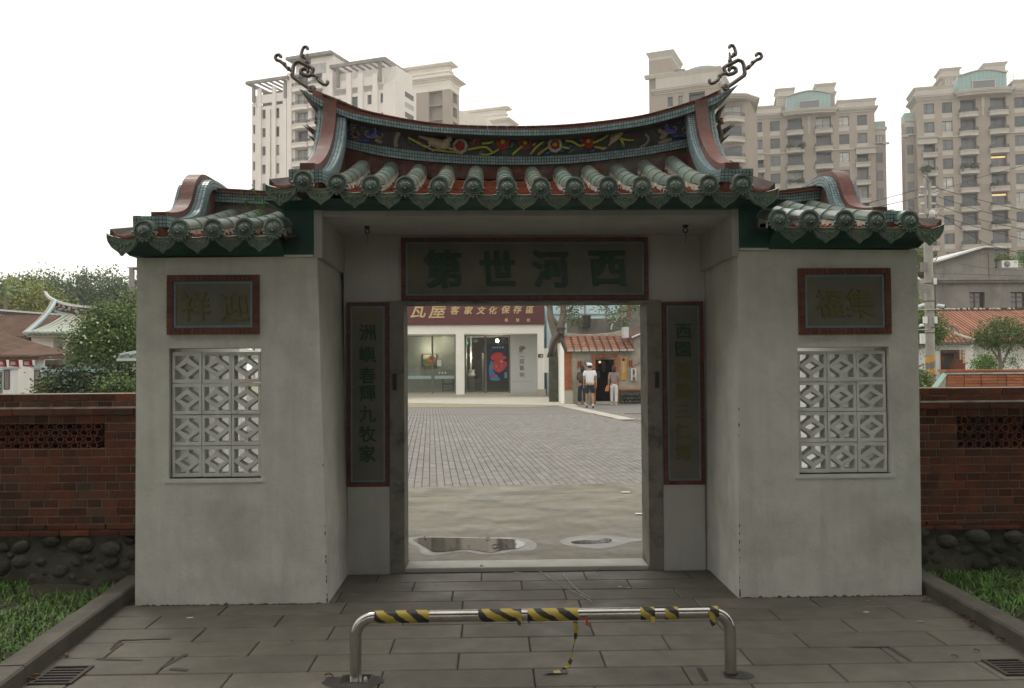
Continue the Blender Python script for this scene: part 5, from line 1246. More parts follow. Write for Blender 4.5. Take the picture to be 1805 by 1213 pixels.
for s_ in (-1, 1):
    for j in range(3): seg_(.02,.10+.05*j,.02+s_*(.17-.04*j),.17+.05*j); lg.blob((q.x+.02+s_*(.17-.04*j), q.y, q.z+.19+.05*j), .03,.01,.03,6,4)
lg.blob((q.x+.02, q.y, q.z+.29), .035,.01,.035,6,4); lg.build('emblem', M('text_grey'), wp)
o = MB(); q0 = P(920,612,GL-.055); o.box(q0.x-.2, q0.x+.2, GL-.056, GL-.051, ZG(623.4), ZG(623.0)); o.build('rule_line', M('text_grey'), wp)
o = MB(); o.box(XG(901.5), XG(940), GL-.056, GL-.051, ZG(672.7), ZG(672.4)); o.build('rule_line', M('alu'), wp)
# glazing
def mull(pa, pb_): 
    o = MB(); o.box(XG(pa), XG(pb_), GL-.04, GL+.06, zf, bz0); o.build('mullion', M('alu'), gal)
for a_ in ((760.8,764),(802,804.5),(817.5,820),(854.3,857.8),(897,899.5),(705,708)): mull(*a_)
o = MB(); o.box(XG(560), XG(899), GL-.035, GL+.05, bz0-.06, bz0); o.build('head_rail', M('alu'), gal)
o = MB(); o.box(XG(560), XG(899), GL-.035, GL+.05, zf, zf+.06); o.build('sill_rail', M('pale_concrete'), gal)
for xa, xb in ((708,760.8),(764,802),(820,854.3),(857.8,897)):
    o = MB(); o.box(XG(xa), XG(xb), GL, GL+.012, zf+.06, bz0-.06); o.build('glass_pane', M('shop_glass'), gal)
# rooms behind the glass
o = MB(); o.box(XG(560), XG(819), GL+1.6, GL+1.7, zf, bz0+.0); o.box(XG(819), XG(822), GL+.06, GL+1.7, zf, bz0); o.build('inner_wall', M('interior_grey'), gal)
o = MB(); o.box(XG(819), XG(899), GL+3.6, GL+3.7, zf, bz0); o.box(XG(899), XG(901), GL+.1, GL+3.7, zf, bz0); o.build('inner_wall', M('interior_dark'), gal)
o = MB(); o.box(XG(822), XG(899), GL+.06, GL+3.6, zf, zf+.01); o.build('inner_floor', M('floor_dark'), gal)
o = MB(); o.box(XG(828), XG(831), GL+1.0, GL+1.1, zf, bz0); o.build('curtain', M('curtain'), gal)
o = MB(); o.box(XG(849), XG(852.5), GL+1.2, GL+1.3, zf, ZG(622)); o.build('inner_door', M('alu'), gal)
YI = GL+1.55; XI_ = lambda px: P(px, 640, YI).x; ZI = lambda py: P(770, py, YI).z
pc = thing('painting', (XI_(757.5), YI, ZI(646)), 'small framed landscape painting of an orange boat hung behind the glass', 'painting')
o = MB(); o.box(XI_(744.5), XI_(770.5), YI-.03, YI+.04, ZI(646), ZI(623.5)); o.build('frame', M('wood_brown'), pc)
for pts, mt in (([(746,644.8),(769,644.8),(769,625),(746,625)],'leaf_olive'), ([(746,634),(752,632),(758,627),(764,627),(769,631),(769,625),(746,625)],'scroll_cream'), ([(754,634.5),(758,639.5),(764,639.5),(767.5,633),(760,634)],'poster_red'), ([(756,641),(764,644.5),(750,644.8),(748,642)],'leaf_yellow'), ([(759,629),(765,629),(766,633),(757,633)],'black')):
    o = MB(); dd = {'leaf_olive':.031,'scroll_cream':.034,'poster_red':.040,'leaf_yellow':.037,'black':.043}[mt]
    o.poly([(XI_(x), YI-dd, ZI(y)) for x, y in pts]); o.build('paint_patch', M(mt), pc)
o = MB(); o.box(XG(770.5), XG(778), GL-.008, GL-.001, ZG(645), ZG(634)); o.build('notice', M('litter_white'), gal)
for xa, xb in ((708.5,760),(766,800.5)):
    o = MB(); o.box(XG(xa), XG(xb), GL-.006, GL-.001, ZG(667.3), ZG(661.8)); o.build('glass_stripe', M('strip_blue'), gal)
o = MB()
for i in range(3):
    c = (XG(774.8+5.2*i), GL-.004, ZG(656.8)); o.lathe([(.0001,0),(.052,0),(.052,.004),(.0001,.004)], c, 'y', 14)
o.build('glass_emblem', M('panel_white'), gal); text('Café · Art', .15, .002, 0, shear=.3, name='glass_lettering', m=M('panel_white'), parent=gal, at=P(780.5, 651.5, GL-.006)) if False else None
o = MB(); 
for xa, xb, za, zb in ((781,800.5,677.5,675.8),(781,782.2,689,668),(799.3,800.5,689,668),(781,800.5,688.2,687)): o.box(XI_(xa), XI_(xb), YI-.9, YI-.5, ZI(za), ZI(zb))
tag(o.build('bench', M('black')), 'dark low shelf bench inside the gallery behind the glass', 'bench')
es = MB(); es.box(XG(819.6), XG(824.4), GL+.9, GL+.95, ZG(605.9), ZG(600.9)); et = es.build('exit_sign', M('exit_green'), center=True); tag(et, 'small lit green exit sign inside the gallery', 'sign')
ar = MB(); qx, qz = XG(822), ZG(603.4); ar.box(qx-.04, qx+.035, GL+.892, GL+.899, qz-.012, qz+.012); ar.prism([(qx-.04,qz-.035),(qx-.04,qz+.035),(qx-.075,qz)], GL+.892, GL+.899); ar.build('arrow', M('litter_white'), et)
sx, sy = P(831.5,655,GL+1.0).x, GL+1.0; sz = P(831,665,sy).z
scu = MB(); scu.lathe([(.0001,0),(.14,.0),(.20,.06),(.21,.14),(.17,.23),(.15,.30),(.17,.38),(.19,.43),(.16,.43),(.12,.36),(.0001,.34)], (sx, sy, sz), n=14)
tag(scu.build('sculpture', M('sculpture_white')), 'white vase-like sculpture on a pedestal behind the glass', 'sculpture')
o = MB(); o.box(sx-.16, sx+.16, sy-.16, sy+.16, zf+.01, sz-.002); tag(o.build('pedestal', M('alu')), 'grey pedestal under the white sculpture', 'pedestal')
lq = P(876.5, 600.5, GL+.8); o = MB(); o.lathe([(.0001,-.11),(.07,-.09),(.11,0),(.07,.09),(.0001,.11)], lq, n=12); tag(o.build('globe_lamp', M('lamp_glow')), 'glowing round ceiling lamp above the poster', 'lamp')
for nm_, (lx, ly, lz), e_, r_ in (('globe_lamp_light', (lq.x, lq.y-.2, lq.z-.2), 60, .12), ('painting_lamp_light', (XI_(757), YI-.5, ZI(615)), 28, .08), ('inner_fill_light', (XI_(785), YI-.7, ZI(600)), 22, .1), ('sculpture_fill_light', (sx, sy-.3, sz+1.2), 22, .08)):  # inner and sculpture lights are added to brighten the room, no lamp seen
    l_ = bpy.data.lights.new(nm_, 'POINT'); l_.energy = e_; l_.shadow_soft_size = r_; l_.color = (1,.86,.66); lo_ = bpy.data.objects.new(nm_, l_); lo_.location = (lx, ly, lz); COL.objects.link(lo_)
# poster
pt_ = thing('poster', (P(877.5,640,GL-.03).x, GL-.03, ZG(671)), 'tall navy exhibition poster with a red abstract face', 'poster')
o = MB(); o.box(XG(858.5), XG(895), GL-.03, GL-.012, ZG(671), ZG(607)); o.build('poster_sheet', M('poster_navy'), pt_)
def pz(pts, mt, dd, nm='poster_shape'):
    o = MB(); sm = smooth_tab([(XG(740+x/9.025), ZG(590+y/9.025)) for x, y in pts+[pts[0]]], len(pts)*4)[:-1]; o.poly([(x, GL-.03-dd, z) for x, z in sm][::-1]); o.build(nm, M(mt), pt_)
pz([(1125,415),(1165,430),(1180,500),(1170,580),(1230,650),(1270,725),(1140,728),(1105,650),(1100,520)], 'poster_blue', .002)
pz([(1120,640),(1215,640),(1235,665),(1125,668)], 'poster_red', .004); pz([(1130,695),(1245,690),(1268,725),(1140,727)], 'poster_teal', .004); pz([(1105,500),(1150,480),(1160,530),(1110,560)], 'poster_teal', .004)
pz([(1130,350),(1180,300),(1260,285),(1325,305),(1310,335),(1365,345),(1375,380),(1320,405),(1350,430),(1385,440),(1385,490),(1360,525),(1335,560),(1270,600),(1215,590),(1165,530),(1155,460),(1190,410),(1140,400)], 'poster_red', .006)
for x, y, mt in ((1270,352,'alu'),(1298,428,'strip_blue'),(1300,500,'poster_blue')): pz([(x-20,y),(x,y-16),(x+20,y),(x,y+16)], mt, .008)
pz([(1205,490),(1230,500),(1220,525),(1200,515)], 'sign_yellow', .008)
text('2023 夏 季 展', .115, .002, 0, name='poster_lettering', m=M('litter_white'), parent=pt_, at=P(877.5, 612.5, GL-.04)); text('2023.07.01', .05, .002, 0, name='poster_lettering', m=M('alu'), parent=pt_, at=P(865, 618, GL-.04))
o = MB()
for k in range(6): o.box(XG(889), XG(893.6), GL-.036, GL-.033, ZG(658+k*1.7), ZG(657.2+k*1.7))
o.build('poster_small_print', M('strip_blue'), pt_)
# house number plate on the column
o = MB(); o.box(xg(948.4), xg(957.4), YG-.075, YG-.051, zg(631.3), zg(625)); npl = o.build('number_plate', M('wood_brown'), gal)
o = MB(); o.box(xg(953), xg(956.3), YG-.08, YG-.0755, zg(629.5), zg(627.5)); o.build('plate_square', M('litter_white'), npl)

# ================================================================== LITTLE BRICK HOUSE
YH = 30.8
hx = lambda px: P(px, 660, YH).x
hz = lambda py: P(1060, py, YH).z
ho = thing('brick_farmhouse', (hx(1060), YH+2, 0), 'small old stucco farmhouse with orange tiled roof and dark doorway', 'house')
zE_ = hz(619); 
def wallh(xa, xb, za, zb, nm='wall', mt='stucco_old', y0=0, y1=.25): o = MB(); o.box(hx(xa), hx(xb), YH+y0, YH+y1, za, zb); return o.build(nm, M(mt), ho)
dT = hz(634); 
wallh(1007.5, 1049.5, 0, zE_); wallh(1083.5, 1160, 0, zE_); wallh(1049.5, 1083.5, dT, zE_)
wallh(995, 1007.5, hz(688), zE_, 'corner_pilaster', 'brick_orange_isl', -.03, .3); wallh(995, 1010, 0, hz(688), 'pilaster_base', 'pale_concrete', -.06, .3)
nb = 0
for k in range(30):
    za = hz(688)+k*.062
    if za > zE_-.06: break
    for j in range(2):
        xa = hx(995)+(hx(1007.5)-hx(995))*(.5*j); inst('brick', ubo, (xa+.077, YH-.035, za+.031), ho, scale=(.146, .03, .055))
for xa, xb, za, zb in ((1043.5,1049.5,0,hz(625)),(1083.5,1090.5,0,hz(625)),(1049.5,1083.5,hz(630.5),hz(625))):
    n = max(1, int((zb-za)/.065)) if xb-xa < 20 else 1; m = 1 if xb-xa < 20 else 14
    for i in range(n):
        for j in range(m):
            x0_ = hx(xa)+(hx(xb)-hx(xa))*j/m; x1_ = hx(xa)+(hx(xb)-hx(xa))*(j+1)/m
            inst('brick', ubo, ((x0_+x1_)/2, YH-.02, za+(zb-za)*(i+.5)/n), ho, scale=(x1_-x0_-.006, .05, (zb-za)/n-.006))
o = MB(); o.box(hx(1049.5), hx(1083.5), YH+.0, YH+.1, dT-.0, hz(630.5)); o.build('lintel', M('stucco_old'), ho)
o = MB(); o.box(hx(1048), hx(1085), YH+.26, YH+3.2, 0, .02); o.box(hx(1020), hx(1110), YH+3.2, YH+3.3, 0, zE_); o.box(hx(1040), hx(1042), YH+.26, YH+3.2, 0, zE_); o.box(hx(1092), hx(1094), YH+.26, YH+3.2, 0, zE_); o.box(hx(1020), hx(1110), YH+.26, YH+3.2, zE_-.05, zE_); o.build('dark_room', M('interior_dark'), ho)
for px0, px1, py0, py1, mt in ((1056,1065,636,652,'interior_grey'),(1072,1078,636,657,'curtain'),(1055,1068,654,667,'interior_grey'),(1066,1070,636,640,'window_glow')):
    o = MB(); o.box(hx(px0), hx(px1), YH+2.0, YH+2.05, hz(py1), hz(py0)); o.build('wall_picture' if mt != 'window_glow' else 'light_strip', M(mt), ho)
o = MB(); o.box(hx(1049.5), hx(1083.5), YH-.12, YH+.25, -.02, .10); o.build('door_sill', M('pale_concrete'), ho)
for xa, xb, ya, yb in ((1017.5,1026.5,649,635.5),(1107,1115.5,648,635)):
    o = MB()
    za, zb = hz(ya), hz(yb); X0, X1 = hx(xa), hx(xb); f_ = .045
    for b_ in ((X0, X1, zb-f_, zb), (X0, X1, za, za+f_), (X0, X0+f_, za+f_, zb-f_), (X1-f_, X1, za+f_, zb-f_), ((X0+X1)/2-.015, (X0+X1)/2+.015, za+f_, zb-f_)): o.box(b_[0], b_[1], YH-.035, YH-.001, b_[2], b_[3])
    w_ = o.build('window', M('brick_orange'), ho); o = MB(); o.box(X0+f_, X1-f_, YH-.012, YH-.002, za+f_, zb-f_); o.build('pane', M('black'), w_)
o = MB(); o.box(hx(1030.5), hx(1038), YH-.10, YH-.002, hz(642.5), hz(635)); mbx = o.build('meter_box', M('concrete_grey'), ho)
o = MB(); o.box(hx(1032.8), hx(1037.5), YH-.108, YH-.101, hz(641), hz(638)); o.build('plate', M('litter_white'), mbx)
sg = thing('shop_sign', (hx(1099), YH-.06, hz(670)), 'tall yellow wooden sign with a column of dark characters beside the doorway', 'sign')
o = MB(); o.box(hx(1094), hx(1104.2), YH-.07, YH-.01, hz(670.3), hz(630)); o.build('board', M('sign_yellow'), sg)
o = MB(); c = (hx(1099), YH-.075, hz(634.3)); o.lathe([(.03,0),(.055,0),(.055,.006),(.03,.006)], c, 'y', 12); o.box(c[0]-.05, c[0]+.05, YH-.082, YH-.076, c[2]-.065, c[2]-.05); o.build('emblem', M('black'), sg)
for i, ch in enumerate('新瓦屋客家文化園'): text(ch, .085, .003, .001, name='character', m=M('litter_white' if i < 5 else 'letter_gold'), parent=sg, at=(hx(1099), YH-.075, hz(639.2+i*3.9)))
ls = thing('light_box_sign', (hx(1115), YH-.1, hz(671)), 'small white box sign with dark characters below the red window', 'sign')
o = MB(); o.box(hx(1111.5), hx(1120.3), YH-.20, YH-.02, hz(671), hz(650)); o.build('box', M('plastic_white'), ls)
for i, ch in enumerate('客家小舖'): text(ch, .13, .003, .003, name='character', m=M('wood_brown'), parent=ls, at=(hx(1116), YH-.205, hz(653.7+i*4.7)))
o = MB(); o.tube([(hx(1113), YH-.05, hz(648)), (hx(1122), YH-.07, hz(643)), (hx(1135), YH-.05, hz(636)), (hx(1150), YH-.05, hz(628))], .012, 5); o.build('cable', M('cable'), ho)
o = MB(); o.box(hx(1092), hx(1165), YH-.12, YH-.001, hz(688.5), hz(685.5)); o.build('brick_ledge', M('brick_orange_isl'), ho)
o = MB(); o.box(hx(1091.5), hx(1165), YH-.08, YH-.001, 0, hz(688.5)); o.build('footing', M('cobble_mortar'), ho)
rr = random.Random(9)
for i in range(3):
    for j in range(13):
        s = rr.uniform(.14,.19); inst('stone', rr.choice(stones), (hx(1092)+.1+j*.155+(i % 2)*.07, YH-.12, .08+i*.145), ho, rot=(0, rr.uniform(-.5,.5), 0), scale=(s, s*.7, s*.85))
for xa, xb, ya, yb, mt in ((1107,1120,683,672,'black'),):
    pass
# roof: broad orange pan columns between dark channels
rz = hz(590); yT = YH+1.6
rt = MB(); rt.loft([[(x, YH-.28, hz(617.5)), (x, yT, rz), (x, yT+1.6, rz-.6), (x, yT+1.6, rz-.7), (x, yT, rz-.1), (x, YH-.28, hz(617.5)-.06)] for x in (hx(996.5), hx(1117))]); rf = rt.build('roof', M('tile_dark'), ho)
n = 9; x0_, x1_ = hx(998), hx(1117)
for i in range(n):
    xa = x0_+(x1_-x0_)*i/n+.045; xb = x0_+(x1_-x0_)*(i+1)/n-.045
    for k in range(6):
        t0, t1 = k/6, (k+1)/6+.02; ya, yb = YH-.30+(yT-YH+.30)*t0, YH-.30+(yT-YH+.30)*t1; za, zb = hz(617.5)+(rz-hz(617.5))*t0+.04, hz(617.5)+(rz-hz(617.5))*t1+.03
        o = MB(); sh = 0
        o.hexa([(xa,ya,za-.02),(xb,ya,za-.02),(xb,yb,zb-.03),(xa,yb,zb-.03),(xa+.02,ya,za+.025),(xb-.02,ya,za+.025),(xb-.02,yb,zb),(xa+.02,yb,zb)]); o.build('pan_tile', M('tile_orange'), rf)
    o = MB(); o.box(xa-.02, xb+.02, YH-.33, YH-.29, hz(619.5), hz(616)); o.build('eaves_mortar', M('mortar_white'), rf)
o = MB(); sp = smooth_tab([(hx(999), hz(584)), (hx(1030), hz(587)), (hx(1060), hz(587)), (hx(1090), hz(584.5)), (hx(1106), hz(581))], 20)
o.loft([[(x, yT-.05, rz-.05), (x, yT-.05, z), (x, yT+.25, z+.03), (x, yT+.25, rz-.05)] for x, z in sp]); o.build('ridge', M('stucco_old'), ho)
o = MB(); o.box(hx(990), hx(999.5), yT-.25, yT+.3, rz-.3, hz(578)); o.blob((hx(995), yT, hz(577)), .2, .2, .14, 8, 5, jit=.2); o.build('ridge_end', M('tile_dark'), ho)
# gable side wall, seen obliquely
o = MB(); gx, gx2 = hx(995)-.01, P(980,660,YH+3.2).x
o.add([(gx,YH,0),(gx2,YH+3.2,0),(gx2,YH+3.2,zE_),((gx+gx2)/2,YH+1.6,rz),(gx,YH,zE_)], [(0,1,2,3,4)]); o.build('gable_wall', M('gallery_white'), ho)
o = MB(); o.tube([(hx(988),YH-.25,hz(597)),(hx(997),YH-.3,hz(619))], .07, 4); o.tube([(hx(975),YH+2.6,hz(627)),(hx(983),YH+1.8,hz(600)),(hx(993),YH+1.2,hz(583))], .11, 4); o.build('verge', M('tile_dark'), ho)
# annex to the right with a rising roof line
an = thing('annex_house', (hx(1135), YH+1, 0), 'weathered stucco annex with a rising tiled roof edge behind the light box sign', 'house')
o = MB(); o.prism([(hx(1117),zE_),(hx(1175),zE_),(hx(1175),hz(560)),(hx(1117),hz(597))], YH+.0, YH+.3); o.build('wall', M('stucco_old'), an)
o = MB(); 
o.hexa([(hx(1112),YH-.2,hz(600)),(hx(1175),YH-.2,hz(573)),(hx(1175),YH+2,hz(560)),(hx(1112),YH+2,hz(585)),(hx(1112),YH-.2,hz(597.5)),(hx(1175),YH-.2,hz(570)),(hx(1175),YH+2,hz(558)),(hx(1112),YH+2,hz(583))]); o.build('roof', M('tile_brown'), an)
o = MB(); o.tube([(hx(1113),YH-.22,hz(596)),(hx(1175),YH-.22,hz(570))], .045, 4); o.build('verge', M('porcelain'), an)
o = MB(); o.box(hx(1099.5), hx(1108.5), YH-.1, YH+.5, hz(596), hz(577)); o.build('roof_end_block', M('porcelain'), ho)
o = MB(); o.box(hx(1133.5), hx(1140), YH-.03, YH+.0, hz(663), hz(628)); o.build('shutter', M('brick_orange_isl'), an)
# things behind: shed, parapet wall, side yard
YS = 44.; sx_ = lambda px: P(px, 600, YS).x; sz_ = lambda py: P(1050, py, YS).z
sh = thing('metal_shed', (sx_(1050), YS+3, 0), 'large pale blue sheet metal shed with dark rails behind the farmhouse', 'shed')
o = MB(); o.box(sx_(964), sx_(1230), YS, YS+6, 0, sz_(500)); o.build('sheet_wall', M('shed_blue'), sh)
for px in (994.5, 1031.5, 1069, 1108): o = MB(); o.box(sx_(px)-.04, sx_(px)+.04, YS-.08, YS-.002, 0, sz_(505)); o.build('post', M('concrete_grey'), sh)
for py in (554.5, 520): o = MB(); o.box(sx_(966), sx_(1130), YS-.05, YS-.085, sz_(py+1), sz_(py-1)); o.build('rail', M('concrete_grey'), sh)
YP = 36.; qx_ = lambda px: P(px, 600, YP).x; qz_ = lambda py: P(1050, py, YP).z
pw_ = thing('parapet_wall', (qx_(1060), YP, 0), 'streaked grey concrete parapet behind the orange tiled roof', 'wall')
o = MB(); o.box(qx_(999.5), qx_(1140), YP, YP+.3, 0, qz_(561.5)); o.build('wall', M('concrete_grey'), pw_)
o = MB(); o.box(qx_(1025), qx_(1039.5), YP-.5, YP-.01, qz_(578), qz_(557)); tag(o.build('vent_box', M('interior_dark')), 'dark square vent box on the concrete parapet', 'vent')
o = MB(); o.tube([(qx_(1077),YP-.1,qz_(581)),(qx_(1078),YP-.1,qz_(574)),(qx_(1091),YP-.1,qz_(560))], .04, 6); tag(o.build('drain_pipe', M('plastic_white')), 'short bent white pipe in front of the parapet', 'pipe')
o = MB(); o.hexa([(qx_(1108),YP+1,qz_(562)),(qx_(1150),YP+1,qz_(562)),(qx_(1150),YP+4,qz_(562)),(qx_(1108),YP+4,qz_(562)),(qx_(1112),YP+1,qz_(535)),(qx_(1120),YP+1,qz_(520)),(qx_(1120),YP+4,qz_(520)),(qx_(1112),YP+4,qz_(535))]); o.box(qx_(1112.5), qx_(1117.5), YP+.9, YP+.99, qz_(560), qz_(528), 1)
tag(o.build('far_gable', [M('concrete_grey'), M('brick_orange')]), 'grey gable with an orange strip above the parapet', 'house')
o = MB(); o.box(P(968,660,33).x, P(990,660,33).x, 33.0, 33.3, 0, P(975,628,33).z); tag(o.build('yard_wall', M('cobble_mortar')), 'dirty concrete yard wall between gallery and farmhouse', 'wall')
o = MB(); o.box(P(959,640,38).x, P(969,640,38).x, 38, 38.4, P(962,657,38).z, P(962,614,38).z); tag(o.build('downpipe_box', M('gallery_white')), 'pale upright cabinet on the wall behind the gallery corner', 'cabinet')
cb = thing('cinder_block', (G(979,706).x, G(979,706).y, 0), 'dark broken cinder block lying beside the farmhouse corner', 'block')
o = MB(); q = G(979,706)
for xa, xb, za, zb in ((-.22,.22,0,.05),(-.22,.22,.24,.29),(-.22,-.16,.05,.24),(-.03,.03,.05,.24),(.16,.22,.05,.24)): o.box(q.x+xa, q.x+xb, q.y, q.y+.2, za, zb)
o.build('block', M('concrete_grey'), cb)
# leaning tree between the gallery and the farmhouse
YT_ = 33.5; tp = lambda px, py: Vector(P(px, py, YT_))
tr = thing('courtyard_tree', (tp(972,700).x, YT_, 0), 'twisting pale barked tree between the gallery and the farmhouse', 'tree')
o = MB()
for pts, r_ in (([(976,700),(977,640),(976,615),(982,590),(990,570),(993,550),(992,525)], [.26,.25,.24,.22,.17,.14,.12]), ([(980,598),(976,582),(970,560),(969,540),(966,520)], [.17,.16,.15,.13,.10]), ([(986,575),(976,563),(972,556)], [.1,.09,.08]), ([(993,552),(1005,545),(1012,536)], [.07,.05,.03]), ([(969,545),(962,538)], [.06,.03]), ([(992,535),(1040,528),(1075,545)], [.07,.06,.02]), ([(1000,530),(1060,520),(1100,535)], [.06,.05,.02])):
    sp = smooth_tab([tuple(tp(*p)) for p in pts], 14); o.tube(sp, [interp([(i, r_[i]) for i in range(len(r_))], (len(r_)-1)*j/(len(sp)-1)) for j in range(len(sp))], 8)
o.build('trunk', M('bark'), tr)
bl = [(*tp(px, py), rx, .8, rz_) for px, py, rx, rz_ in ((1005,550,.35,.32),(1011,558,.28,.28),(1015,566,.15,.25),(1060,540,.45,.25),(1080,550,.40,.40),(1092,560,.35,.42),(1097,572,.22,.30),(1103,545,.4,.3),(1050,530,.6,.22),(1120,535,.5,.3),(1135,540,.4,.25),(1000,525,.8,.4),(960,515,1.2,.5),(1010,470,1.8,1.3),(1080,440,2.2,1.6),(1060,380,2.0,1.6),(1000,400,1.6,1.5),(1120,480,1.5,1.1))]
crown('crown', 'leaf_olive', bl, 22000, .11, tr, 5, droop=.6)
# ================================================================== PEOPLE
def skin_obj(name, joints, bones, mats, parent, root=0, sub=2):
    me = bpy.data.meshes.new(name); me.from_pydata([tuple(j[0]) for j in joints], bones, []); me.materials.append(mats)
    o = bpy.data.objects.new(name, me); COL.objects.link(o)
    sk = o.modifiers.new('skin', 'SKIN'); sk.use_smooth_shade = True
    for i, j in enumerate(joints):
        d_ = me.skin_vertices[0].data[i]; d_.radius = j[1] if hasattr(j[1], '__len__') else (j[1], j[1]); d_.use_root = (i == root)
    sb = o.modifiers.new('sub', 'SUBSURF'); sb.levels = sub; sb.render_levels = sub
    dg = bpy.context.evaluated_depsgraph_get(); ev = o.evaluated_get(dg); m2 = bpy.data.meshes.new_from_object(ev); bpy.data.objects.remove(o)
    for p in m2.polygons: p.use_smooth = True
    m2.materials.clear(); m2.materials.append(mats)
    ob = bpy.data.objects.new(name, m2); ob.parent = parent; COL.objects.link(ob); FR[ob.name] = Vector((0,0,0)); return ob
def body(t, H, step, sh=.19, hip=.10, lean=0, arms=((-.05,.02),(.06,.0)), female=False, mat_='skin'):
    k = H/1.72
    J = []; B = []
    def a(x, y, z, r): J.append((Vector((x, y, z))*k, (r*k, r*k) if not hasattr(r, '__len__') else (r[0]*k, r[1]*k))); return len(J)-1
    pel = a(0,0,.93,(.14,.10)); wst = a(0,0,1.10,(.115,.085)); chs = a(0,0,1.30,(.15,.10)); nb_ = a(0,0,1.44,(.075,.06)); nk = a(0,.01,1.50,(.05,.05)); hd0 = a(0,.02,1.57,(.065,.075)); hd1 = a(0,.025,1.64,(.078,.09)); hd2 = a(0,.025,1.70,(.055,.06))
    B += [(pel,wst),(wst,chs),(chs,nb_),(nb_,nk),(nk,hd0),(hd0,hd1),(hd1,hd2)]
    for s, st in ((-1, step[0]), (1, step[1])):
        h_ = a(s*hip,0,.86,(.085,.09)); kn = a(s*(hip+.005),st*.5+.02,.50,.055); cf = a(s*(hip+.005),st*.8,.34,.052); an = a(s*hip,st,.09,.034); hl = a(s*hip,st-.03,.035,.03); to = a(s*(hip+.02),st+.15,.028,.032)
        B += [(pel,h_),(h_,kn),(kn,cf),(cf,an),(an,hl),(an,to)]
    for s, (ex, hy) in ((-1, arms[0]), (1, arms[1])):
        S = a(s*sh,0,1.40,(.055,.055)); E_ = a(s*(sh+.045+ex*.2),-.03,1.13,.037); W_ = a(s*(sh+.05+ex),.04+hy,.90,.025); hnd = a(s*(sh+.045+ex),.06+hy,.83,(.032,.020))
        B += [(chs,S),(S,E_),(E_,W_),(W_,hnd)]
        for q in range(4): f_ = a(s*(sh+.045+ex)+.0, .035+hy+.017*q,.755+.006*abs(q-1.5),.009); B.append((hnd,f_))
        th = a(s*(sh+.03+ex)-s*.02,.095+hy,.80,.010); B.append((hnd,th))
    return skin_obj('body', J, B, M(mat_), t)
def shirt(t, H, mt, sleeve=.55, hem=.90, sh=.19, arms=((-.05,.02),(.06,.0)), big=1.13, name='shirt'):
    k = H/1.72; J = []; B = []
    def a(x, y, z, r): J.append((Vector((x, y, z))*k, (r[0]*k*big, r[1]*k*big))); return len(J)-1
    p0 = a(0,0,hem,(.150,.115)); p1 = a(0,0,1.10,(.135,.105)); p2 = a(0,0,1.30,(.155,.112)); p3 = a(0,0,1.425,(.085,.075)); p4 = a(0,.005,1.465,(.052,.052)); B += [(p0,p1),(p1,p2),(p2,p3),(p3,p4)]
    for s, (ex, hy) in ((-1, arms[0]), (1, arms[1])):
        S = a(s*sh,0,1.395,(.062,.062)); E_ = Vector((s*(sh+.045+ex*.2),-.03,1.13)); Sv = Vector((s*sh,0,1.395))
        m_ = Sv+(E_-Sv)*min(1, sleeve); q = a(m_.x, m_.y, m_.z, (.055,.055)); B += [(p2,S),(S,q)]
        if sleeve > 1:
            W_ = Vector((s*(sh+.05+ex),.04+hy,.90)); m2 = E_+(W_-E_)*(sleeve-1); r = a(m2.x, m2.y, m2.z, (.036,.036)); B.append((q,r))
    return skin_obj(name, J, B, M(mt), t)
def trousers(t, H, step, mt, leg=1.0, hip=.10, name='trousers', wide=1.15, ankle=.055):
    k = H/1.72; J = []; B = []
    def a(x, y, z, r): J.append((Vector((x, y, z))*k, (r[0]*k*wide, r[1]*k*wide))); return len(J)-1
    p = a(0,0,.92,(.145,.105)); w_ = a(0,0,1.0,(.125,.095)); B.append((p,w_))
    for s, st in ((-1, step[0]), (1, step[1])):
        h_ = a(s*hip,0,.84,(.088,.095)); kn = Vector((s*(hip+.005),st*.5+.02,.50)); hv = Vector((s*hip,0,.84)); B.append((p,h_))
        if leg < .9: m_ = hv+(kn-hv)*leg/.6; q = a(m_.x, m_.y, m_.z, (.080,.080)); B.append((h_,q))
        else:
            q = a(kn.x, kn.y, kn.z, (.062,.062)); r = a(s*hip, st, .11, (ankle,ankle)); B += [(h_,q),(q,r)]
    return skin_obj(name, J, B, M(mt), t)
def shoe(t, H, s, st, mt, hip=.10, name='shoe'):
    k = H/1.72; J = []; 
    for x, y, z, r in ((s*hip,st-.06,.045,.042),(s*hip,st+.03,.05,.042),(s*(hip+.015),st+.15,.035,.036)): J.append((Vector((x,y,z))*k, (r*k, r*k)))
    return skin_obj(name, J, [(0,1),(1,2)], M(mt), t, sub=1)
def local(mb, name, mt, t): o = mb.build(name, mt, t); return o
def headpiece(t, H, mt, name, hair=True, long=False):
    k = H/1.72; o = MB(); c = (0, .0*k, 1.635*k)
    o.blob((0, .0, 1.645*k), .092*k, .108*k, .105*k, 12, 8, jit=.01)
    if long: o.blob((0, -.03*k, 1.56*k), .105*k, .085*k, .14*k, 12, 8, jit=.02)
    return o.build(name, M(mt), t)
def face(t, H):
    k = H/1.72; o = MB(); y = .115*k
    for s in (-1, 1): o.blob((s*.03*k, y-.006*k, 1.635*k), .010*k, .007*k, .007*k, 6, 4)
    o.build('eyes', M('hair'), t)
    o = MB(); o.blob((0, y+.012*k, 1.60*k), .012*k, .018*k, .022*k, 6, 5); 
    for s in (-1, 1): o.blob((s*.082*k, .02*k, 1.62*k), .010*k, .018*k, .028*k, 6, 5)
    o.build('nose_and_ears', M('skin'), t)
    o = MB(); o.blob((0, y-.002*k, 1.562*k), .024*k, .006*k, .006*k, 6, 4); o.build('mouth', M('scroll_rust'), t)
q = G(1040,719.5)
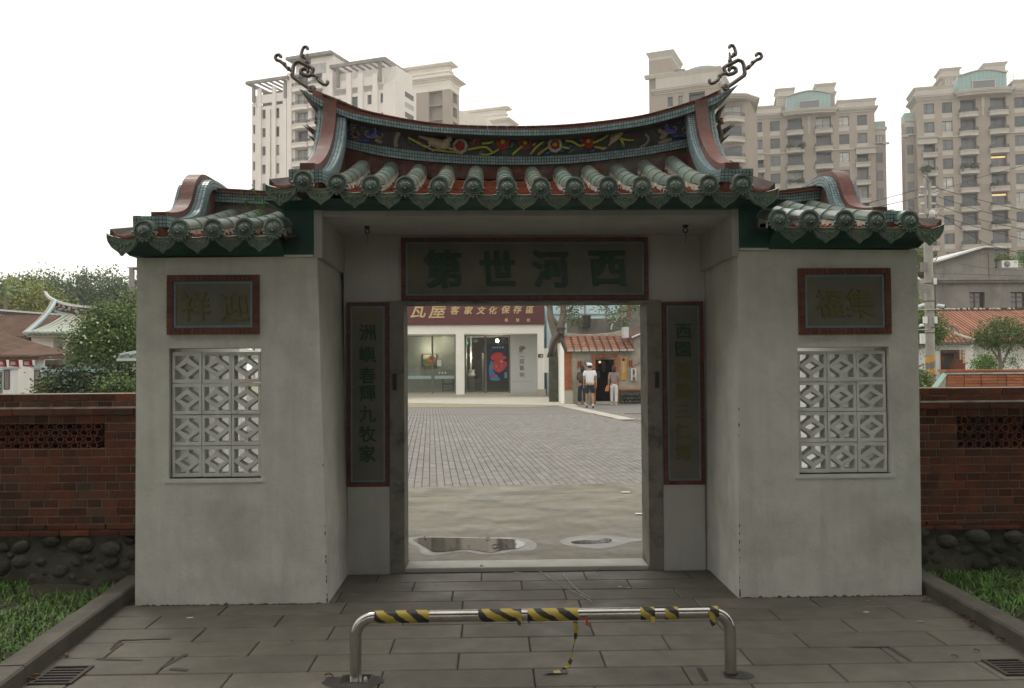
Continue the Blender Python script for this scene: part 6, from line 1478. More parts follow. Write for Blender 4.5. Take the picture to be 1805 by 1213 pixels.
mn_ = thing('person', (q.x, q.y, 0), 'man in white cap, white t-shirt and navy shorts walking away with a cream waist bag', 'person', rz=.05)
st = (.16, -.12); A1 = ((-.01,.04),(.02,-.02))
body(mn_, 1.70, st, arms=A1); sh_ = shirt(mn_, 1.70, 'shirt_white', .62, .86, arms=A1, big=1.22); trousers(mn_, 1.70, st, 'shorts_navy', .50, name='shorts', wide=1.28); face(mn_, 1.7)
for s, e in ((-1, st[0]), (1, st[1])):
    shoe(mn_, 1.70, s, e, 'shorts_navy'); o = MB(); o.tube([(s*.099, e-.0, .10), (s*.10, e*.95, .16)], .042, 8); o.build('sock', M('shoe_white'), mn_)
o = MB(); k = 1.7/1.72; o.blob((0,.015,1.60), .092,.105,.075,12,8); o.build('hair', M('hair'), mn_)
o = MB(); o.lathe([(.105,1.635),(.104,1.665),(.088,1.71),(.05,1.735),(.0001,1.74)], (0,.015,0), n=16, sy=1.1); o.blob((0,.13,1.64), .075,.07,.010,10,4); o.build('cap', M('shirt_white'), mn_)
o = MB(); o.blob((.02,-.155,.96), .125,.06,.085,12,8); bag = o.build('waist_bag', M('bag_cream'), mn_)
o = MB(); o.tube([(.02+.19*math.cos(a_)*1.0, .15*math.sin(a_), 1.00+.02*math.cos(a_)) for a_ in [i*.349 for i in range(19)]], .014, 6); o.build('strap', M('bag_cream'), bag)
o = MB(); o.blob((.02,-.205,.94), .07,.02,.045,10,6); o.build('pocket', M('mortar_white'), bag)
q = G(1082.5,714.5); H2 = 1.60
wn = thing('person', (q.x, q.y, 0), 'woman with dark hair in taupe jumper and white trousers carrying an orange bag', 'person', rz=-.05)
st2 = (.04, -.10); A2 = ((-.01,-.02),(.01,.03))
body(wn, H2, st2, sh=.17, hip=.085, arms=A2); shirt(wn, H2, 'shirt_brown', 1.15, .90, sh=.17, arms=A2, big=1.12, name='jumper'); trousers(wn, H2, st2, 'trouser_white', 1, hip=.085, wide=1.28, ankle=.05); face(wn, H2)
for s, e in ((-1, st2[0]), (1, st2[1])): shoe(wn, H2, s, e, 'shoe_white', hip=.085)
headpiece(wn, H2, 'hair', 'hair', long=True)
q = G(1077.5,714.5)
tb = MB(); tb.hexa([(-.09,-.14,.60),(.05,-.14,.58),(.05,.14,.58),(-.09,.14,.60),(-.03,-.10,.82),(.06,-.10,.86),(.06,.10,.86),(-.03,.10,.82)])
o = MB(); L2 = [(x-.27, y+.0, z*.98) for x, y, z in tb.v]; o.add(L2, [(0,3,2,1),(4,5,6,7),(0,1,5,4),(1,2,6,5),(2,3,7,6),(3,0,4,7)])
o.tube([(-.245,-.06,.80),(-.225,-.03,1.05),(-.19,0,1.30),(-.19,.02,1.05),(-.245,.06,.80)], .010, 6)
wq = G(1082.5,714.5); bgt = thing('shoulder_bag', (wq.x, wq.y, 0), 'flat orange shoulder bag hanging at the woman in taupe', 'bag', rz=-.05); o.build('bag', M('bag_orange'), bgt)
q = G(1027,713)
dn = thing('person', (q.x, q.y, 0), 'person in dark clothes half hidden behind the man in the white cap', 'person', rz=.3)
st3 = (.12, -.10); A3 = ((.02,.08),(.0,.1))
body(dn, 1.60, st3, arms=A3); shirt(dn, 1.60, 'cloth_dark', 1.1, .88, big=1.25, arms=A3, name='jacket'); trousers(dn, 1.60, st3, 'shorts_navy', 1, wide=1.4, ankle=.085); headpiece(dn, 1.6, 'hair', 'hair', long=True); face(dn, 1.6)
for s, e in ((-1, st3[0]), (1, st3[1])): shoe(dn, 1.60, s, e, 'shoe_white')
o = MB(); o.blob((-.15,-.17,1.13), .13,.09,.20,10,7); o.build('backpack', M('wood_brown'), dn)
# trolley with two grey crates
q = G(1018,711.5); ca = thing('hand_trolley', (q.x, q.y, 0), 'folding hand trolley with a tall wire handle beside the doorway', 'trolley')
o = MB(); X, Y_ = q.x, q.y
for s in (-1, 1): o.tube([(X+s*.17, Y_+.2, .12), (X+s*.18, Y_+.22, .95), (X+s*.15, Y_+.22, 1.0)], .014, 6)
o.tube([(X-.15,Y_+.22,1.0),(X+.15,Y_+.22,1.0)], .014, 6); o.tube([(X-.2,Y_-.2,.12),(X+.2,Y_-.2,.12)], .012, 6); o.tube([(X-.2,Y_+.2,.12),(X+.2,Y_+.2,.12)], .012, 6)
for i in range(9): o.tube([(X-.19+.0475*i, Y_-.22, .58), (X-.19+.0475*i, Y_-.22, .80)], .004, 4)
for i in range(4): o.tube([(X-.19, Y_-.22, .58+.073*i), (X+.19, Y_-.22, .58+.073*i)], .005, 4)
o.build('frame', M('iron'), ca)
for sx1 in (-1, 1):
    for sy1 in (-1, 1): w_ = MB(); w_.lathe([(.0001,-.015),(.05,-.015),(.05,.015),(.0001,.015)], (X+sx1*.16, Y_+sy1*.16, .05), 'x', 12); w_.build('wheel', M('black'), ca)
for i, z in enumerate((.135, .36)):
    o = MB(); o.loft([[(X-.20,Y_-.17,z),(X+.20,Y_-.17,z),(X+.20,Y_+.17,z),(X-.20,Y_+.17,z)],[(X-.23,Y_-.2,z+.19),(X+.23,Y_-.2,z+.19),(X+.23,Y_+.2,z+.19),(X-.23,Y_+.2,z+.19)],[(X-.24,Y_-.21,z+.19),(X+.24,Y_-.21,z+.19),(X+.24,Y_+.21,z+.19),(X-.24,Y_+.21,z+.19)],[(X-.24,Y_-.21,z+.215),(X+.24,Y_-.21,z+.215),(X+.24,Y_+.21,z+.215),(X-.24,Y_+.21,z+.215)]])
    tag(o.build('plastic_crate', M('bin_grey')), ('upper' if i else 'lower')+' grey plastic crate stacked on the hand trolley', 'crate')

# ================================================================== LEFT: TEMPLE COURT
Yt = 29.; tx = lambda px: P(px, 600, Yt).x; tz = lambda py: P(100, py, Yt).z
tm = thing('temple_hall', (tx(110), Yt+2, 0), 'white temple hall with pale green tiled roof and upturned swallowtail ridge', 'temple')
o = MB(); o.box(tx(55), tx(94), Yt, Yt+.3, 0, tz(592)); o.box(tx(94), tx(260), Yt+1.2, Yt+1.4, 0, tz(592)); o.box(tx(55), tx(56), Yt+.3, Yt+4, 0, tz(592)); o.build('wall', M('house_white'), tm)
o = MB(); o.box(tx(94), tx(260), Yt+.9, Yt+1.19, tz(603), tz(594)); o.build('eaves_beam', M('wood_brown'), tm)
o = MB(); o.box(tx(94), tx(125), Yt+1.0, Yt+1.19, tz(616), tz(603.5)); wp_ = o.build('carved_panel', M('wood_brown'), tm)
for i in range(3): o = MB(); o.box(tx(96+9*i), tx(102.5+9*i), Yt+.96, Yt+.999, tz(614), tz(605.5)); o.build('panel', M('rattan_green' if i == 9 else 'tile_pinkish'), wp_)
wn_ = MB(); X0, X1, Z0, Z1 = tx(93.5), tx(112), tz(649), tz(617)
for b_ in ((X0, X0+.09, Z0, Z1), (X1-.09, X1, Z0, Z1), (X0+.09, X1-.09, Z1-.09, Z1), (X0+.09, X1-.09, Z0+.5, Z0+.58)): wn_.box(b_[0], b_[1], Yt+1.0, Yt+1.15, b_[2], b_[3])
wo_ = wn_.build('window', M('rattan_green'), tm)
for i in range(7): o = MB(); x = X0+.09+(X1-X0-.18)*(i+.5)/7; o.tube([(x, Yt+1.08, Z0), (x, Yt+1.08, Z1-.09)], .018, 5); o.build('bar', M('rattan_green'), wo_)
o = MB(); o.box(X0+.09, X1-.09, Yt+1.151, Yt+1.18, Z0, Z1); o.build('pane', M('black'), wo_)
rdg = smooth_tab([(tx(80), tz(513.5)), (tx(85), tz(521)), (tx(99), tz(529)), (tx(115), tz(534)), (tx(140), tz(538)), (tx(186), tz(541)), (tx(230), tz(541.5)), (tx(290), tz(541))], 40)
YRt = Yt+2.6; sc_ = (YRt-CAMP.y)/(Yt-CAMP.y)
rdg = [(CAMP.x+(x-CAMP.x)*sc_, CAMP.z+(z-CAMP.z)*sc_) for x, z in rdg]
o = MB(); o.loft([[(x, YRt-.12, z-.10), (x, YRt-.12, z), (x, YRt+.12, z), (x, YRt+.12, z-.10)] for x, z in rdg]); o.build('ridge_cap', M('porcelain'), tm)
tail = [p for p in rdg if p[0] > P(97,530,YRt).x]
o = MB(); o.loft([[(x, YRt-.08, z-.48), (x, YRt-.08, z-.101), (x, YRt+.08, z-.101), (x, YRt+.08, z-.48)] for x, z in tail]); o.build('ridge_frieze', M('tile_dark'), tm)
o = MB(); o.loft([[(x, YRt-.13, z-.52), (x, YRt-.13, z-.42), (x, YRt+.13, z-.42), (x, YRt+.13, z-.52)] for x, z in tail]); o.build('ridge_band', M('band_blue'), tm)
rr = random.Random(3); o = MB()
for i in range(40):
    x, z = tail[int(i/40*len(tail))]; o.blob((x+rr.uniform(-.1,.1), YRt-.1, z-.25+rr.uniform(-.08,.08)), rr.uniform(.03,.09), .03, rr.uniform(.03,.08), 6, 4)
o.build('frieze_relief', M('tile_pinkish'), tm)
ez = tz(589.5); ey = Yt-.6
def tsl(px0): # roof row: eaves at picture column px0
    xe = P(px0, 590, ey).x; return xe
xsT = [tsl(50+8.7*i) for i in range(24)]
for i, x in enumerate(xsT):
    zt_ = interp(rdg, x)-.50; pts = []
    for k in range(7):
        t = k/6; y = ey+(YRt-.1-ey)*t; z = ez+(zt_-ez)*(t-.10*4*t*(1-t)); pts.append((x, y, z+.03))
    o = MB(); o.tube(pts, .065, 7); o.build('cover_tile_row', M('tile_greenish'), tm)
    o = MB(); o.lathe([(.0001,0),(.085,0),(.085,.03),(.0001,.05)], (x, ey, ez+.03), 'y', 10); o.build('end_tile', M('glaze_green'), tm)
    o = MB(); o.hexa([(x+.0,ey+.0,ez-.10),(x+.18,ey,ez-.10),(x+.18,ey+.1,ez-.06),(x,ey+.1,ez-.06),(x,ey,ez-.03),(x+.18,ey,ez-.03),(x+.18,YRt-.1,zt_-.03),(x,YRt-.1,zt_-.03)]) if False else None
rb = MB(); n = 8; ls_ = []
for xa in (xsT[0]-.1, xsT[-1]+.1):
    zt_ = interp(rdg, xa)-.5; ls_.append([(xa, ey+(YRt-.1-ey)*k/6, ez+(zt_-ez)*(k/6-.10*4*(k/6)*(1-k/6))) for k in range(7)])
for k in range(6): rb.poly([ls_[0][k], ls_[1][k], ls_[1][k+1], ls_[0][k+1]])
xm0, xm1 = xsT[0]-.1, xsT[-1]+.1
rb.poly([(xm0, YRt, interp(rdg, xm0)-.5), (xm1, YRt, interp(rdg, xm1)-.5), (xm1, YRt+3.2, ez), (xm0, YRt+3.2, ez)])
rb.box(xm0, xm1, ey+.05, Yt+4, ez-.12, ez-.06); rb.build('roof', M('tile_pinkish'), tm)
o = MB(); g0 = [(P(48,588,ey).x, ey-.05, ez+.02), (P(62,575,ey+.8).x, ey+.8, tz(575)+.02), (P(78,560,ey+1.6).x, ey+1.6, P(78,560,ey+1.6).z), (P(92,542,ey+2.4).x, ey+2.4, P(92,542,ey+2.4).z), (P(98,530,YRt).x, YRt, P(98,530,YRt).z)]
o.tube(smooth_tab(g0, 14), .075, 6); o.build('gable_ridge', M('band_blue'), tm)
o = MB(); o.tube([(x-.13, y, z-.02) for x, y, z in smooth_tab(g0, 14)], .07, 6); o.build('verge', M('tile_pinkish'), tm)
o = MB(); o.box(tx(46), tx(53.5), Yt-.1, Yt+.3, tz(601), tz(592)); o.build('bracket', M('tile_dark'), tm)
# brown tiled side hall
Y2 = 32.; ax = lambda px: P(px, 600, Y2).x; az = lambda py: P(40, py, Y2).z
sh2 = thing('side_hall', (ax(10), Y2+2, 0), 'white hall with a long brown tiled roof beside the temple', 'house')
o = MB(); o.box(ax(-160), ax(58), Y2, Y2+.3, 0, az(596)); o.build('wall', M('house_white'), sh2)
zr1, zr0 = az(560), az(596); o = MB(); o.loft([[(x, Y2-.4, zr0), (x, Y2+2.6, P(40,557,Y2+2.6).z), (x, Y2+5.6, zr0), (x, Y2+5.6, zr0-.1), (x, Y2-.4, zr0-.1)] for x in (ax(-160), ax(60))]); rf2 = o.build('roof', M('tile_brown'), sh2)
zr = P(40,557,Y2+2.6).z
for i in range(34):
    xb_ = ax(-155)+(ax(60)-ax(-155))*i/34; o = MB(); o.tube([(xb_, Y2-.42, zr0+.02), (xb_, Y2+1.1, zr0+(zr-zr0)*.5+.02), (xb_, Y2+2.55, zr+.02)], .055, 6); o.build('cover_tile_row', M('tile_brown'), rf2)
o = MB(); sp = smooth_tab([(ax(-160), az(543)+.3), (ax(0), P(0,551,Y2+2.6).z), (ax(75), P(75,556,Y2+2.6).z)], 10)
o.loft([[(x, Y2+2.5, z-.30), (x, Y2+2.5, z-.22), (x, Y2+2.7, z-.22), (x, Y2+2.7, z-.30)] for x, z in sp]); o.build('ridge_band', M('band_blue'), sh2)
o = MB(); o.loft([[(x, Y2+2.52, z-.22), (x, Y2+2.52, z-.05), (x, Y2+2.68, z-.05), (x, Y2+2.68, z-.22)] for x, z in sp]); o.build('ridge_frieze', M('tile_dark'), sh2)
o = MB(); o.loft([[(x, Y2+2.48, z-.05), (x, Y2+2.48, z+.03), (x, Y2+2.72, z+.03), (x, Y2+2.72, z-.05)] for x, z in sp]); o.build('ridge_cap', M('porcelain'), sh2)
# low porch with lanterns
Y3 = 24.; bx = lambda px: P(px, 640, Y3).x; bz = lambda py: P(30, py, Y3).z
po = thing('entrance_porch', (bx(20), Y3+1, 0), 'low porch with a sloping brown tiled roof and white post', 'porch')
o = MB(); zz = [bz(604), bz(624)]
o.loft([[(bx(-140), Y3-.1, bz(576)), (bx(-140), Y3+2.4, bz(560)), (bx(-140), Y3+2.4, bz(560)-.1), (bx(-140), Y3-.1, bz(576)-.12)], [(bx(0), Y3-.1, bz(628)), (bx(0), Y3+2.4, bz(604)), (bx(0), Y3+2.4, bz(604)-.1), (bx(0), Y3-.1, bz(628)-.12)], [(bx(70), Y3-.1, bz(629)), (bx(70), Y3+2.4, bz(624)), (bx(70), Y3+2.4, bz(624)-.12), (bx(70), Y3-.1, bz(629)-.12)]]); o.build('roof', M('tile_brown'), po)
for i in range(22): 
    x = bx(-2)+(bx(70)-bx(-2))*i/21; o = MB(); o.lathe([(.0001,0),(.055,0),(.055,.04),(.0001,.05)], (x, Y3-.11, bz(628.5)), 'y', 8); o.build('end_tile', M('tile_brown'), po)
for i in range(30):
    x = bx(-60)+(bx(66)-bx(-60))*i/29; pz0 = interp([(bx(-140), bz(576)), (bx(0), bz(628)), (bx(70), bz(629))], x); pz1 = interp([(bx(-140), bz(560)), (bx(0), bz(604)), (bx(70), bz(624))], x)
    o = MB(); o.tube([(x, Y3-.12, pz0+.02), (x, Y3+2.35, pz1+.02)], .05, 6); o.build('tile_row', M('tile_brown'), po)
o = MB(); o.box(bx(53.5), bx(62), Y3+.3, Y3+.6, bz(668), bz(634)); o.box(bx(53), bx(63), Y3+.28, Y3+.62, 0, bz(668), 1); o.build('post', [M('house_white'), M('concrete_grey')], po)
o = MB(); o.box(bx(26), bx(54), Y3+2.0, Y3+2.2, 0, bz(634)); bw_ = o.build('back_wall', M('brick_mortar'), po)
for i in range(22):
    for j in range(5):
        inst('brick', ubm, (bx(27)+.17*j+(i % 2)*.08+.05, Y3+1.99, .18+i*.075), bw_, scale=(.155, .03, .066)) if True else None
o = MB(); o.box(bx(30.5), bx(40), Y3+1.93, Y3+1.97, bz(666), bz(652.5)); o.build('notice', M('litter_white'), po)
o = MB(); o.box(bx(30), bx(40), Y3+1.9, Y3+1.97, bz(651), bz(645)); o.build('sign_plate', M('rattan_green'), po)
for i, px in enumerate((1, 23, 47)):
    q = P(px, 639, Y3+.2); o = MB(); o.hexa([(q.x-.13,q.y,q.z-.13),(q.x+.16,q.y,q.z-.16),(q.x+.16,q.y+.1,q.z-.16),(q.x-.13,q.y+.1,q.z-.13),(q.x-.14,q.y,q.z+.15),(q.x+.12,q.y,q.z+.17),(q.x+.12,q.y+.1,q.z+.17),(q.x-.14,q.y+.1,q.z+.15)])
    o.box(q.x-.08, q.x+.08, q.y-.01, q.y-.001, q.z-.08, q.z+.03, 1); o.tube([(q.x, q.y+.05, q.z+.16), (q.x, q.y+.05, q.z+.3)], .006, 4)
    tag(o.build('paper_lantern', [M('lantern_red'), M('litter_white')]), 'red and white paper lantern under the porch roof, '+('at the edge of the picture','in the middle of three','beside the white post')[i], 'lantern')
o = MB(); q = P(40, 684, Y3-.6); w_ = .34
o.box(q.x-w_, q.x+w_, q.y-.15, q.y+.15, .40, .45); 
for s in (-1, 1): o.box(q.x+s*w_*.8-.03, q.x+s*w_*.8+.03, q.y-.12, q.y+.12, 0, .40)
o.box(q.x-w_*.8, q.x+w_*.8, q.y-.02, q.y+.02, .12, .17); tag(o.build('bench', M('wood_bench')), 'small olive wooden bench in front of the porch wall', 'bench')
# garden wall with posts
Y4 = 17.; cx_ = lambda px: P(px, 640, Y4).x; cz_ = lambda py: P(60, py, Y4).z
gw = thing('garden_wall', (cx_(60), Y4, 0), 'low garden wall with blue copings, framed posts and pierced green panels', 'wall')
for xa, xb, zt_ in ((9.5,28,647),(63,79,646)):
    o = MB(); o.box(cx_(xa), cx_(xb), Y4-.12, Y4+.12, 0, cz_(zt_+3)); p_ = o.build('post', M('house_white'), gw)
    o = MB(); o.box(cx_(xa)-.05, cx_(xb)+.05, Y4-.17, Y4+.17, cz_(zt_+3)+.001, cz_(zt_)); o.build('coping', M('band_blue'), p_)
    o = MB(); X0, X1, Z0, Z1 = cx_(xa+2), cx_(xb-6 if xb < 40 else xb-4), cz_(686), cz_(652)
    for b_ in ((X0, X0+.02, Z0, Z1), (X1-.02, X1, Z0, Z1), (X0+.02, X1-.02, Z1-.02, Z1), (X0+.02, X1-.02, Z0, Z0+.02)): o.box(b_[0], b_[1], Y4-.135, Y4-.121, b_[2], b_[3])
    o.build('frame_line', M('wood_brown'), p_); o = MB(); o.box(X0+.021, X1-.021, Y4-.125, Y4-.121, Z0+.021, Z1-.021); o.build('post_panel', M('concrete_grey'), p_)
for xa, xb in ((-60,9),(79,170)):
    o = MB(); o.box(cx_(xa), cx_(xb), Y4-.07, Y4+.07, 0, cz_(656)); p_ = o.build('wall_panel', M('leaf_pale') if xa < 0 else M('scroll_cream'), gw)
    o = MB(); o.box(cx_(xa), cx_(xb), Y4-.12, Y4+.12, cz_(656)+.001, cz_(651.5)); o.build('coping', M('band_blue'), p_)
    xs0, xs1 = (-12, 4.5) if xa < 0 else (84, 110); Z0, Z1 = cz_(690), cz_(676 if xa > 0 else 658)
    o = MB(); o.box(cx_(xs0), cx_(xs1), Y4-.076, Y4-.071, Z0, Z1); pn = o.build('pierced_panel', M('interior_dark'), p_)
    n_ = max(2, int((cx_(xs1)-cx_(xs0))/.14)); m_ = max(1, int((Z1-Z0)/.14))
    for i in range(n_):
        for j in range(m_):
            q = MB(); x = cx_(xs0)+(i+.5)*(cx_(xs1)-cx_(xs0))/n_; z = Z0+(j+.5)*(Z1-Z0)/m_; s = .065
            q.tube([(x-s, Y4-.085, z-s), (x+s, Y4-.085, z+s)], .012, 4); q.tube([(x-s, Y4-.088, z+s), (x+s, Y4-.088, z-s)], .012, 4); q.lathe([(.03,0),(.045,0),(.045,.01),(.03,.01)], (x, Y4-.08, z), 'y', 8)
            q.build('pierced_tile', M('porcelain'), p_)
dw = thing('patterned_screen', (P(170,660,20).x, 20, 0), 'dark pierced screen wall in shade behind the shrub', 'wall')
o = MB(); Xa, Xb = P(115,660,20).x, P(197,660,20).x; o.box(Xa, Xb, 20, 20.15, 0, P(150,652,20).z); o.build('wall', M('tile_dark'), dw); o = MB(); o.box(Xa, Xb, 19.94, 20.2, P(150,652,20).z+.001, P(150,648.5,20).z); o.build('coping', M('rattan_green'), dw)  # shade under the tree is put into the dark wall colour
for i in range(9):
    for j in range(6):
        q = MB(); x, z = P(156+4.6*i,660,20).x, P(150,658+5.4*j,20).z; q.lathe([(.0001,0),(.022,0),(.02,.012),(.0001,.014)], (x, 19.998, z), 'y', 6); q.build('stud', M('rattan_green'), dw)
# pavilion at the edge of the pier
Y5 = 15.; dx_ = lambda px: P(px, 640, Y5).x; dz_ = lambda py: P(230, py, Y5).z
pv_ = thing('garden_pavilion', (dx_(250), Y5+1.2, 0), 'little pavilion with a green tiled roof and red and white brick post', 'pavilion')
o = MB(); zc = dz_(600); ze = dz_(629); xa = dx_(211); cxp, cyp = xa+1.5, Y5+1.4
o.loft([[(xa,Y5-.1,ze-.06),(2*cxp-xa,Y5-.1,ze-.06),(2*cxp-xa,2*cyp-Y5+.1,ze-.06),(xa,2*cyp-Y5+.1,ze-.06)],[(xa,Y5-.1,ze+.02),(2*cxp-xa,Y5-.1,ze+.02),(2*cxp-xa,2*cyp-Y5+.1,ze+.02),(xa,2*cyp-Y5+.1,ze+.02)],[(cxp-.7,cyp-.6,zc-.1),(cxp+.7,cyp-.6,zc-.1),(cxp+.7,cyp+.6,zc-.1),(cxp-.7,cyp+.6,zc-.1)],[(cxp-.05,cyp-.05,zc+.3),(cxp+.05,cyp-.05,zc+.3),(cxp+.05,cyp+.05,zc+.3),(cxp-.05,cyp+.05,zc+.3)]])
pr_ = o.build('roof', M('glaze_green'), pv_)
for i in range(14): q = MB(); x = xa+.05+i*.22; q.tube([(x, Y5-.12, ze+.03), (x+(cxp-x)*.35, Y5+.3, ze+(zc-ze)*.42)], .05, 6); q.build('cover_tile_row', M('glaze_green'), pr_)
o = MB(); o.box(xa-.02, 2*cxp-xa+.02, Y5-.13, Y5-.1, ze-.10, ze-.04); o.build('eaves_edge', M('porcelain'), pv_)
for sx2 in (dx_(232), dx_(232)+2.3):
    pst = MB(); pst.box(sx2, sx2+.28, Y5+.3, Y5+.58, 0, ze-.06); pp = pst.build('post', M('house_white'), pv_)
    for k in range(20): inst('brick', unit_red if 'unit_red' in globals() else ubo, (sx2+.03 if k % 2 else sx2+.045, Y5+.29, .75+k*.07), pp, scale=(.10 if k % 2 else .14, .03, .06)) if .75+k*.07 < ze-.1 else None
    o = MB(); o.box(sx2-.12, sx2+.4, Y5+.2, Y5+.7, dz_(680), dz_(674.5)); o.build('ledge', M('brick_orange_isl'), pv_)
# greenery on the left
q = P(170,640,21); tree('frangipani_tree', (q.x, 21, 0), 'rounded frangipani tree with white blossoms in front of the temple', 'tree', 'leaf_mid',
     [(.05,0,P(170,597,21).z,.86,.9,.80),(.70,.1,P(170,585,21).z,.85,.9,.85),(-.12,-.1,P(170,628,21).z,.62,.7,.45),(.55,0,P(170,620,21).z,.8,.8,.7),(.3,0,P(170,565,21).z,.6,.7,.5)], 24000, .095, [([(0,0,0),(.05,0,.7),(-.05,0,1.3)], [.09,.08,.06]), ([(0,0,.7),(.5,.1,1.6)], [.05,.03]), ([(0,0,.8),(-.5,.1,1.7)], [.05,.03])], seed=3, dens=2.2)
fr = MB(); rr = random.Random(8); cz0 = P(170,600,21).z
for k in range(62):
    a_ = rr.uniform(0, 6.28); e_ = rr.uniform(-.5, 1.2); r_ = rr.uniform(.9,1.03); c = Vector((q.x+.15+1.05*r_*math.cos(a_)*math.cos(e_), 21-.98*r_*abs(math.sin(a_))*math.cos(e_), cz0+.0+.95*r_*math.sin(e_)-.1))
    for j in range(4): fr.blob((c.x+rr.uniform(-.03,.03), c.y-.03, c.z+rr.uniform(-.03,.03)), .022, .018, .018, 5, 3)
fb_ = fr.build('blossoms', M('blossom')); 
tree_fr = [o_ for o_ in bpy.data.objects if o_.name.startswith('frangipani')][0]; fb_.parent = tree_fr; fb_.location = Vector(FR[fb_.name])-FR[tree_fr.name]; fb_['kind'] = 'stuff'
q = P(225,600,24); tree('garden_tree', (q.x, 24, 0), 'taller yellow-green tree rising behind the frangipani', 'tree', 'leaf_olive', [(0,0,P(225,555,24).z,.75,.8,.75),(.3,0,P(225,530,24).z,.7,.8,.55),(-.2,.2,P(225,580,24).z,1.0,.8,.8),(.5,0,P(225,600,24).z,1.1,.9,1.0)], 11000, .09, [([(0,0,0),(.1,0,2)], [.1,.06])], seed=5)
q = P(130,680,15.2); tree('garden_shrub', (q.x, 15.2, 0), 'wide dark green shrub with drooping leaves behind the brick wall', 'shrub', 'leaf_dark', [(0,0,1.35,.75,.55,.38),(.8,.1,1.25,.75,.5,.45),(-.35,0,1.15,.5,.4,.35),(1.4,.2,1.1,.6,.5,.5),(.4,0,1.0,1.2,.6,.5)], 11000, .10, [([(0,0,0),(.1,0,1.2)], [.05,.03]), ([(.5,0,0),(.7,0,1.1)], [.05,.03])], seed=6, droop=.9, dens=2)
q = P(84,680,14.8); tree('garden_shrub', (q.x, 14.8, 0), 'small yellow-green shrub tip beside the garden wall post', 'shrub', 'leaf_olive', [(0,0,1.15,.22,.2,.30)], 900, .07, [([(0,0,0),(0,0,1.1)], [.03,.02])], seed=7)
q = P(215,680,13.5); tree('garden_shrub', (q.x, 13.5, 0), 'low bright leafed shrub in the shade beside the pavilion', 'shrub', 'leaf_mid', [(-.2,0,1.1,.35,.3,.35),(.3,0,1.05,.35,.3,.38)], 2200, .09, [([(0,0,0),(0,0,1.0)], [.03,.02])], seed=8)
for k, (px, top, w_, Y_) in enumerate(((78,482,1.9,72),(96,478,2.2,74),(118,487,2.2,71),(135,482,2.0,75),(152,476,2.1,72),(175,477,2.2,74),(198,475,2.0,71),(214,483,1.7,75),(233,490,1.9,70),(256,488,2,74))):
    q = P(px, 600, Y_); zt_ = P(px, top, Y_).z
    tree('conifer', (q.x, Y_, 0), 'tall grey-green conifer in the dense row behind the temple', 'tree', 'leaf_pine', [(0,0,zt_-1.1,.75,.8,1.3),(0,0,zt_-2.9,1.5,1.4,2.1),(0,0,zt_-5.6,w_*1.2,w_*.9,2.8)], 8500, .27, [([(0,0,0),(0,0,zt_-.4)], [.22,.04])], group='row of conifers behind the temple', seed=20+k, up=.8)
for k, (px, py, rx, rz_, mt) in enumerate(((6,560,2.4,2.6,'leaf_yellow'),(40,545,2.8,2.4,'leaf_yellow'),(62,535,2.2,2.2,'leaf_yellow'),(78,560,2.3,2.5,'leaf_olive'),(24,520,1.6,1.6,'leaf_olive'),(60,512,1.5,1.3,'leaf_mid'),(-20,540,3,3,'leaf_olive'))):
    Y_ = 50+k; q = P(px, py, Y_)
    tree('hill_tree', (q.x, Y_, 0), ('yellow flowering round tree at the picture edge behind the brown roof','yellow flowering broad tree behind the brown roof','yellow flowering tree nearest the temple ridge','olive tree under the temple ridge tip','dark topped tree poking above the yellow trees','bright green dome of a tree above the yellow ones','wide olive tree beyond the side hall')[k], 'tree', mt, [(0,0,q.z-.3,rx,rx,rz_),(.8,0,q.z-1.8,rx,rx,rz_),(-.8,0,q.z-2.6,rx,rx,rz_)], 12000, .21, [([(0,0,0),(0,0,q.z)], [.2,.08])], seed=50+k)
q = P(10,505,46); pm = thing('palm', (q.x, 46, 0), 'small palm top above the trees at the picture edge', 'palm'); o = MB(); o.tube([(q.x,46,0),(q.x,46,q.z-.3)], .12, 6); o.build('trunk', M('bark'), pm)
o = MB(); rr = random.Random(1)
for k in range(16):
    a_ = k*.6; L_ = rr.uniform(1.0,1.5); e_ = rr.uniform(.1,1.0); pts = [Vector((q.x+L_*t*math.cos(a_)*math.cos(e_), 46+L_*t*math.sin(a_)*math.cos(e_), q.z-.3+L_*t*math.sin(e_)-.5*t*t)) for t in (0,.25,.5,.75,1)]
    for i in range(4):
        for s in (-1, 1):
            for m_ in range(3):
                c = pts[i]+(pts[i+1]-pts[i])*m_/3; e2 = c+Vector((-math.sin(a_)*s*.28, math.cos(a_)*s*.28, -.16)); o.add([tuple(c), tuple(c+(pts[i+1]-pts[i])*.25), tuple(e2)], [(0,1,2)])
o.build('fronds', M('leaf_mid'), pm)
o = MB(); q = P(231,480,60); o.box(P(224,480,60).x, P(260,480,60).x, 60, 64, P(230,472,60).z, P(230,471,60).z); o.box(q.x-.15, q.x+.15, 60, 60.3, 0, P(230,472,60).z); tag(o.build('canopy_frame', M('concrete_grey')), 'thin grey roof frame poking above the conifers beside the pier', 'canopy')

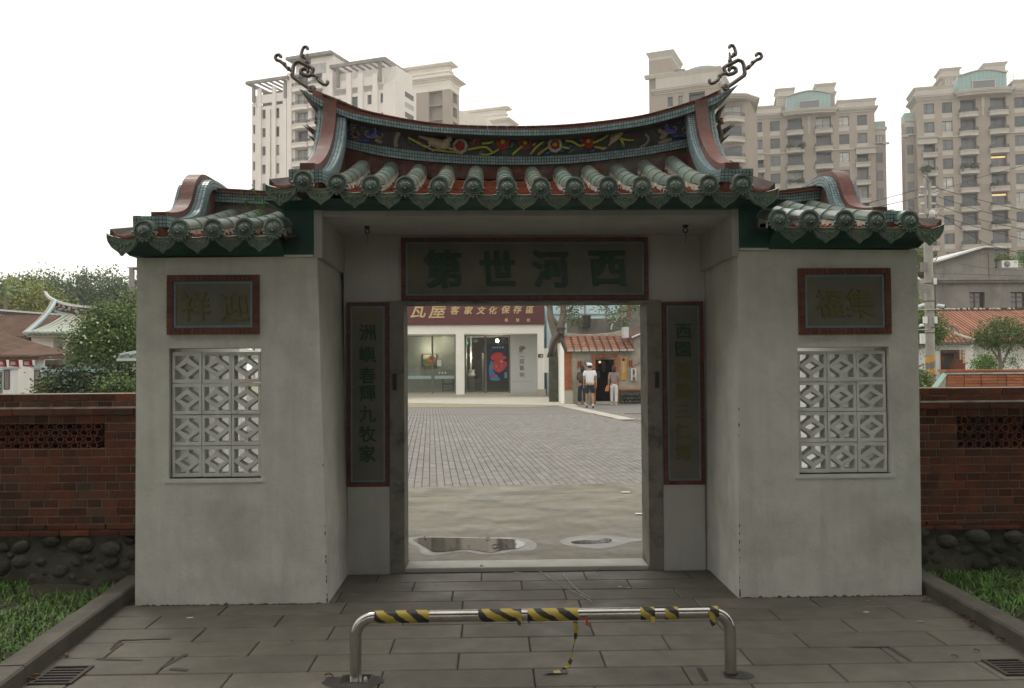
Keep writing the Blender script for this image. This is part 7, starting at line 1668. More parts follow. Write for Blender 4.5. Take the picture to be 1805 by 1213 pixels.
# ================================================================== RIGHT SIDE
Yp = 24.; q0 = P(1640,640,Yp)
pole = thing('utility_pole', (q0.x, Yp, 0), 'tall concrete utility pole with striped base, cameras and floodlights', 'pole')
zp = lambda py: P(1640, py, Yp).z
o = MB(); o.tube([(q0.x,Yp,-.02),(q0.x,Yp,zp(395))], [.165,.14], 14); o.build('shaft', M('pole_concrete'), pole)
for dx in (-.07, .09): o = MB(); o.box(q0.x+dx-.035, q0.x+dx+.035, Yp-.05, Yp+.05, zp(398), zp(316 if dx < 0 else 321)); o.build('top_post', M('pole_concrete'), pole)
o = MB(); o.tube([(q0.x-.09,Yp,zp(318)),(q0.x-.03,Yp,zp(311)),(q0.x+.09,Yp,zp(320))], .03, 6); o.build('top_bracket', M('pole_concrete'), pole)
o = MB(); o.tube([(q0.x,Yp,.0),(q0.x,Yp,zp(627))], [.170,.166], 16, caps=False); o.build('hazard_sleeve', M('hazard_paint'), pole)
for k, py in enumerate((331,345,360,378)):
    for s in (-1, 1):
        z = zp(py); xx = q0.x+s*(.12+.05*(k % 2)); o = MB(); o.tube([(q0.x+s*.1,Yp-.05,z),(xx+s*.14,Yp-.05,z)], .012, 5)
        for j in range(3): o.lathe([(.0001,-.03),(.035,-.02),(.05,0),(.035,.012),(.0001,.015)], (xx+s*(.02+.05*j), Yp-.05, z), 'x', 8)
        o.tube([(xx+s*.14,Yp-.05,z),(xx+s*.2,Yp-.05,z-.08),(xx+s*.12,Yp-.05,z-.16)], .008, 5); o.build('insulator', M('porcelain'), pole)
q_ = MB(); q_.lathe([(.0001,-.1),(.09,-.1),(.1,.12),(.04,.16),(.0001,.16)], (q0.x+.06, Yp-.2, zp(380)), n=10); q_.tube([(q0.x+.06+.12*math.cos(t), Yp-.2, zp(386)+.12*math.sin(t)) for t in [i*.5 for i in range(14)]], .008, 5); q_.build('coil', M('porcelain'), pole)
def boxp(nm, px0, px1, py0, py1, mt, dy=.0, dd=.12): o = MB(); a_ = P(px0, py1, Yp-.2-dy); b_ = P(px1, py0, Yp-.2-dy); o.box(a_.x, b_.x, Yp-.2-dy, Yp-.2-dy+dd, a_.z, b_.z); return o.build(nm, M(mt), pole)
boxp('switch_box', 1625,1632.5,462,479,'concrete_grey'); boxp('junction_box', 1629.5,1635,558,570,'plastic_white'); boxp('junction_box', 1647.5,1652.5,558,570,'plastic_white'); boxp('junction_box', 1646.5,1651.5,490,501,'plastic_white')
boxp('antenna_box', 1624,1631,588,606,'plastic_white', .1); boxp('cross_arm', 1620,1662,544.5,546,'porcelain'); boxp('cross_arm', 1620,1635,580,581.5,'porcelain')
for pts, r_, mt, nm in (([(1618,541),(1629,537)], .055, 'plastic_white', 'camera'), ([(1652,538),(1664,540)], .055, 'plastic_white', 'camera'), ([(1664,540),(1667,540.5)], .04, 'black', 'camera_lens')):
    o = MB(); o.tube([tuple(P(x, y, Yp-.3)) for x, y in pts], r_, 10); o.build(nm, M(mt), pole)
o = MB(); c = P(1624.5, 574.5, Yp-.3); o.blob(tuple(c), .09, .09, .07, 10, 6); o.blob((c.x, c.y-.03, c.z-.04), .06, .06, .05, 10, 6, 1); o.build('dome_camera', [M('plastic_white'), M('black')], pole)
o = MB(); a_ = P(1617,500,Yp-.35)
for (cx3, cy3, w3) in ((1629,504,.28),(1628,512,.26)):
    c = P(cx3, cy3, Yp-.35); o.hexa([(c.x-w3,c.y-.1,c.z+.02),(c.x+.12,c.y-.12,c.z-.14),(c.x+.18,c.y+.1,c.z-.10),(c.x-w3+.06,c.y+.12,c.z+.06),(c.x-w3+.02,c.y-.1,c.z+.10),(c.x+.16,c.y-.12,c.z-.02),(c.x+.2,c.y+.1,c.z+.03),(c.x-w3+.08,c.y+.12,c.z+.14)])
o.build('floodlight', M('concrete_grey'), pole)
o = MB(); o.lathe([(.0001,-.06),(.14,-.05),(.05,.06),(.0001,.08)], P(1617,492,Yp-.35), n=10); o.build('horn_speaker', M('plastic_white'), pole)
for py in (500, 531, 587): o = MB(); o.tube([(q0.x+.17*math.cos(t), Yp+.17*math.sin(t), zp(py)) for t in [i*.524 for i in range(13)]], .012, 5); o.build('clamp', M('iron'), pole)
o = MB(); o.tube([(q0.x+.19,Yp-.05,zp(500)),(q0.x+.2,Yp-.05,zp(560)),(q0.x+.14,Yp-.12,zp(577)),(q0.x-.05,Yp-.2,zp(578))], .014, 5); o.build('cable', M('cable'), pole)
for k, (pts) in enumerate((((1650,331),(1720,351),(1805,371),(1880,389)), ((1650,346),(1730,372),(1805,392),(1900,412)), ((1650,360),(1720,385),(1805,405),(1900,425)), ((1650,378),(1735,404),(1805,422),(1900,440)), ((1630,331),(1560,350),(1500,365)), ((1630,346),(1560,362),(1500,377)), ((1660,380),(1740,430),(1820,450)), ((1645,340),(1720,315),(1805,292)), ((1648,482),(1720,484),(1810,487)), ((1690,465),(1750,474),(1810,478)))):
    o = MB(); sp = smooth_tab([tuple(P(x, y, Yp+ (0 if k < 8 else 10))) for x, y in pts], 12); o.tube(sp, .011 if k < 7 else .009, 5); tag(o.build('overhead_wire', M('cable')), ('top','second','third','fourth')[k]+' wire from the pole sloping down across the far tower' if k < 4 else ('upper thin wire from the pole towards the gate roof','lower thin wire from the pole towards the gate roof','steep slack wire falling from the pole','wire rising from the pole across the far tower','upper slack cable across the grey gable wall','lower slack cable across the grey gable wall')[k-4], 'wire', group='overhead wires from the utility pole')
# grey concrete house
Yc = 36.; ex = lambda px: P(px, 560, Yc).x; ezz = lambda py: P(1720, py, Yc).z
gh = thing('concrete_house', (ex(1730), Yc+3, 0), 'grey rendered house with a white edged sloping gable and brown windows', 'house')
w1, w2 = (1709.5,1736.5,515,544), (1782,1812,515,544)
o = MB(); zt_ = ezz(499)
xs_ = [1646, w1[0], w1[1], w2[0], w2[1], 1900]
for i in range(5):
    if i in (1, 3): o.box(ex(xs_[i]), ex(xs_[i+1]), Yc, Yc+.3, 0, ezz(544)); o.box(ex(xs_[i]), ex(xs_[i+1]), Yc, Yc+.3, ezz(515), zt_)
    else: o.box(ex(xs_[i]), ex(xs_[i+1]), Yc, Yc+.3, 0, zt_)
o.box(ex(1646), ex(1900), Yc+.6, Yc+6, 0, zt_); o.build('wall', M('concrete_grey'), gh)
for (xa, xb, ya, yb) in (w1, w2):
    o = MB(); X0, X1, Z0, Z1 = ex(xa), ex(xb)-.12, ezz(yb), ezz(ya); f_ = .05
    for b_ in ((X0, X0+f_, Z0, Z1), (X1-f_, X1, Z0, Z1), (X0+f_, X1-f_, Z1-f_, Z1), (X0+f_, X1-f_, Z0, Z0+f_), ((X0+X1)/2-.025, (X0+X1)/2+.025, Z0+f_, Z1-f_), (X0+f_, (X0+X1)/2-.025, Z1-.26, Z1-.22), ((X0+X1)/2+.025, X1-f_, Z1-.26, Z1-.22), (X0+f_, (X0+X1)/2-.025, Z0+.32, Z0+.35), ((X0+X1)/2+.025, X1-f_, Z0+.32, Z0+.35)): o.box(b_[0], b_[1], Yc+.12, Yc+.18, b_[2], b_[3])
    w_ = o.build('window', M('wood_brown'), gh); o = MB(); o.box(X0+f_, X1-f_, Yc+.15, Yc+.17, Z0+f_, Z1-f_); o.build('pane', M('glass_grey'), w_)
o = MB(); o.box(ex(1645), ex(1900), Yc-.35, Yc+.0, ezz(495), ezz(490)); o.box(ex(1645), ex(1900), Yc-.25, Yc, zt_, ezz(495.1)); o.build('ledge', M('concrete_grey'), gh)
o = MB(); o.box(ex(1646), ex(1900), Yc+.0, Yc+.3, zt_+.001, ezz(473)); o.prism([(ex(1646), ezz(473)), (ex(1755), ezz(473)), (ex(1755), ezz(437)), (ex(1733), ezz(437)), (ex(1646), ezz(464))], Yc+.001, Yc+5); o.build('gable', M('concrete_grey'), gh)
o = MB(); o.prism([(ex(1643), ezz(465)), (ex(1733), ezz(437.5)), (ex(1764), ezz(437.8)), (ex(1768), ezz(435.8)), (ex(1733), ezz(434.5)), (ex(1643), ezz(462))], Yc-.3, Yc+5.2); o.build('roof', M('porcelain'), gh)
o = MB(); o.prism([(ex(1655), ezz(469)), (ex(1734), ezz(444)), (ex(1746), ezz(444)), (ex(1746), ezz(489)), (ex(1744.6), ezz(489)), (ex(1744.6), ezz(446)), (ex(1734), ezz(446)), (ex(1655), ezz(471))], Yc-.05, Yc+.0); o.build('gable_trim', M('concrete_grey'), gh)
acx, acz = P(1785,480,Yc+.8), None; acu = thing('air_conditioner', (acx.x, Yc+.8, ezz(472)), 'white air conditioner unit on the roof edge of the grey house', 'appliance')
o = MB(); X0, X1 = ex(1770), ex(1799); Z0 = ezz(472)+.01; Z1 = ezz(459); o.box(X0, X1, Yc+.1, Yc+.5, Z0, Z1); o.build('casing', M('plastic_white'), acu); o = MB(); o.lathe([(.0001,0),(.13,0),(.15,.01),(.15,.02),(.0001,.02)], (X0+.26, Yc+.098, (Z0+Z1)/2), 'y', 16); o.build('fan_grille', M('concrete_grey'), acu); o = MB(); o.box(X1-.2, X1-.08, Yc+.09, Yc+.099, Z1-.1, Z1-.07); o.build('vent', M('black'), acu)
crown_things = ((1768,457,.55,.38,37.2,'leafy potted shrubs left of the air conditioner on the roof','leaf_olive'),(1812,455,.6,.42,37.0,'leafy potted shrub right of the air conditioner on the roof','leaf_bright'))
for px, py, rx, rz_, Y_, lb, mt in crown_things:
    q = P(px, py+4, Y_); tree('roof_plant', (q.x, Y_, zt_), lb, 'plant', mt, [(0,0,q.z-zt_,rx,.4,rz_)], 1500, .10, [([(0,0,0),(0,0,q.z-zt_)], [.03,.02])], seed=int(px))
# long orange tiled farmhouse
Yo = 28.5; fx = lambda px: P(px, 620, Yo).x; fz = lambda py: P(1730, py, Yo).z
oh = thing('long_farmhouse', (fx(1740), Yo+2, 0), 'long white farmhouse with orange tiled roofs behind the utility pole', 'house')
o = MB(); ev = fz(604); dxa, dxb = 1660,1688
o.box(fx(1600), fx(dxa), Yo, Yo+.3, 0, ev); o.box(fx(dxb), fx(1715), Yo, Yo+.3, 0, ev); o.box(fx(dxa), fx(dxb), Yo, Yo+.3, fz(618), ev); o.box(fx(1715), fx(1900), Yo+.8, Yo+1.1, 0, fz(598)); o.box(fx(1712), fx(1715), Yo+.3, Yo+1.0, 0, ev); o.build('wall', M('house_white'), oh)
for xa, xb, za, zb, n_, m_ in ((1657.5,1663,0,fz(622),24,1),(1685.5,1691,0,fz(622),24,1),(1657.5,1691,fz(622),fz(616.5),2,5)):
    for i in range(n_):
        for j in range(m_):
            x0_ = fx(xa)+(fx(xb)-fx(xa))*j/m_; x1_ = fx(xa)+(fx(xb)-fx(xa))*(j+1)/m_; inst('brick', ubm, ((x0_+x1_)/2, Yo-.015, za+(zb-za)*(i+.5)/n_), oh, scale=(x1_-x0_-.008, .05, (zb-za)/n_-.008))
o = MB(); o.box(fx(1663), fx(1685.5), Yo+.2, Yo+2, -.01, fz(622)); o.build('doorway', M('interior_dark'), oh)
o = MB(); o.box(fx(1662), fx(1682), Yo-.8, Yo-.5, 0, fz(640)); o.box(fx(1666), fx(1679), Yo-.75, Yo-.5, fz(640), fz(634)); tag(o.build('brick_stack', M('brick_red_isl')), 'stacked red bricks in front of the long farmhouse doorway', 'bricks')
s2 = MB(); s2.box(fx(1694.5), fx(1699.5), Yo-.06, Yo-.001, fz(645), fz(617)); s2o = s2.build('hanging_sign', M('sign_yellow'), None); tag(s2o, 'narrow orange sign board with pale characters beside the brick framed door', 'sign')
for i, ch in enumerate('客家文化'): text(ch, .10, .003, .001, name='character', m=M('litter_white'), parent=s2o, at=(fx(1697), Yo-.065, fz(621+6.4*i)))
o = MB(); X0, X1, Z0, Z1 = fx(1716), fx(1728), fz(632), fz(611); o.box(X0, X1, Yo+.78, Yo+.799, Z0, Z1); w_ = o.build('window', M('black'), oh)
for i in range(6): o = MB(); x = X0+(X1-X0)*(i+.5)/6; o.box(x-.012, x+.012, Yo+.74, Yo+.779, Z0, Z1); o.build('bar', M('wood_brown'), w_)
# upper long roof and lower wing roof
yr_ = Yo+3.6; zr_ = P(1730,547,yr_).z; ze_ = fz(600); X0, X1 = fx(1600), fx(1920)
o = MB(); o.loft([[(x, Yo+.2, ze_-.03), (x, yr_, zr_-.03), (x, yr_+3, ze_), (x, yr_+3, ze_-.1), (x, Yo+.2, ze_-.15)] for x in (X0, X1)]); rf3 = o.build('roof', M('tile_dark'), oh)
n = 44
for i in range(n):
    x = X0+(X1-X0)*(i+.5)/n; o = MB(); sl_ = .9
    o.loft([[(x-.055,Yo+.15,ze_-.03),(x-.055,Yo+.15,ze_+.05),(x+.055,Yo+.15,ze_+.05),(x+.055,Yo+.15,ze_-.03)],[(x-.055,yr_,zr_-.03),(x-.055,yr_,zr_+.05),(x+.055,yr_,zr_+.05),(x+.055,yr_,zr_-.03)]]); o.build('tile_row', M('tile_orange'), rf3)
o = MB(); o.box(X0, X1, yr_-.15, yr_+.15, zr_, P(1730,543,yr_).z); o.build('ridge', M('tile_dark'), oh)
rr = random.Random(12); o = MB()
for k in range(40): x = rr.uniform(fx(1660), X1); o.blob((x, yr_-.15, zr_+.05), rr.uniform(.04,.15), .05, .05, 6, 4)
o.build('ridge_mortar', M('mortar_white'), oh)
zb_, zt2 = ev-.02, fz(576); Xa, Xb = fx(1605), fx(1712)
for i in range(14):
    x = Xa+(Xb-Xa)*(i+.5)/14; o = MB(); k2 = (1 if x < fx(1680) else max(.35, 1-(x-fx(1680))/(fx(1712)-fx(1680))*.6))
    o.loft([[(x-.06,Yo-.3,zb_-.02),(x-.06,Yo-.3,zb_+.04),(x+.06,Yo-.3,zb_+.04),(x+.06,Yo-.3,zb_-.02)],[(x-.06,Yo-.3+1.1*k2,zb_+.8*k2-.02),(x-.06,Yo-.3+1.1*k2,zb_+.8*k2+.04),(x+.06,Yo-.3+1.1*k2,zb_+.8*k2+.04),(x+.06,Yo-.3+1.1*k2,zb_+.8*k2-.02)]]); o.build('tile_row', M('tile_orange'), oh)
o = MB(); o.tube([(fx(1676),Yo+.5,fz(578)),(fx(1692),Yo+.2,fz(590)),(fx(1711),Yo-.3,fz(601))], .09, 5); o.build('verge', M('mortar_white'), oh); o = MB(); o.hexa([(Xa,Yo-.3,zb_-.05),(Xb,Yo-.3,zb_-.05),(Xb-.3,Yo+.75,zb_+.72),(Xa,Yo+.75,zb_+.72),(Xa,Yo-.3,zb_-.01),(Xb,Yo-.3,zb_-.01),(Xb-.3,Yo+.75,zb_+.76),(Xa,Yo+.75,zb_+.76)]); o.build('lower_roof', M('tile_dark'), oh)
o = MB(); o.box(fx(1605), fx(1713), Yo-.35, Yo, ev-.08, ev-.03); o.build('eaves_board', M('rattan_green'), oh)
# courtyard brick wall in front
Yw = 14.; wx = lambda px: P(px, 660, Yw).x; wz = lambda py: P(1730, py, Yw).z
cw = thing('courtyard_wall', (wx(1740), Yw, 0), 'pierced brick courtyard wall with pale ledge in front of the long farmhouse', 'wall')
o = MB(); o.box(wx(1668), wx(1900), Yw+.02, Yw+.3, 0, wz(655)); o.build('wall_core', M('brick_mortar'), cw)
o = MB(); o.box(wx(1666), wx(1900), Yw-.05, Yw+.35, wz(655)+.001, wz(651.5)); o.build('coping', M('brick_orange_isl'), cw); o = MB(); o.box(wx(1668), wx(1900), Yw-.04, Yw+.02, wz(659.5), wz(656.5)); o.build('ledge', M('mortar_white'), cw)
panels = ((1678,1700),(1707,1731),(1741,1774),(1783,1815))
for i in range(10):
    z = wz(661)-.035-.068*i
    x = wx(1669); j = 0
    while x < wx(1830):
        w_ = .2; mid = x+w_/2
        inpan = any(wx(a_) < mid < wx(b_) for a_, b_ in panels)
        inst('brick', ubo if True else ubm, (mid+(.1 if i % 2 else 0)*0, Yw+(.012 if inpan else -.005), z), cw, scale=(w_-.012, .04, .056)); x += w_
gq = [P(1641,684,Yw-.9), P(1651,685,Yw-.9), P(1672,656,Yw+.1), P(1663,655,Yw+.1)]; o = MB(); o.hexa([tuple(q_-Vector((0,0,.03))) for q_ in gq]+[tuple(q_) for q_ in gq]); o.build('end_coping', M('green_tin'), cw)
# greenery on the right
q = P(1762,640,20.5); tree('garden_tree', (q.x, 20.5, 0), 'small spreading tree with olive crown in front of the long farmhouse', 'tree', 'leaf_olive',
     [(-.35,0,P(1762,592,20.5).z,.62,.6,.42),(.35,0,P(1762,584,20.5).z,.62,.6,.45),(0,.1,P(1762,575,20.5).z,.5,.5,.36),(.8,0,P(1762,598,20.5).z,.5,.5,.4),(-.6,0,P(1762,600,20.5).z,.3,.4,.25),(-.1,0,P(1762,605,20.5).z,.7,.5,.28)], 7500, .065, [([(0,0,0),(.03,0,1.5),(0,0,1.9),(-.05,0,2.5)], [.07,.06,.05,.02]), ([(.02,0,1.45),(.35,0,2.1),(.5,0,2.5)], [.045,.03,.015]), ([(0,0,1.7),(-.4,0,2.3)], [.04,.015])], seed=61, dens=1.5)
q = P(1733,640,22); tree('garden_shrub', (q.x, 22, 0), 'bright yellow-green bush below the barred window', 'shrub', 'leaf_bright', [(0,0,P(1733,645,22).z,.42,.4,.38),(.25,0,P(1733,637,22).z,.3,.3,.3)], 2200, .07, [([(0,0,0),(0,0,1.2)], [.03,.02])], seed=62)
q = P(1785,640,21.5); tree('garden_shrub', (q.x, 21.5, 0), 'thin sparse shrub against the white wall', 'shrub', 'leaf_mid', [(0,0,P(1785,640,21.5).z,.4,.3,.4),(-.7,0,P(1785,642,21.5).z,.35,.3,.28)], 1100, .05, [([(0,0,0),(0,0,1.5)], [.02,.01])], seed=63)
for px, py, rx, rz_, Y_, lb, mt, n_ in ((1616,455,.7,.6,30,'leafy treetop above the white wall behind the pole','leaf_olive',2500),(1634,572,.72,.70,25.5,'dense green tree just behind the striped pole','leaf_mid',6500),(1612,560,.9,1.2,27,'tree hugging the pier edge behind the pole','leaf_mid',5200),(1618,665,.35,.35,18,'low bush at the foot of the striped pole','leaf_mid',1200)):
    q = P(px, py, Y_); tree('yard_tree', (q.x, Y_, 0), lb, 'tree', mt, [(0,0,q.z,rx,.8*rx,rz_),(.35*rx,0,q.z-.5*rz_,.8*rx,.8*rx,.7*rz_)], n_, .085, [([(0,0,0),(0,0,q.z)], [.08,.03])], seed=int(px+py))
# ================================================================== APARTMENT TOWERS
SH = {}
def box_mesh(name, w_, d, h, mt, key):
    k = (name, round(w_, 2), round(d, 2), round(h, 2), mt)
    if k not in SH: b = MB(); b.box(-w_/2, w_/2, 0, d, 0, h); SH[k] = b.mesh(name, M(mt))
    return SH[k]
def win_mesh(w_, h, kind):
    k = ('w', round(w_, 2), round(h, 2), kind)
    if k not in SH:
        b = MB(); f = .06; W_ = w_/2
        b.box(-W_, W_, 0, .08, h-f, h); b.box(-W_, W_, 0, .08, 0, f); b.box(-W_, -W_+f, 0, .08, f, h-f); b.box(W_-f, W_, 0, .08, f, h-f)
        mxx = -W_*.3 if kind == 'a' else W_*.0; b.box(mxx-.035, mxx+.035, 0, .08, f, h-f)
        if kind == 'a': b.box(-W_+f, mxx-.035, 0, .08, h*.62, h*.62+.05); b.box(-W_, W_, -.03, .0, .28, .32)
        SH[k] = (b.mesh('window', M('tower_frame')), None)
        g = MB(); g.box(-W_+f, W_-f, .05, .06, f, h-f); g1 = g.mesh('pane', M('glass_dark')); g2 = g.mesh('pane', M('glass_grey')); g3 = g.mesh('pane', M('curtain'))
        SH[k] = (SH[k][0], [g1, g1, g2, g3])
    return SH[k]
def put_window(root, x, y, z, w_, h, kind='a', rr=rnd, face='y'):
    me, gs = win_mesh(w_, h, kind); rot = (0,0,0) if face == 'y' else (0,0,R(90))
    o = inst('window', me, (x, y, z), root, rot=rot); FR[o.name] = Vector((x, y, z))
    g = bpy.data.objects.new('pane', rr.choice(gs)); COL.objects.link(g); g.parent = o; return o
def balcony_mesh(w_, d, mt='tower_trim', bow=True, glassy=False):
    k = ('b', round(w_, 2), round(d, 2), mt, bow)
    if k not in SH:
        b = MB(); n = 8 if bow else 1
        def arc(e, r=0): 
            if not bow: return [(-w_/2-r, 0), (-w_/2-r, -d-e), (w_/2+r, -d-e), (w_/2+r, 0)]
            return [(-w_/2-r, 0)] + [(-(w_/2+r)*math.cos(math.pi*i/n), -(d*.55) - (d*.45+e)*math.sin(math.pi*i/n)) for i in range(n+1)] + [(w_/2+r, 0)]
        for (z0, z1, e, r) in ((0, .55, 0, 0), (.55, .70, .10, .08), (.70, .78, .16, .14)): b.prismz([(x, y) for x, y in arc(e, r)], z0, z1)
        m1 = b.mesh('balcony', M(mt)); rl2 = MB(); a_ = arc(-.05, -.05); 
        pts = [(x, y, 1.35) for x, y in a_]; rl2.tube(pts, .03, 4, smooth=False)
        for i in range(len(a_)-1):
            for j in range(4):
                x = a_[i][0]+(a_[i+1][0]-a_[i][0])*j/4; y = a_[i][1]+(a_[i+1][1]-a_[i][1])*j/4; rl2.box(x-.015, x+.015, y-.015, y+.015, .78, 1.35)
        SH[k] = (m1, rl2.mesh('railing', M('tower_frame')))
    return SH[k]
def facade(root, cols, ztop, nf, fh, mt, trim, depth=1.4, zbot=0, rr=rnd, skip_top=0):
    """cols: list of (type, u0, u1). p pier, w window, n narrow window, b balcony, v wide balcony from the third floor down"""
    wall = MB(); sp = MB(); trm = MB()
    for ty, a, b_ in cols:
        if ty == 'p': wall.box(a, b_, 0, depth, zbot, ztop); continue
        for f in range(nf):
            zt = ztop - f*fh; zb = max(zbot, zt-fh)
            if ty in 'wn':
                hw = 1.75 if ty == 'w' else 1.55; z1 = zt-.55; z0 = z1-hw
                wall.box(a, b_, .05, depth, z1, zt); inst('spandrel', box_mesh('spandrel', b_-a, depth-.02, z0-zb, trim, 0), ((a+b_)/2, .02, zb), root)
                put_window(root, (a+b_)/2, .28, z0+.002, b_-a, hw-.004, 'a' if ty == 'w' else 'n', rr)
                trm.box(a-.04, b_+.04, -.04, .02, z0-.10, z0)
            elif ty == 'b' or (ty == 'v' and f >= 2):
                wall.box(a, b_, .02, depth, zt-.30, zt)
                put_window(root, (a+b_)/2, .95, zb+.12, (b_-a)*.98, fh-.45, 'n', rr)
                wall.box(a, b_, 0, depth, zb, zb+.10)
                m1, m2 = balcony_mesh(b_-a+.55, .95 if ty == 'b' else .55, trim, ty == 'b')
                o = inst('balcony', m1, ((a+b_)/2, 0-.001, zb-.28), root); g = bpy.data.objects.new('railing', m2); COL.objects.link(g); g.parent = o
            elif ty == 'v':
                z1 = zt-.55; z0 = z1-1.75; wall.box(a, b_, .05, depth, z1, zt); inst('spandrel', box_mesh('spandrel', b_-a, depth-.02, z0-zb, trim, 0), ((a+b_)/2, .02, zb), root)
                m_ = (a+b_)/2; w_ = 1.55; wall.box(a, m_-w_/2, .03, depth, z0, z1); wall.box(m_+w_/2, b_, .03, depth, z0, z1); put_window(root, m_, .28, z0+.002, w_, 1.746, 'a', rr)
    a, b_ = cols[0][1], cols[-1][2]
    wall.box(a, b_, depth, depth+.3, zbot, ztop)
    wall.build('wall', M(mt), root)
    if sp.v: sp.build('spandrel', M(trim), root)
    if trm.v: trm.build('window_sills', M(trim), root)
def cornice(root, x0, x1, z, mt, y=0, ys=None, steps=((.0,.25,.10),(.25,.45,.28),(.45,.70,.50),(.70,.80,.60)), yb=12):
    o = MB()
    for a, b_, e in steps: o.box(x0-e, x1+e, y-e, yb+e, z+a, z+b_)
    o.build('cornice', M(mt), root)
def big_tower(label, pxc, D, rz, ztop_px, nf, s=1.0, sw=1.0, wx_=12.6, wing=(True, True), seed=1, glow=()):
    rr = random.Random(seed); Y = D+CAMP.y; c = P(pxc, 400, Y); t = thing('apartment_tower', (c.x, Y, 0), label, 'building', rz=rz)
    zt = P(pxc, ztop_px, Y).z; fh = 3.08*s
    e = [0, 1.12, 3.58, 4.87, 6.5, 7.9, 9.5, 10.6]; e = [v*s*sw for v in e]
    cols = [('p', -e[7], -e[6]), ('v', -e[6]-.0, -e[5]+.2), ('p', -e[5]+.2, -e[4]), ('w', -e[4], -e[3]), ('p', -e[3], -e[2]), ('b', -e[2], -e[1]), ('p', -e[1], e[1]), ('b', e[1], e[2]), ('p', e[2], e[3]), ('w', e[3], e[4]), ('p', e[4], e[5]-.2), ('v', e[5]-.2, e[6]), ('p', e[6], e[7])]
    facade(t, cols, zt, nf, fh, 'tower_beige', 'tower_trim', rr=rr)
    core = MB(); core.box(-e[7], e[7], 1.71, 5, 0, zt); core.build('core', M('tower_beige'), t)
    cornice(t, -e[7], e[7], zt, 'tower_trim', yb=5)
    # bowed cornice over the balconies
    o = MB(); n = 10; W_ = e[2]+.6
    for z0, z1, ex_ in ((0,.25,.1),(.25,.45,.3),(.45,.70,.55),(.70,.82,.65)):
        o.prismz([(-W_-ex_, .5)] + [(-(W_+ex_)*math.cos(math.pi*i/n), -.9-.0-(.9+ex_)*math.sin(math.pi*i/n)*.8) for i in range(n+1)] + [(W_+ex_, .5)], zt+z0+.004, zt+z1+.004)
    o.build('bow_cornice', M('tower_trim'), t)
    cz = zt-2*fh-.25
    for x0, x1 in ((-e[7]-.15, -e[5]+.5), (e[5]-.5, e[7]+.15)):
        o = MB(); o.box(x0, x1, -.85, -.002, cz, cz+.16); o.box(x0, x1, -.95, -.002, cz+.161, cz+.28); o.box(x0+.1, x1-.1, -.6, -.002, cz-.9, cz-.001); o.build('string_course', M('tower_trim'), t)
    for x0, x1 in ((-e[5]+.52, -e[2]-.3), (e[2]+.3, e[5]-.52)): o = MB(); o.box(x0, x1, -.18, -.002, cz+.05, cz+.25); o.build('string_course', M('tower_trim'), t)
    # parapets, penthouse, stair towers
    o = MB(); pz = zt+.83; ph = 1.35*s
    for x0, x1 in ((-e[7]-.1, -e[2]-1.0), (e[2]+1.0, e[7]+.1)):
        o.loft([[(x0,-.1,pz),(x1,-.1,pz),(x1,6,pz),(x0,6,pz)],[(x0,-.1,pz+ph*.6),(x1,-.1,pz+ph*.6),(x1,6,pz+ph*.6),(x0,6,pz+ph*.6)],[(x0-.35 if x0 < 0 else x0,-.4,pz+ph),(x1+(.35 if x1 > 0 else 0),-.4,pz+ph),(x1+(.35 if x1 > 0 else 0),6,pz+ph),(x0-.35 if x0 < 0 else x0,6,pz+ph)]])
    o.build('parapet', M('tower_trim'), t)
    o = MB(); W_ = 3.6*s; n = 12; top = 2.7*s
    sec = lambda z, hgt: [(-W_, 1.5)] + [(-W_+2*W_*i/n, .2-.8*math.sin(math.pi*i/n)) for i in range(n+1)] + [(W_, 1.5)]
    vs = []; pts = [(-W_+2*W_*i/n, .1-.7*math.sin(math.pi*i/n), pz+top+.55*math.sin(math.pi*i/n)) for i in range(n+1)]
    for i in range(n):
        a_, b_ = pts[i], pts[i+1]; o.add([(a_[0],a_[1],pz-.4),(b_[0],b_[1],pz-.4),b_,a_,(a_[0],5,pz-.4),(b_[0],5,pz-.4),(b_[0],5,b_[2]),(a_[0],5,a_[2])], [(0,1,2,3),(3,2,6,7)])
        o.box(a_[0]-.04, a_[0]+.04, a_[1]-.06, a_[1], pz-.3, a_[2]-.05)
    o.add([(-W_,.1,pz-.4),(-W_,.1,pz+top),(-W_,5,pz+top),(-W_,5,pz-.4),(W_,.1,pz-.4),(W_,.1,pz+top),(W_,5,pz+top),(W_,5,pz-.4)], [(0,1,2,3),(4,7,6,5)]); pe = o.build('penthouse', M('tower_teal'), t)
    o = MB(); 
    for b_ in ((-1.75*s,-1.6*s,.1,1.65),(1.6*s,1.75*s,.1,1.65),(-1.6*s,1.6*s,1.5,1.65)): o.box(b_[0], b_[1], -.78, -.60, pz+b_[2], pz+b_[3])
    o.build('window_surround', M('tower_trim'), pe); o = MB(); o.box(-1.6*s, 1.6*s, -.70, -.65, pz+.1, pz+1.5); o.build('pane', M('glass_grey'), pe)
    cp = MB()
    for i in range(n): a_, b_ = pts[i], pts[i+1]; cp.hexa([(a_[0],a_[1]-.25,a_[2]+.001),(b_[0],b_[1]-.25,b_[2]+.001),(b_[0],5,b_[2]+.001),(a_[0],5,a_[2]+.001),(a_[0],a_[1]-.25,a_[2]+.14),(b_[0],b_[1]-.25,b_[2]+.14),(b_[0],5,b_[2]+.14),(a_[0],5,a_[2]+.14)])
    cp.build('roof_edge', M('tower_trim'), pe)
    o = MB(); T0, T1 = -4.9*s, 4.9*s; zT = pz+4.3*s; o.box(T0, T1, 5.0, 10, pz, zT); o.build('stair_block', M('tower_beige'), t)
    o = MB(); o.box(T0-.3, T1+.3, 4.7, 10.3, zT, zT+.25); o.box(T0-.15, T1+.15, 4.85, 10.1, zT-.25, zT)
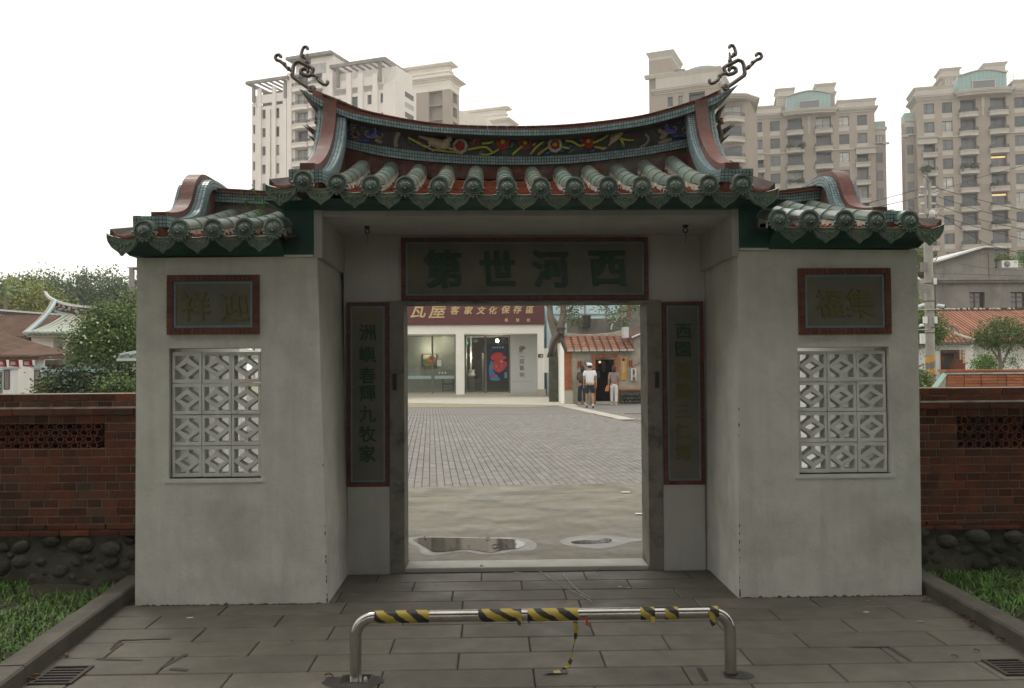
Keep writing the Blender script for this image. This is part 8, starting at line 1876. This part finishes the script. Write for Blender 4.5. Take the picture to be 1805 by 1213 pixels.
    for x0, x1, hh in ((T0, T0+2.8*s, 1.2), (T1-3.1*s, T1, 1.5)):
        o.loft([[(x0,5,zT+.26),(x1,5,zT+.26),(x1,9,zT+.26),(x0,9,zT+.26)],[(x0,5,zT+.26+hh*.6),(x1,5,zT+.26+hh*.6),(x1,9,zT+.26+hh*.6),(x0,9,zT+.26+hh*.6)],[(x0-.35,4.65,zT+.26+hh),(x1+.35,4.65,zT+.26+hh),(x1+.35,9.3,zT+.26+hh),(x0-.35,9.3,zT+.26+hh)]])
    o.build('stair_block_cap', M('tower_trim'), t)
    o = MB(); o.box(T0+2.9*s, T1-3.2*s, 4.95, 4.999, zT-1.5, zT-.4, 0); o.build('recess', M('tower_frame'), t)
    o = MB()
    for x0 in (-5.3*s, 4.3*s):
        for k in range(5): o.box(x0, x0+1.1*s, .8, .85, pz+ph+.1+.3*k, pz+ph+.16+.3*k)
        for xx in (x0, x0+.52*s, x0+1.05*s): o.box(xx, xx+.05, .86, .9, pz+ph-.1, pz+ph+1.45)
    o.build('roof_railing', M('porcelain'), t)
    # central pier ornament
    o = MB(); o.box(-.22*s,.22*s,-.12,-.001,zt-1.7,zt-.05); o.box(-.12*s,.12*s,-.09,-.001,zt-3.1,zt-1.701); o.build('pier_ornament', M('tower_trim'), t)
    # set back side wings
    for sgn, on in ((-1, wing[0]), (1, wing[1])):
        if not on: continue
        a_, b_ = sorted((sgn*e[7], sgn*wx_)); m_ = (a_+b_)/2
        w_ = MB(); zw = zt-1*fh+.2; w_.box(a_, b_, 1.6, 4.5, 0, zw); w_.build('wing_wall', M('tower_beige'), t)
        o = MB(); o.box(a_, b_+ (.2 if sgn > 0 else 0), 1.4, 4.7, zw, zw+.45); o.box(a_, b_, 1.58, 1.599, zw-.9, zw); o.build('wing_trim', M('tower_trim'), t)
        o = MB(); o.box(a_, b_, 1.7, 4.5, zw+.451, zw+1.5); o.build('wing_roof', M('tower_teal'), t)
        for f in range(nf):
            z = zw-1.0-f*fh-1.5; w2 = inst('window', win_mesh(.95*s, 1.6, 'n')[0], (m_, 1.5, z), t); g = bpy.data.objects.new('pane', rr.choice(win_mesh(.95*s, 1.6, 'n')[1])); COL.objects.link(g); g.parent = w2
        xo = b_ if sgn > 0 else a_
        o = MB(); o.box(xo-.5, xo+.5, 1.2, 1.599, zw-2.6, zw-2.3); o.box(a_, b_, 1.35, 1.598, zw-2.35, zw-2.15); o.build('wing_course', M('tower_trim'), t)
    return t, zt, fh, e
tB = big_tower('beige apartment tower in the middle of the three with teal arched penthouse', 1429, 148, R(-15), 204, 15, 1.0, seed=4)
tC = big_tower('beige apartment tower above the utility pole with plants on its balconies', 1737, 138, R(-15), 170, 15, 1.0, .94, 11.5, seed=5)
def plants_on(tw, u, f, n=3):
    t, zt, fh, e = tw
    for k in range(n):
        o = MB(); rr = random.Random(int(u*10+f+k)); x0 = u+rr.uniform(-1.1,1.1); z0 = zt-(f+1)*fh+.5
        for _ in range(120):
            c = Vector((x0+rr.gauss(0,.35), -.95+rr.gauss(0,.15), z0+.3+rr.gauss(0,.28))); d1 = Vector((rr.gauss(0,1), rr.gauss(0,1), rr.gauss(0,1))).normalized()*.16; d2 = Vector((rr.gauss(0,1), rr.gauss(0,1), rr.gauss(0,1))).normalized()*.10; o.add([tuple(c-d1), tuple(c+d2), tuple(c+d1), tuple(c-d2)], [(0,1,2,3)])
        ob = o.build('balcony_plants', M('leaf_dark'), t)
plants_on(tC, -2.4, 3); plants_on(tC, -8.4, 3); plants_on(tB, -2.4, 1); plants_on(tB, -2.4, 3); plants_on(tC, 2.4, 6, 2); plants_on(tC, 2.4, 4, 1)
for f in (3, 5):
    t, zt, fh, e = tC; o = MB(); o.box(1.2, 3.5, .90, .93, zt-(f)*fh-.75, zt-(f)*fh-.50); o.build('lit_window', M('window_glow'), t)
# tower A, seen at its corner behind the right end of the ridge
YA = 130+CAMP.y; cA_ = P(1268, 400, YA); tA = thing('apartment_tower', (cA_.x, YA, 0), 'beige apartment tower behind the scroll finial, partly hidden by the gate ridge', 'building', rz=R(-24))
zA = P(1230, 154, YA).z; sA_ = 8.6
wA = lambda px: (px-1268)/11.4
facade(tA, [('p', wA(1150), wA(1181)), ('n', wA(1181), wA(1190)), ('p', wA(1190), wA(1200)), ('n', wA(1200), wA(1208)), ('p', wA(1208), wA(1218)), ('b', wA(1218), wA(1246)), ('p', wA(1246), wA(1268))], zA, 15, 3.08, 'tower_beige', 'tower_trim', rr=random.Random(8))
o = MB(); o.box(wA(1150), 0, 1.71, 10, 0, zA); o.build('core', M('tower_beige'), tA); cornice(tA, wA(1157), 0, zA, 'tower_trim', yb=10)
o = MB(); x0, x1 = wA(1160), .2; pz = zA+.82; o.loft([[(x0,-.1,pz),(x1,-.1,pz),(x1,10,pz),(x0,10,pz)],[(x0,-.1,pz+1.6),(x1,-.1,pz+1.6),(x1,10,pz+1.6),(x0,10,pz+1.6)],[(x0-.2,-.4,pz+2.3),(x1+.4,-.4,pz+2.3),(x1+.4,10,pz+2.3),(x0-.2,10,pz+2.3)]]); o.build('parapet', M('tower_trim'), tA)
o = MB(); x0, x1 = wA(1149)-.6, wA(1184); zt2 = P(1160, 82, YA).z; o.box(x0, x1, 2, 9, 0, zt2); o.build('stair_block', M('tower_beige'), tA)
o = MB(); o.loft([[(x0,2,zt2),(x1,2,zt2),(x1,9,zt2),(x0,9,zt2)],[(x0,2,zt2+.4),(x1,2,zt2+.4),(x1,9,zt2+.4),(x0,9,zt2+.4)],[(x0-.4,1.6,zt2+1.2),(x1+.4,1.6,zt2+1.2),(x1+.4,9,zt2+1.2),(x0-.4,9,zt2+1.2)]]); zc = P(1160,117,YA).z; o.box(x0-.5, x1+.4, 1.4, 1.99, zc, zc+.3); o.box(x0-.6, x1+.5, 1.3, 1.98, zc+.301, zc+.6); o.build('stair_block_cap', M('tower_trim'), tA)
o = MB(); o.box(x1, x1+1.6, 4, 8, pz, zt2-1.3); o.box(x1+.3, x1+.9, 3.97, 3.999, zt2-3, zt2-2, 1); o.build('roof_block', [M('tower_beige'), M('tower_frame')], tA)
o = MB(); n = 8; o.prism([(x1+2.0, pz+2.3), (x1+7.2, pz+2.3)] + [(x1+4.6+2.6*math.cos(math.pi*i/n), pz+2.6+.9*math.sin(math.pi*i/n)) for i in range(n+1)], 2, 6); o.build('penthouse', M('tower_teal'), tA)
o = MB(); o.box(0, 4.6, 1.2, 10, 0, zA-2.2); sd2 = o.build('side_wall', M('tower_beige'), tA)   # side bay with bowed balconies
for f in range(13):
    z = zA-2.2-3.08*f
    m1, m2 = balcony_mesh(3.4, 1.5, 'tower_trim', True); ob = inst('balcony', m1, (2.0, 1.2, z-3.3), tA, rot=(0,0,R(38))); g = bpy.data.objects.new('railing', m2); COL.objects.link(g); g.parent = ob
    put_window(tA, 2.0, 1.1, z-3.0, 2.6, 2.3, 'n', random.Random(f))
o = MB(); 
for zq, e2 in ((zA-2.2, .4), (zA-2.0, .7), (zA-1.8, .9)): o.prismz([(-.2,1.2),(2.0-2.2-e2*.3,.2-e2),(2.0,-.8-e2),(3.9+e2*.5,.3-e2),(5.0+e2,2.4),(4.6,9),(-.2,9)], zq, zq+.2)
o.build('bow_cornice', M('tower_trim'), tA)
# ---- white tower on the left
YL = 140+CAMP.y; cL = P(600, 400, YL); tL = thing('apartment_tower', (cL.x, YL, 0), 'white apartment tower behind the scroll finial with pergola tops and pillared ribs', 'building', rz=R(-22))
sL = F/140*math.cos(R(22))*1.0
ul = lambda px: (px-600)/ (sL*(1+ (px-600)*0.00027))
def zl(px, py): # height at picture position on the rotated face
    u = ul(px); Y_ = YL - u*math.sin(R(22)); return P(px, py, Y_).z
Z7 = lambda zx, zy: zl(420+zx/4.49, 80+zy/4.49); U7 = lambda zx: ul(420+zx/4.49)
fhL = 3.1; rrL = random.Random(14)
zt1 = Z7(250, 430)
def ribs(cols, ztop, nf, name='w'): facade(tL, cols, ztop, nf, fhL, 'tower_white', 'tower_white', rr=rrL)
ribs([('p',U7(60),U7(68)),('n',U7(68),U7(88)),('p',U7(88),U7(100))], Z7(80,445)-.3, 14)
ribs([('p',U7(100.5),U7(145)),('n',U7(145),U7(176)),('p',U7(176),U7(232)),('w',U7(232),U7(292)),('p',U7(292),U7(340)),('n',U7(340),U7(360)),('p',U7(360),U7(372))], zt1-.9, 14)
ribs([('p',U7(372.5),U7(425)),('b',U7(425),U7(535)),('p',U7(535),U7(565)),('b',U7(565),U7(655)),('p',U7(655),U7(750))], Z7(450,215), 16)
ribs([('p',U7(750.5),U7(790)),('n',U7(790),U7(810)),('p',U7(810),U7(905)),('w',U7(905),U7(990)),('p',U7(990),U7(1040)),('n',U7(1040),U7(1075)),('p',U7(1075),ul(676)),('n',ul(676),ul(681)),('p',ul(681),ul(697.5))], zl(680,158), 15)
for px in (449, 476.5, 466, 497): o = MB(); u = ul(px); o.box(u-.35, u+.35, -.3, -.001, 0, Z7(250,330) if px != 466 else Z7(200,510)); o.build('rib', M('tower_white'), tL)
for px in (506, 583, 618, 640, 668): o = MB(); u = ul(px); o.box(u-.45, u+.45, -.35, -.001, 0, zl(px, 130)); o.build('rib', M('tower_white'), tL)
def pergola(u0, u1, z, hgt, d=6, name='pergola'):
    t_ = MB(); t_.box(u0-.8, u1+.4, -1.0, -.6, z-.25, z+.25); t_.box(u0-.8, u1+.4, d-.4, d, z-.25, z+.25); t_.box(u0-.8, u0-.4, -.59, d-.41, z-.25, z+.25); t_.box(u1, u1+.4, -.59, d-.41, z-.25, z+.25)
    n = int((u1-u0)/1.3)
    for i in range(1, n+1): x = u0+(u1-u0)*i/(n+1); t_.box(x-.12, x+.12, -.59, d-.41, z-.15, z+.1)
    for x in (u0+.2, u1-.6): t_.box(x, x+.4, -.58, -.1, z-hgt, z-.26); t_.box(x, x+.4, d-.9, d-.45, z-hgt, z-.26)
    t_.build(name, M('concrete_grey'), tL)
    o = MB(); o.box(u0+.1, u1-.1, 2.5, 2.8, z-hgt-.2, z-.8, 1); o.box(u0, u1, -.08, .1, z-hgt-.3, z-hgt+1.1 if hgt > 2.6 else z-hgt+.2); o.build('terrace_wall', [M('tower_white'), M('tower_frame')], tL)
pergola(U7(70), U7(372), Z7(200,290), 3.2); pergola(ul(594), ul(682), zl(640,118)+.4, 3.3)
o = MB(); zt3 = Z7(560,90); o.box(U7(372), U7(755), -.9, 8, zt3-.3, zt3+.2); o.build('roof_slab', M('concrete_grey'), tL)
o = MB(); o.box(U7(560), U7(750), .0, 7, Z7(450,215), zt3-.31); o.box(U7(372), U7(560), 2.0, 7, Z7(450,215), zt3-.31); o.build('top_storey', M('tower_white'), tL)
o = MB(); o.box(U7(565), U7(690), -.06, -.002, Z7(620,225), Z7(620,145)); o.build('top_window', M('curtain'), tL)
o = MB(); zb3 = zl(640,102); o.box(ul(606), ul(672), 2.5, 9, zl(680,158), zb3); o.build('set_back_block', M('tower_white'), tL); o = MB(); o.box(ul(604), ul(674), 2.0, 9.5, zb3, zb3+.45); o.build('roof_slab', M('concrete_grey'), tL)
o = MB(); o.box(U7(60), ul(697.5), 1.71, 7.3, 0, Z7(250,430)-1.2); o.box(U7(372.5), ul(697.5), 1.71, 7.2, 0, Z7(450,215)-.6); o.build('core', M('tower_white'), tL)
# side face with openings
zs = zl(697,128); o = MB(); ue = ul(697.5); o.box(ue+.002, ue+.6, .0, 7.4, 0, zs-1.2); o.box(ue-1.6, ue+.001, .2, 1.2, zl(680,158), zs-1.4)
o.build('end_wall', M('tower_white'), tL)
for k in range(10):
    z = zl(722,152)-1.65*k; q = MB(); q.box(ue+.602, ue+.63, 3.4, 6.4, z-.42, z+.42); wq = q.build('opening', M('tower_frame') if k % 3 != 1 else M('curtain'), tL)
# ---- two cream towers behind
def cream(px0, pxc, px1, ptop, D, rz, label, win):
    Y = D+CAMP.y; c = P(pxc, 400, Y); t = thing('apartment_tower', (c.x, Y, 0), label, 'building', rz=rz); k = F/D
    wl = (pxc-px0)/k/math.cos(rz); wd = (px1-pxc)/k/abs(math.sin(rz))*.8; zt = P(pxc, ptop, Y).z; h1 = 15/k*1.0
    o = MB(); o.box(-wl, 0, 0, 1.2, 0, zt); 
    b_ = MB(); pw2 = wl*.19
    # front with three deep blind panels
    b_.box(-pw2*1.15, 0, 0, 1.2, 0, zt); b_.box(-wl*1.3, -wl*.62, 0, 1.2, 0, zt); fh_ = 26/k
    b_.box(-wl*1.3, 0, 1.201, 1.5, 0, zt)
    for i in range(12): b_.box(-wl*.62, -pw2*1.15, .0, 1.2, zt-2.6-fh_*(i+1)+fh_*.12-.0, zt-2.6-fh_*(i+1)+fh_*.14+.1)
    b_.box(-wl*.62, -pw2*1.15, 0, 1.2, zt-2.3, zt)
    b_.box(-.4, 0, 1.51, wd, 0, zt-2.0) if False else None
    b_.box(-wl*1.3, -1.6, 1.51, wd, 0, zt); 
    # open frame on the receding side
    b_.box(-1.6, 0, wd-1.0, wd, 0, zt); b_.box(-1.6, 0, 1.501, wd-1.001, zt-2.4, zt)
    for i in range(10): b_.box(-1.4, 0, 1.501, wd-1.001, zt-2.4-fh_*(i+1), zt-2.4-fh_*(i+1)+.9)
    b_.build('wall', M('tower_beige'), t)
    o = MB(); z = zt-.2
    for a0, a1, e in ((-2.3,-1.2,.06),(-1.2,-.5,.12),(-.5,-.2,.4),(-.2,0,.8),(0,.2,1.1)): o.box(-wl*1.3-e, e, -e, wd+e, z+a0+.3, z+a1+.3)
    z2 = z+.5
    for a0, a1, e in ((0,1.6,-.6),(1.6,1.9,-.3),(1.9,2.8,-.6),(2.8,3.0,.1),(3.0,3.2,.4)): o.box(-wl*1.3-e-1, e-.4, 1.2-e, wd+e-.5, z2+a0+.001, z2+a1)
    o.build('cornice', M('tower_cream'), t)
cream(732, 794, 813, 137, 165, R(-22), 'cream corniced tower between the white tower and the low one', 1)
cream(840, 894, 909, 212, 190, R(-22), 'low cream corniced rooftop just above the middle of the gate ridge', 1)
o = MB(); q = P(833,210,184); o.hexa([(q.x-5,178,0),(q.x+3,176,0),(q.x+6,190,0),(q.x-4,190,0),(q.x-5,178,q.z+.8),(q.x+3,176,q.z-2),(q.x+6,190,q.z-1),(q.x-4,190,q.z+1.5)]); tag(o.build('stepped_roof', M('tower_cream')), 'cream stepped roof slope joining the two cream towers', 'building')
# thin damp air over the whole place
hz_ = MB(); hz_.box(-170, 260, -45, 330, -1.1, 95)
hm = bpy.data.materials.new('haze_air'); hm.use_nodes = True; t = hm.node_tree; t.nodes.remove(t.nodes['Principled BSDF'])
pv_n = t.nodes.new('ShaderNodeVolumePrincipled'); pv_n.inputs['Density'].default_value = .0008; pv_n.inputs['Color'].default_value = (.93,.94,.95,1); pv_n.inputs['Anisotropy'].default_value = .2
t.links.new(pv_n.outputs[0], t.nodes['Material Output'].inputs['Volume'])
tag(hz_.build('haze', hm), kind='stuff')
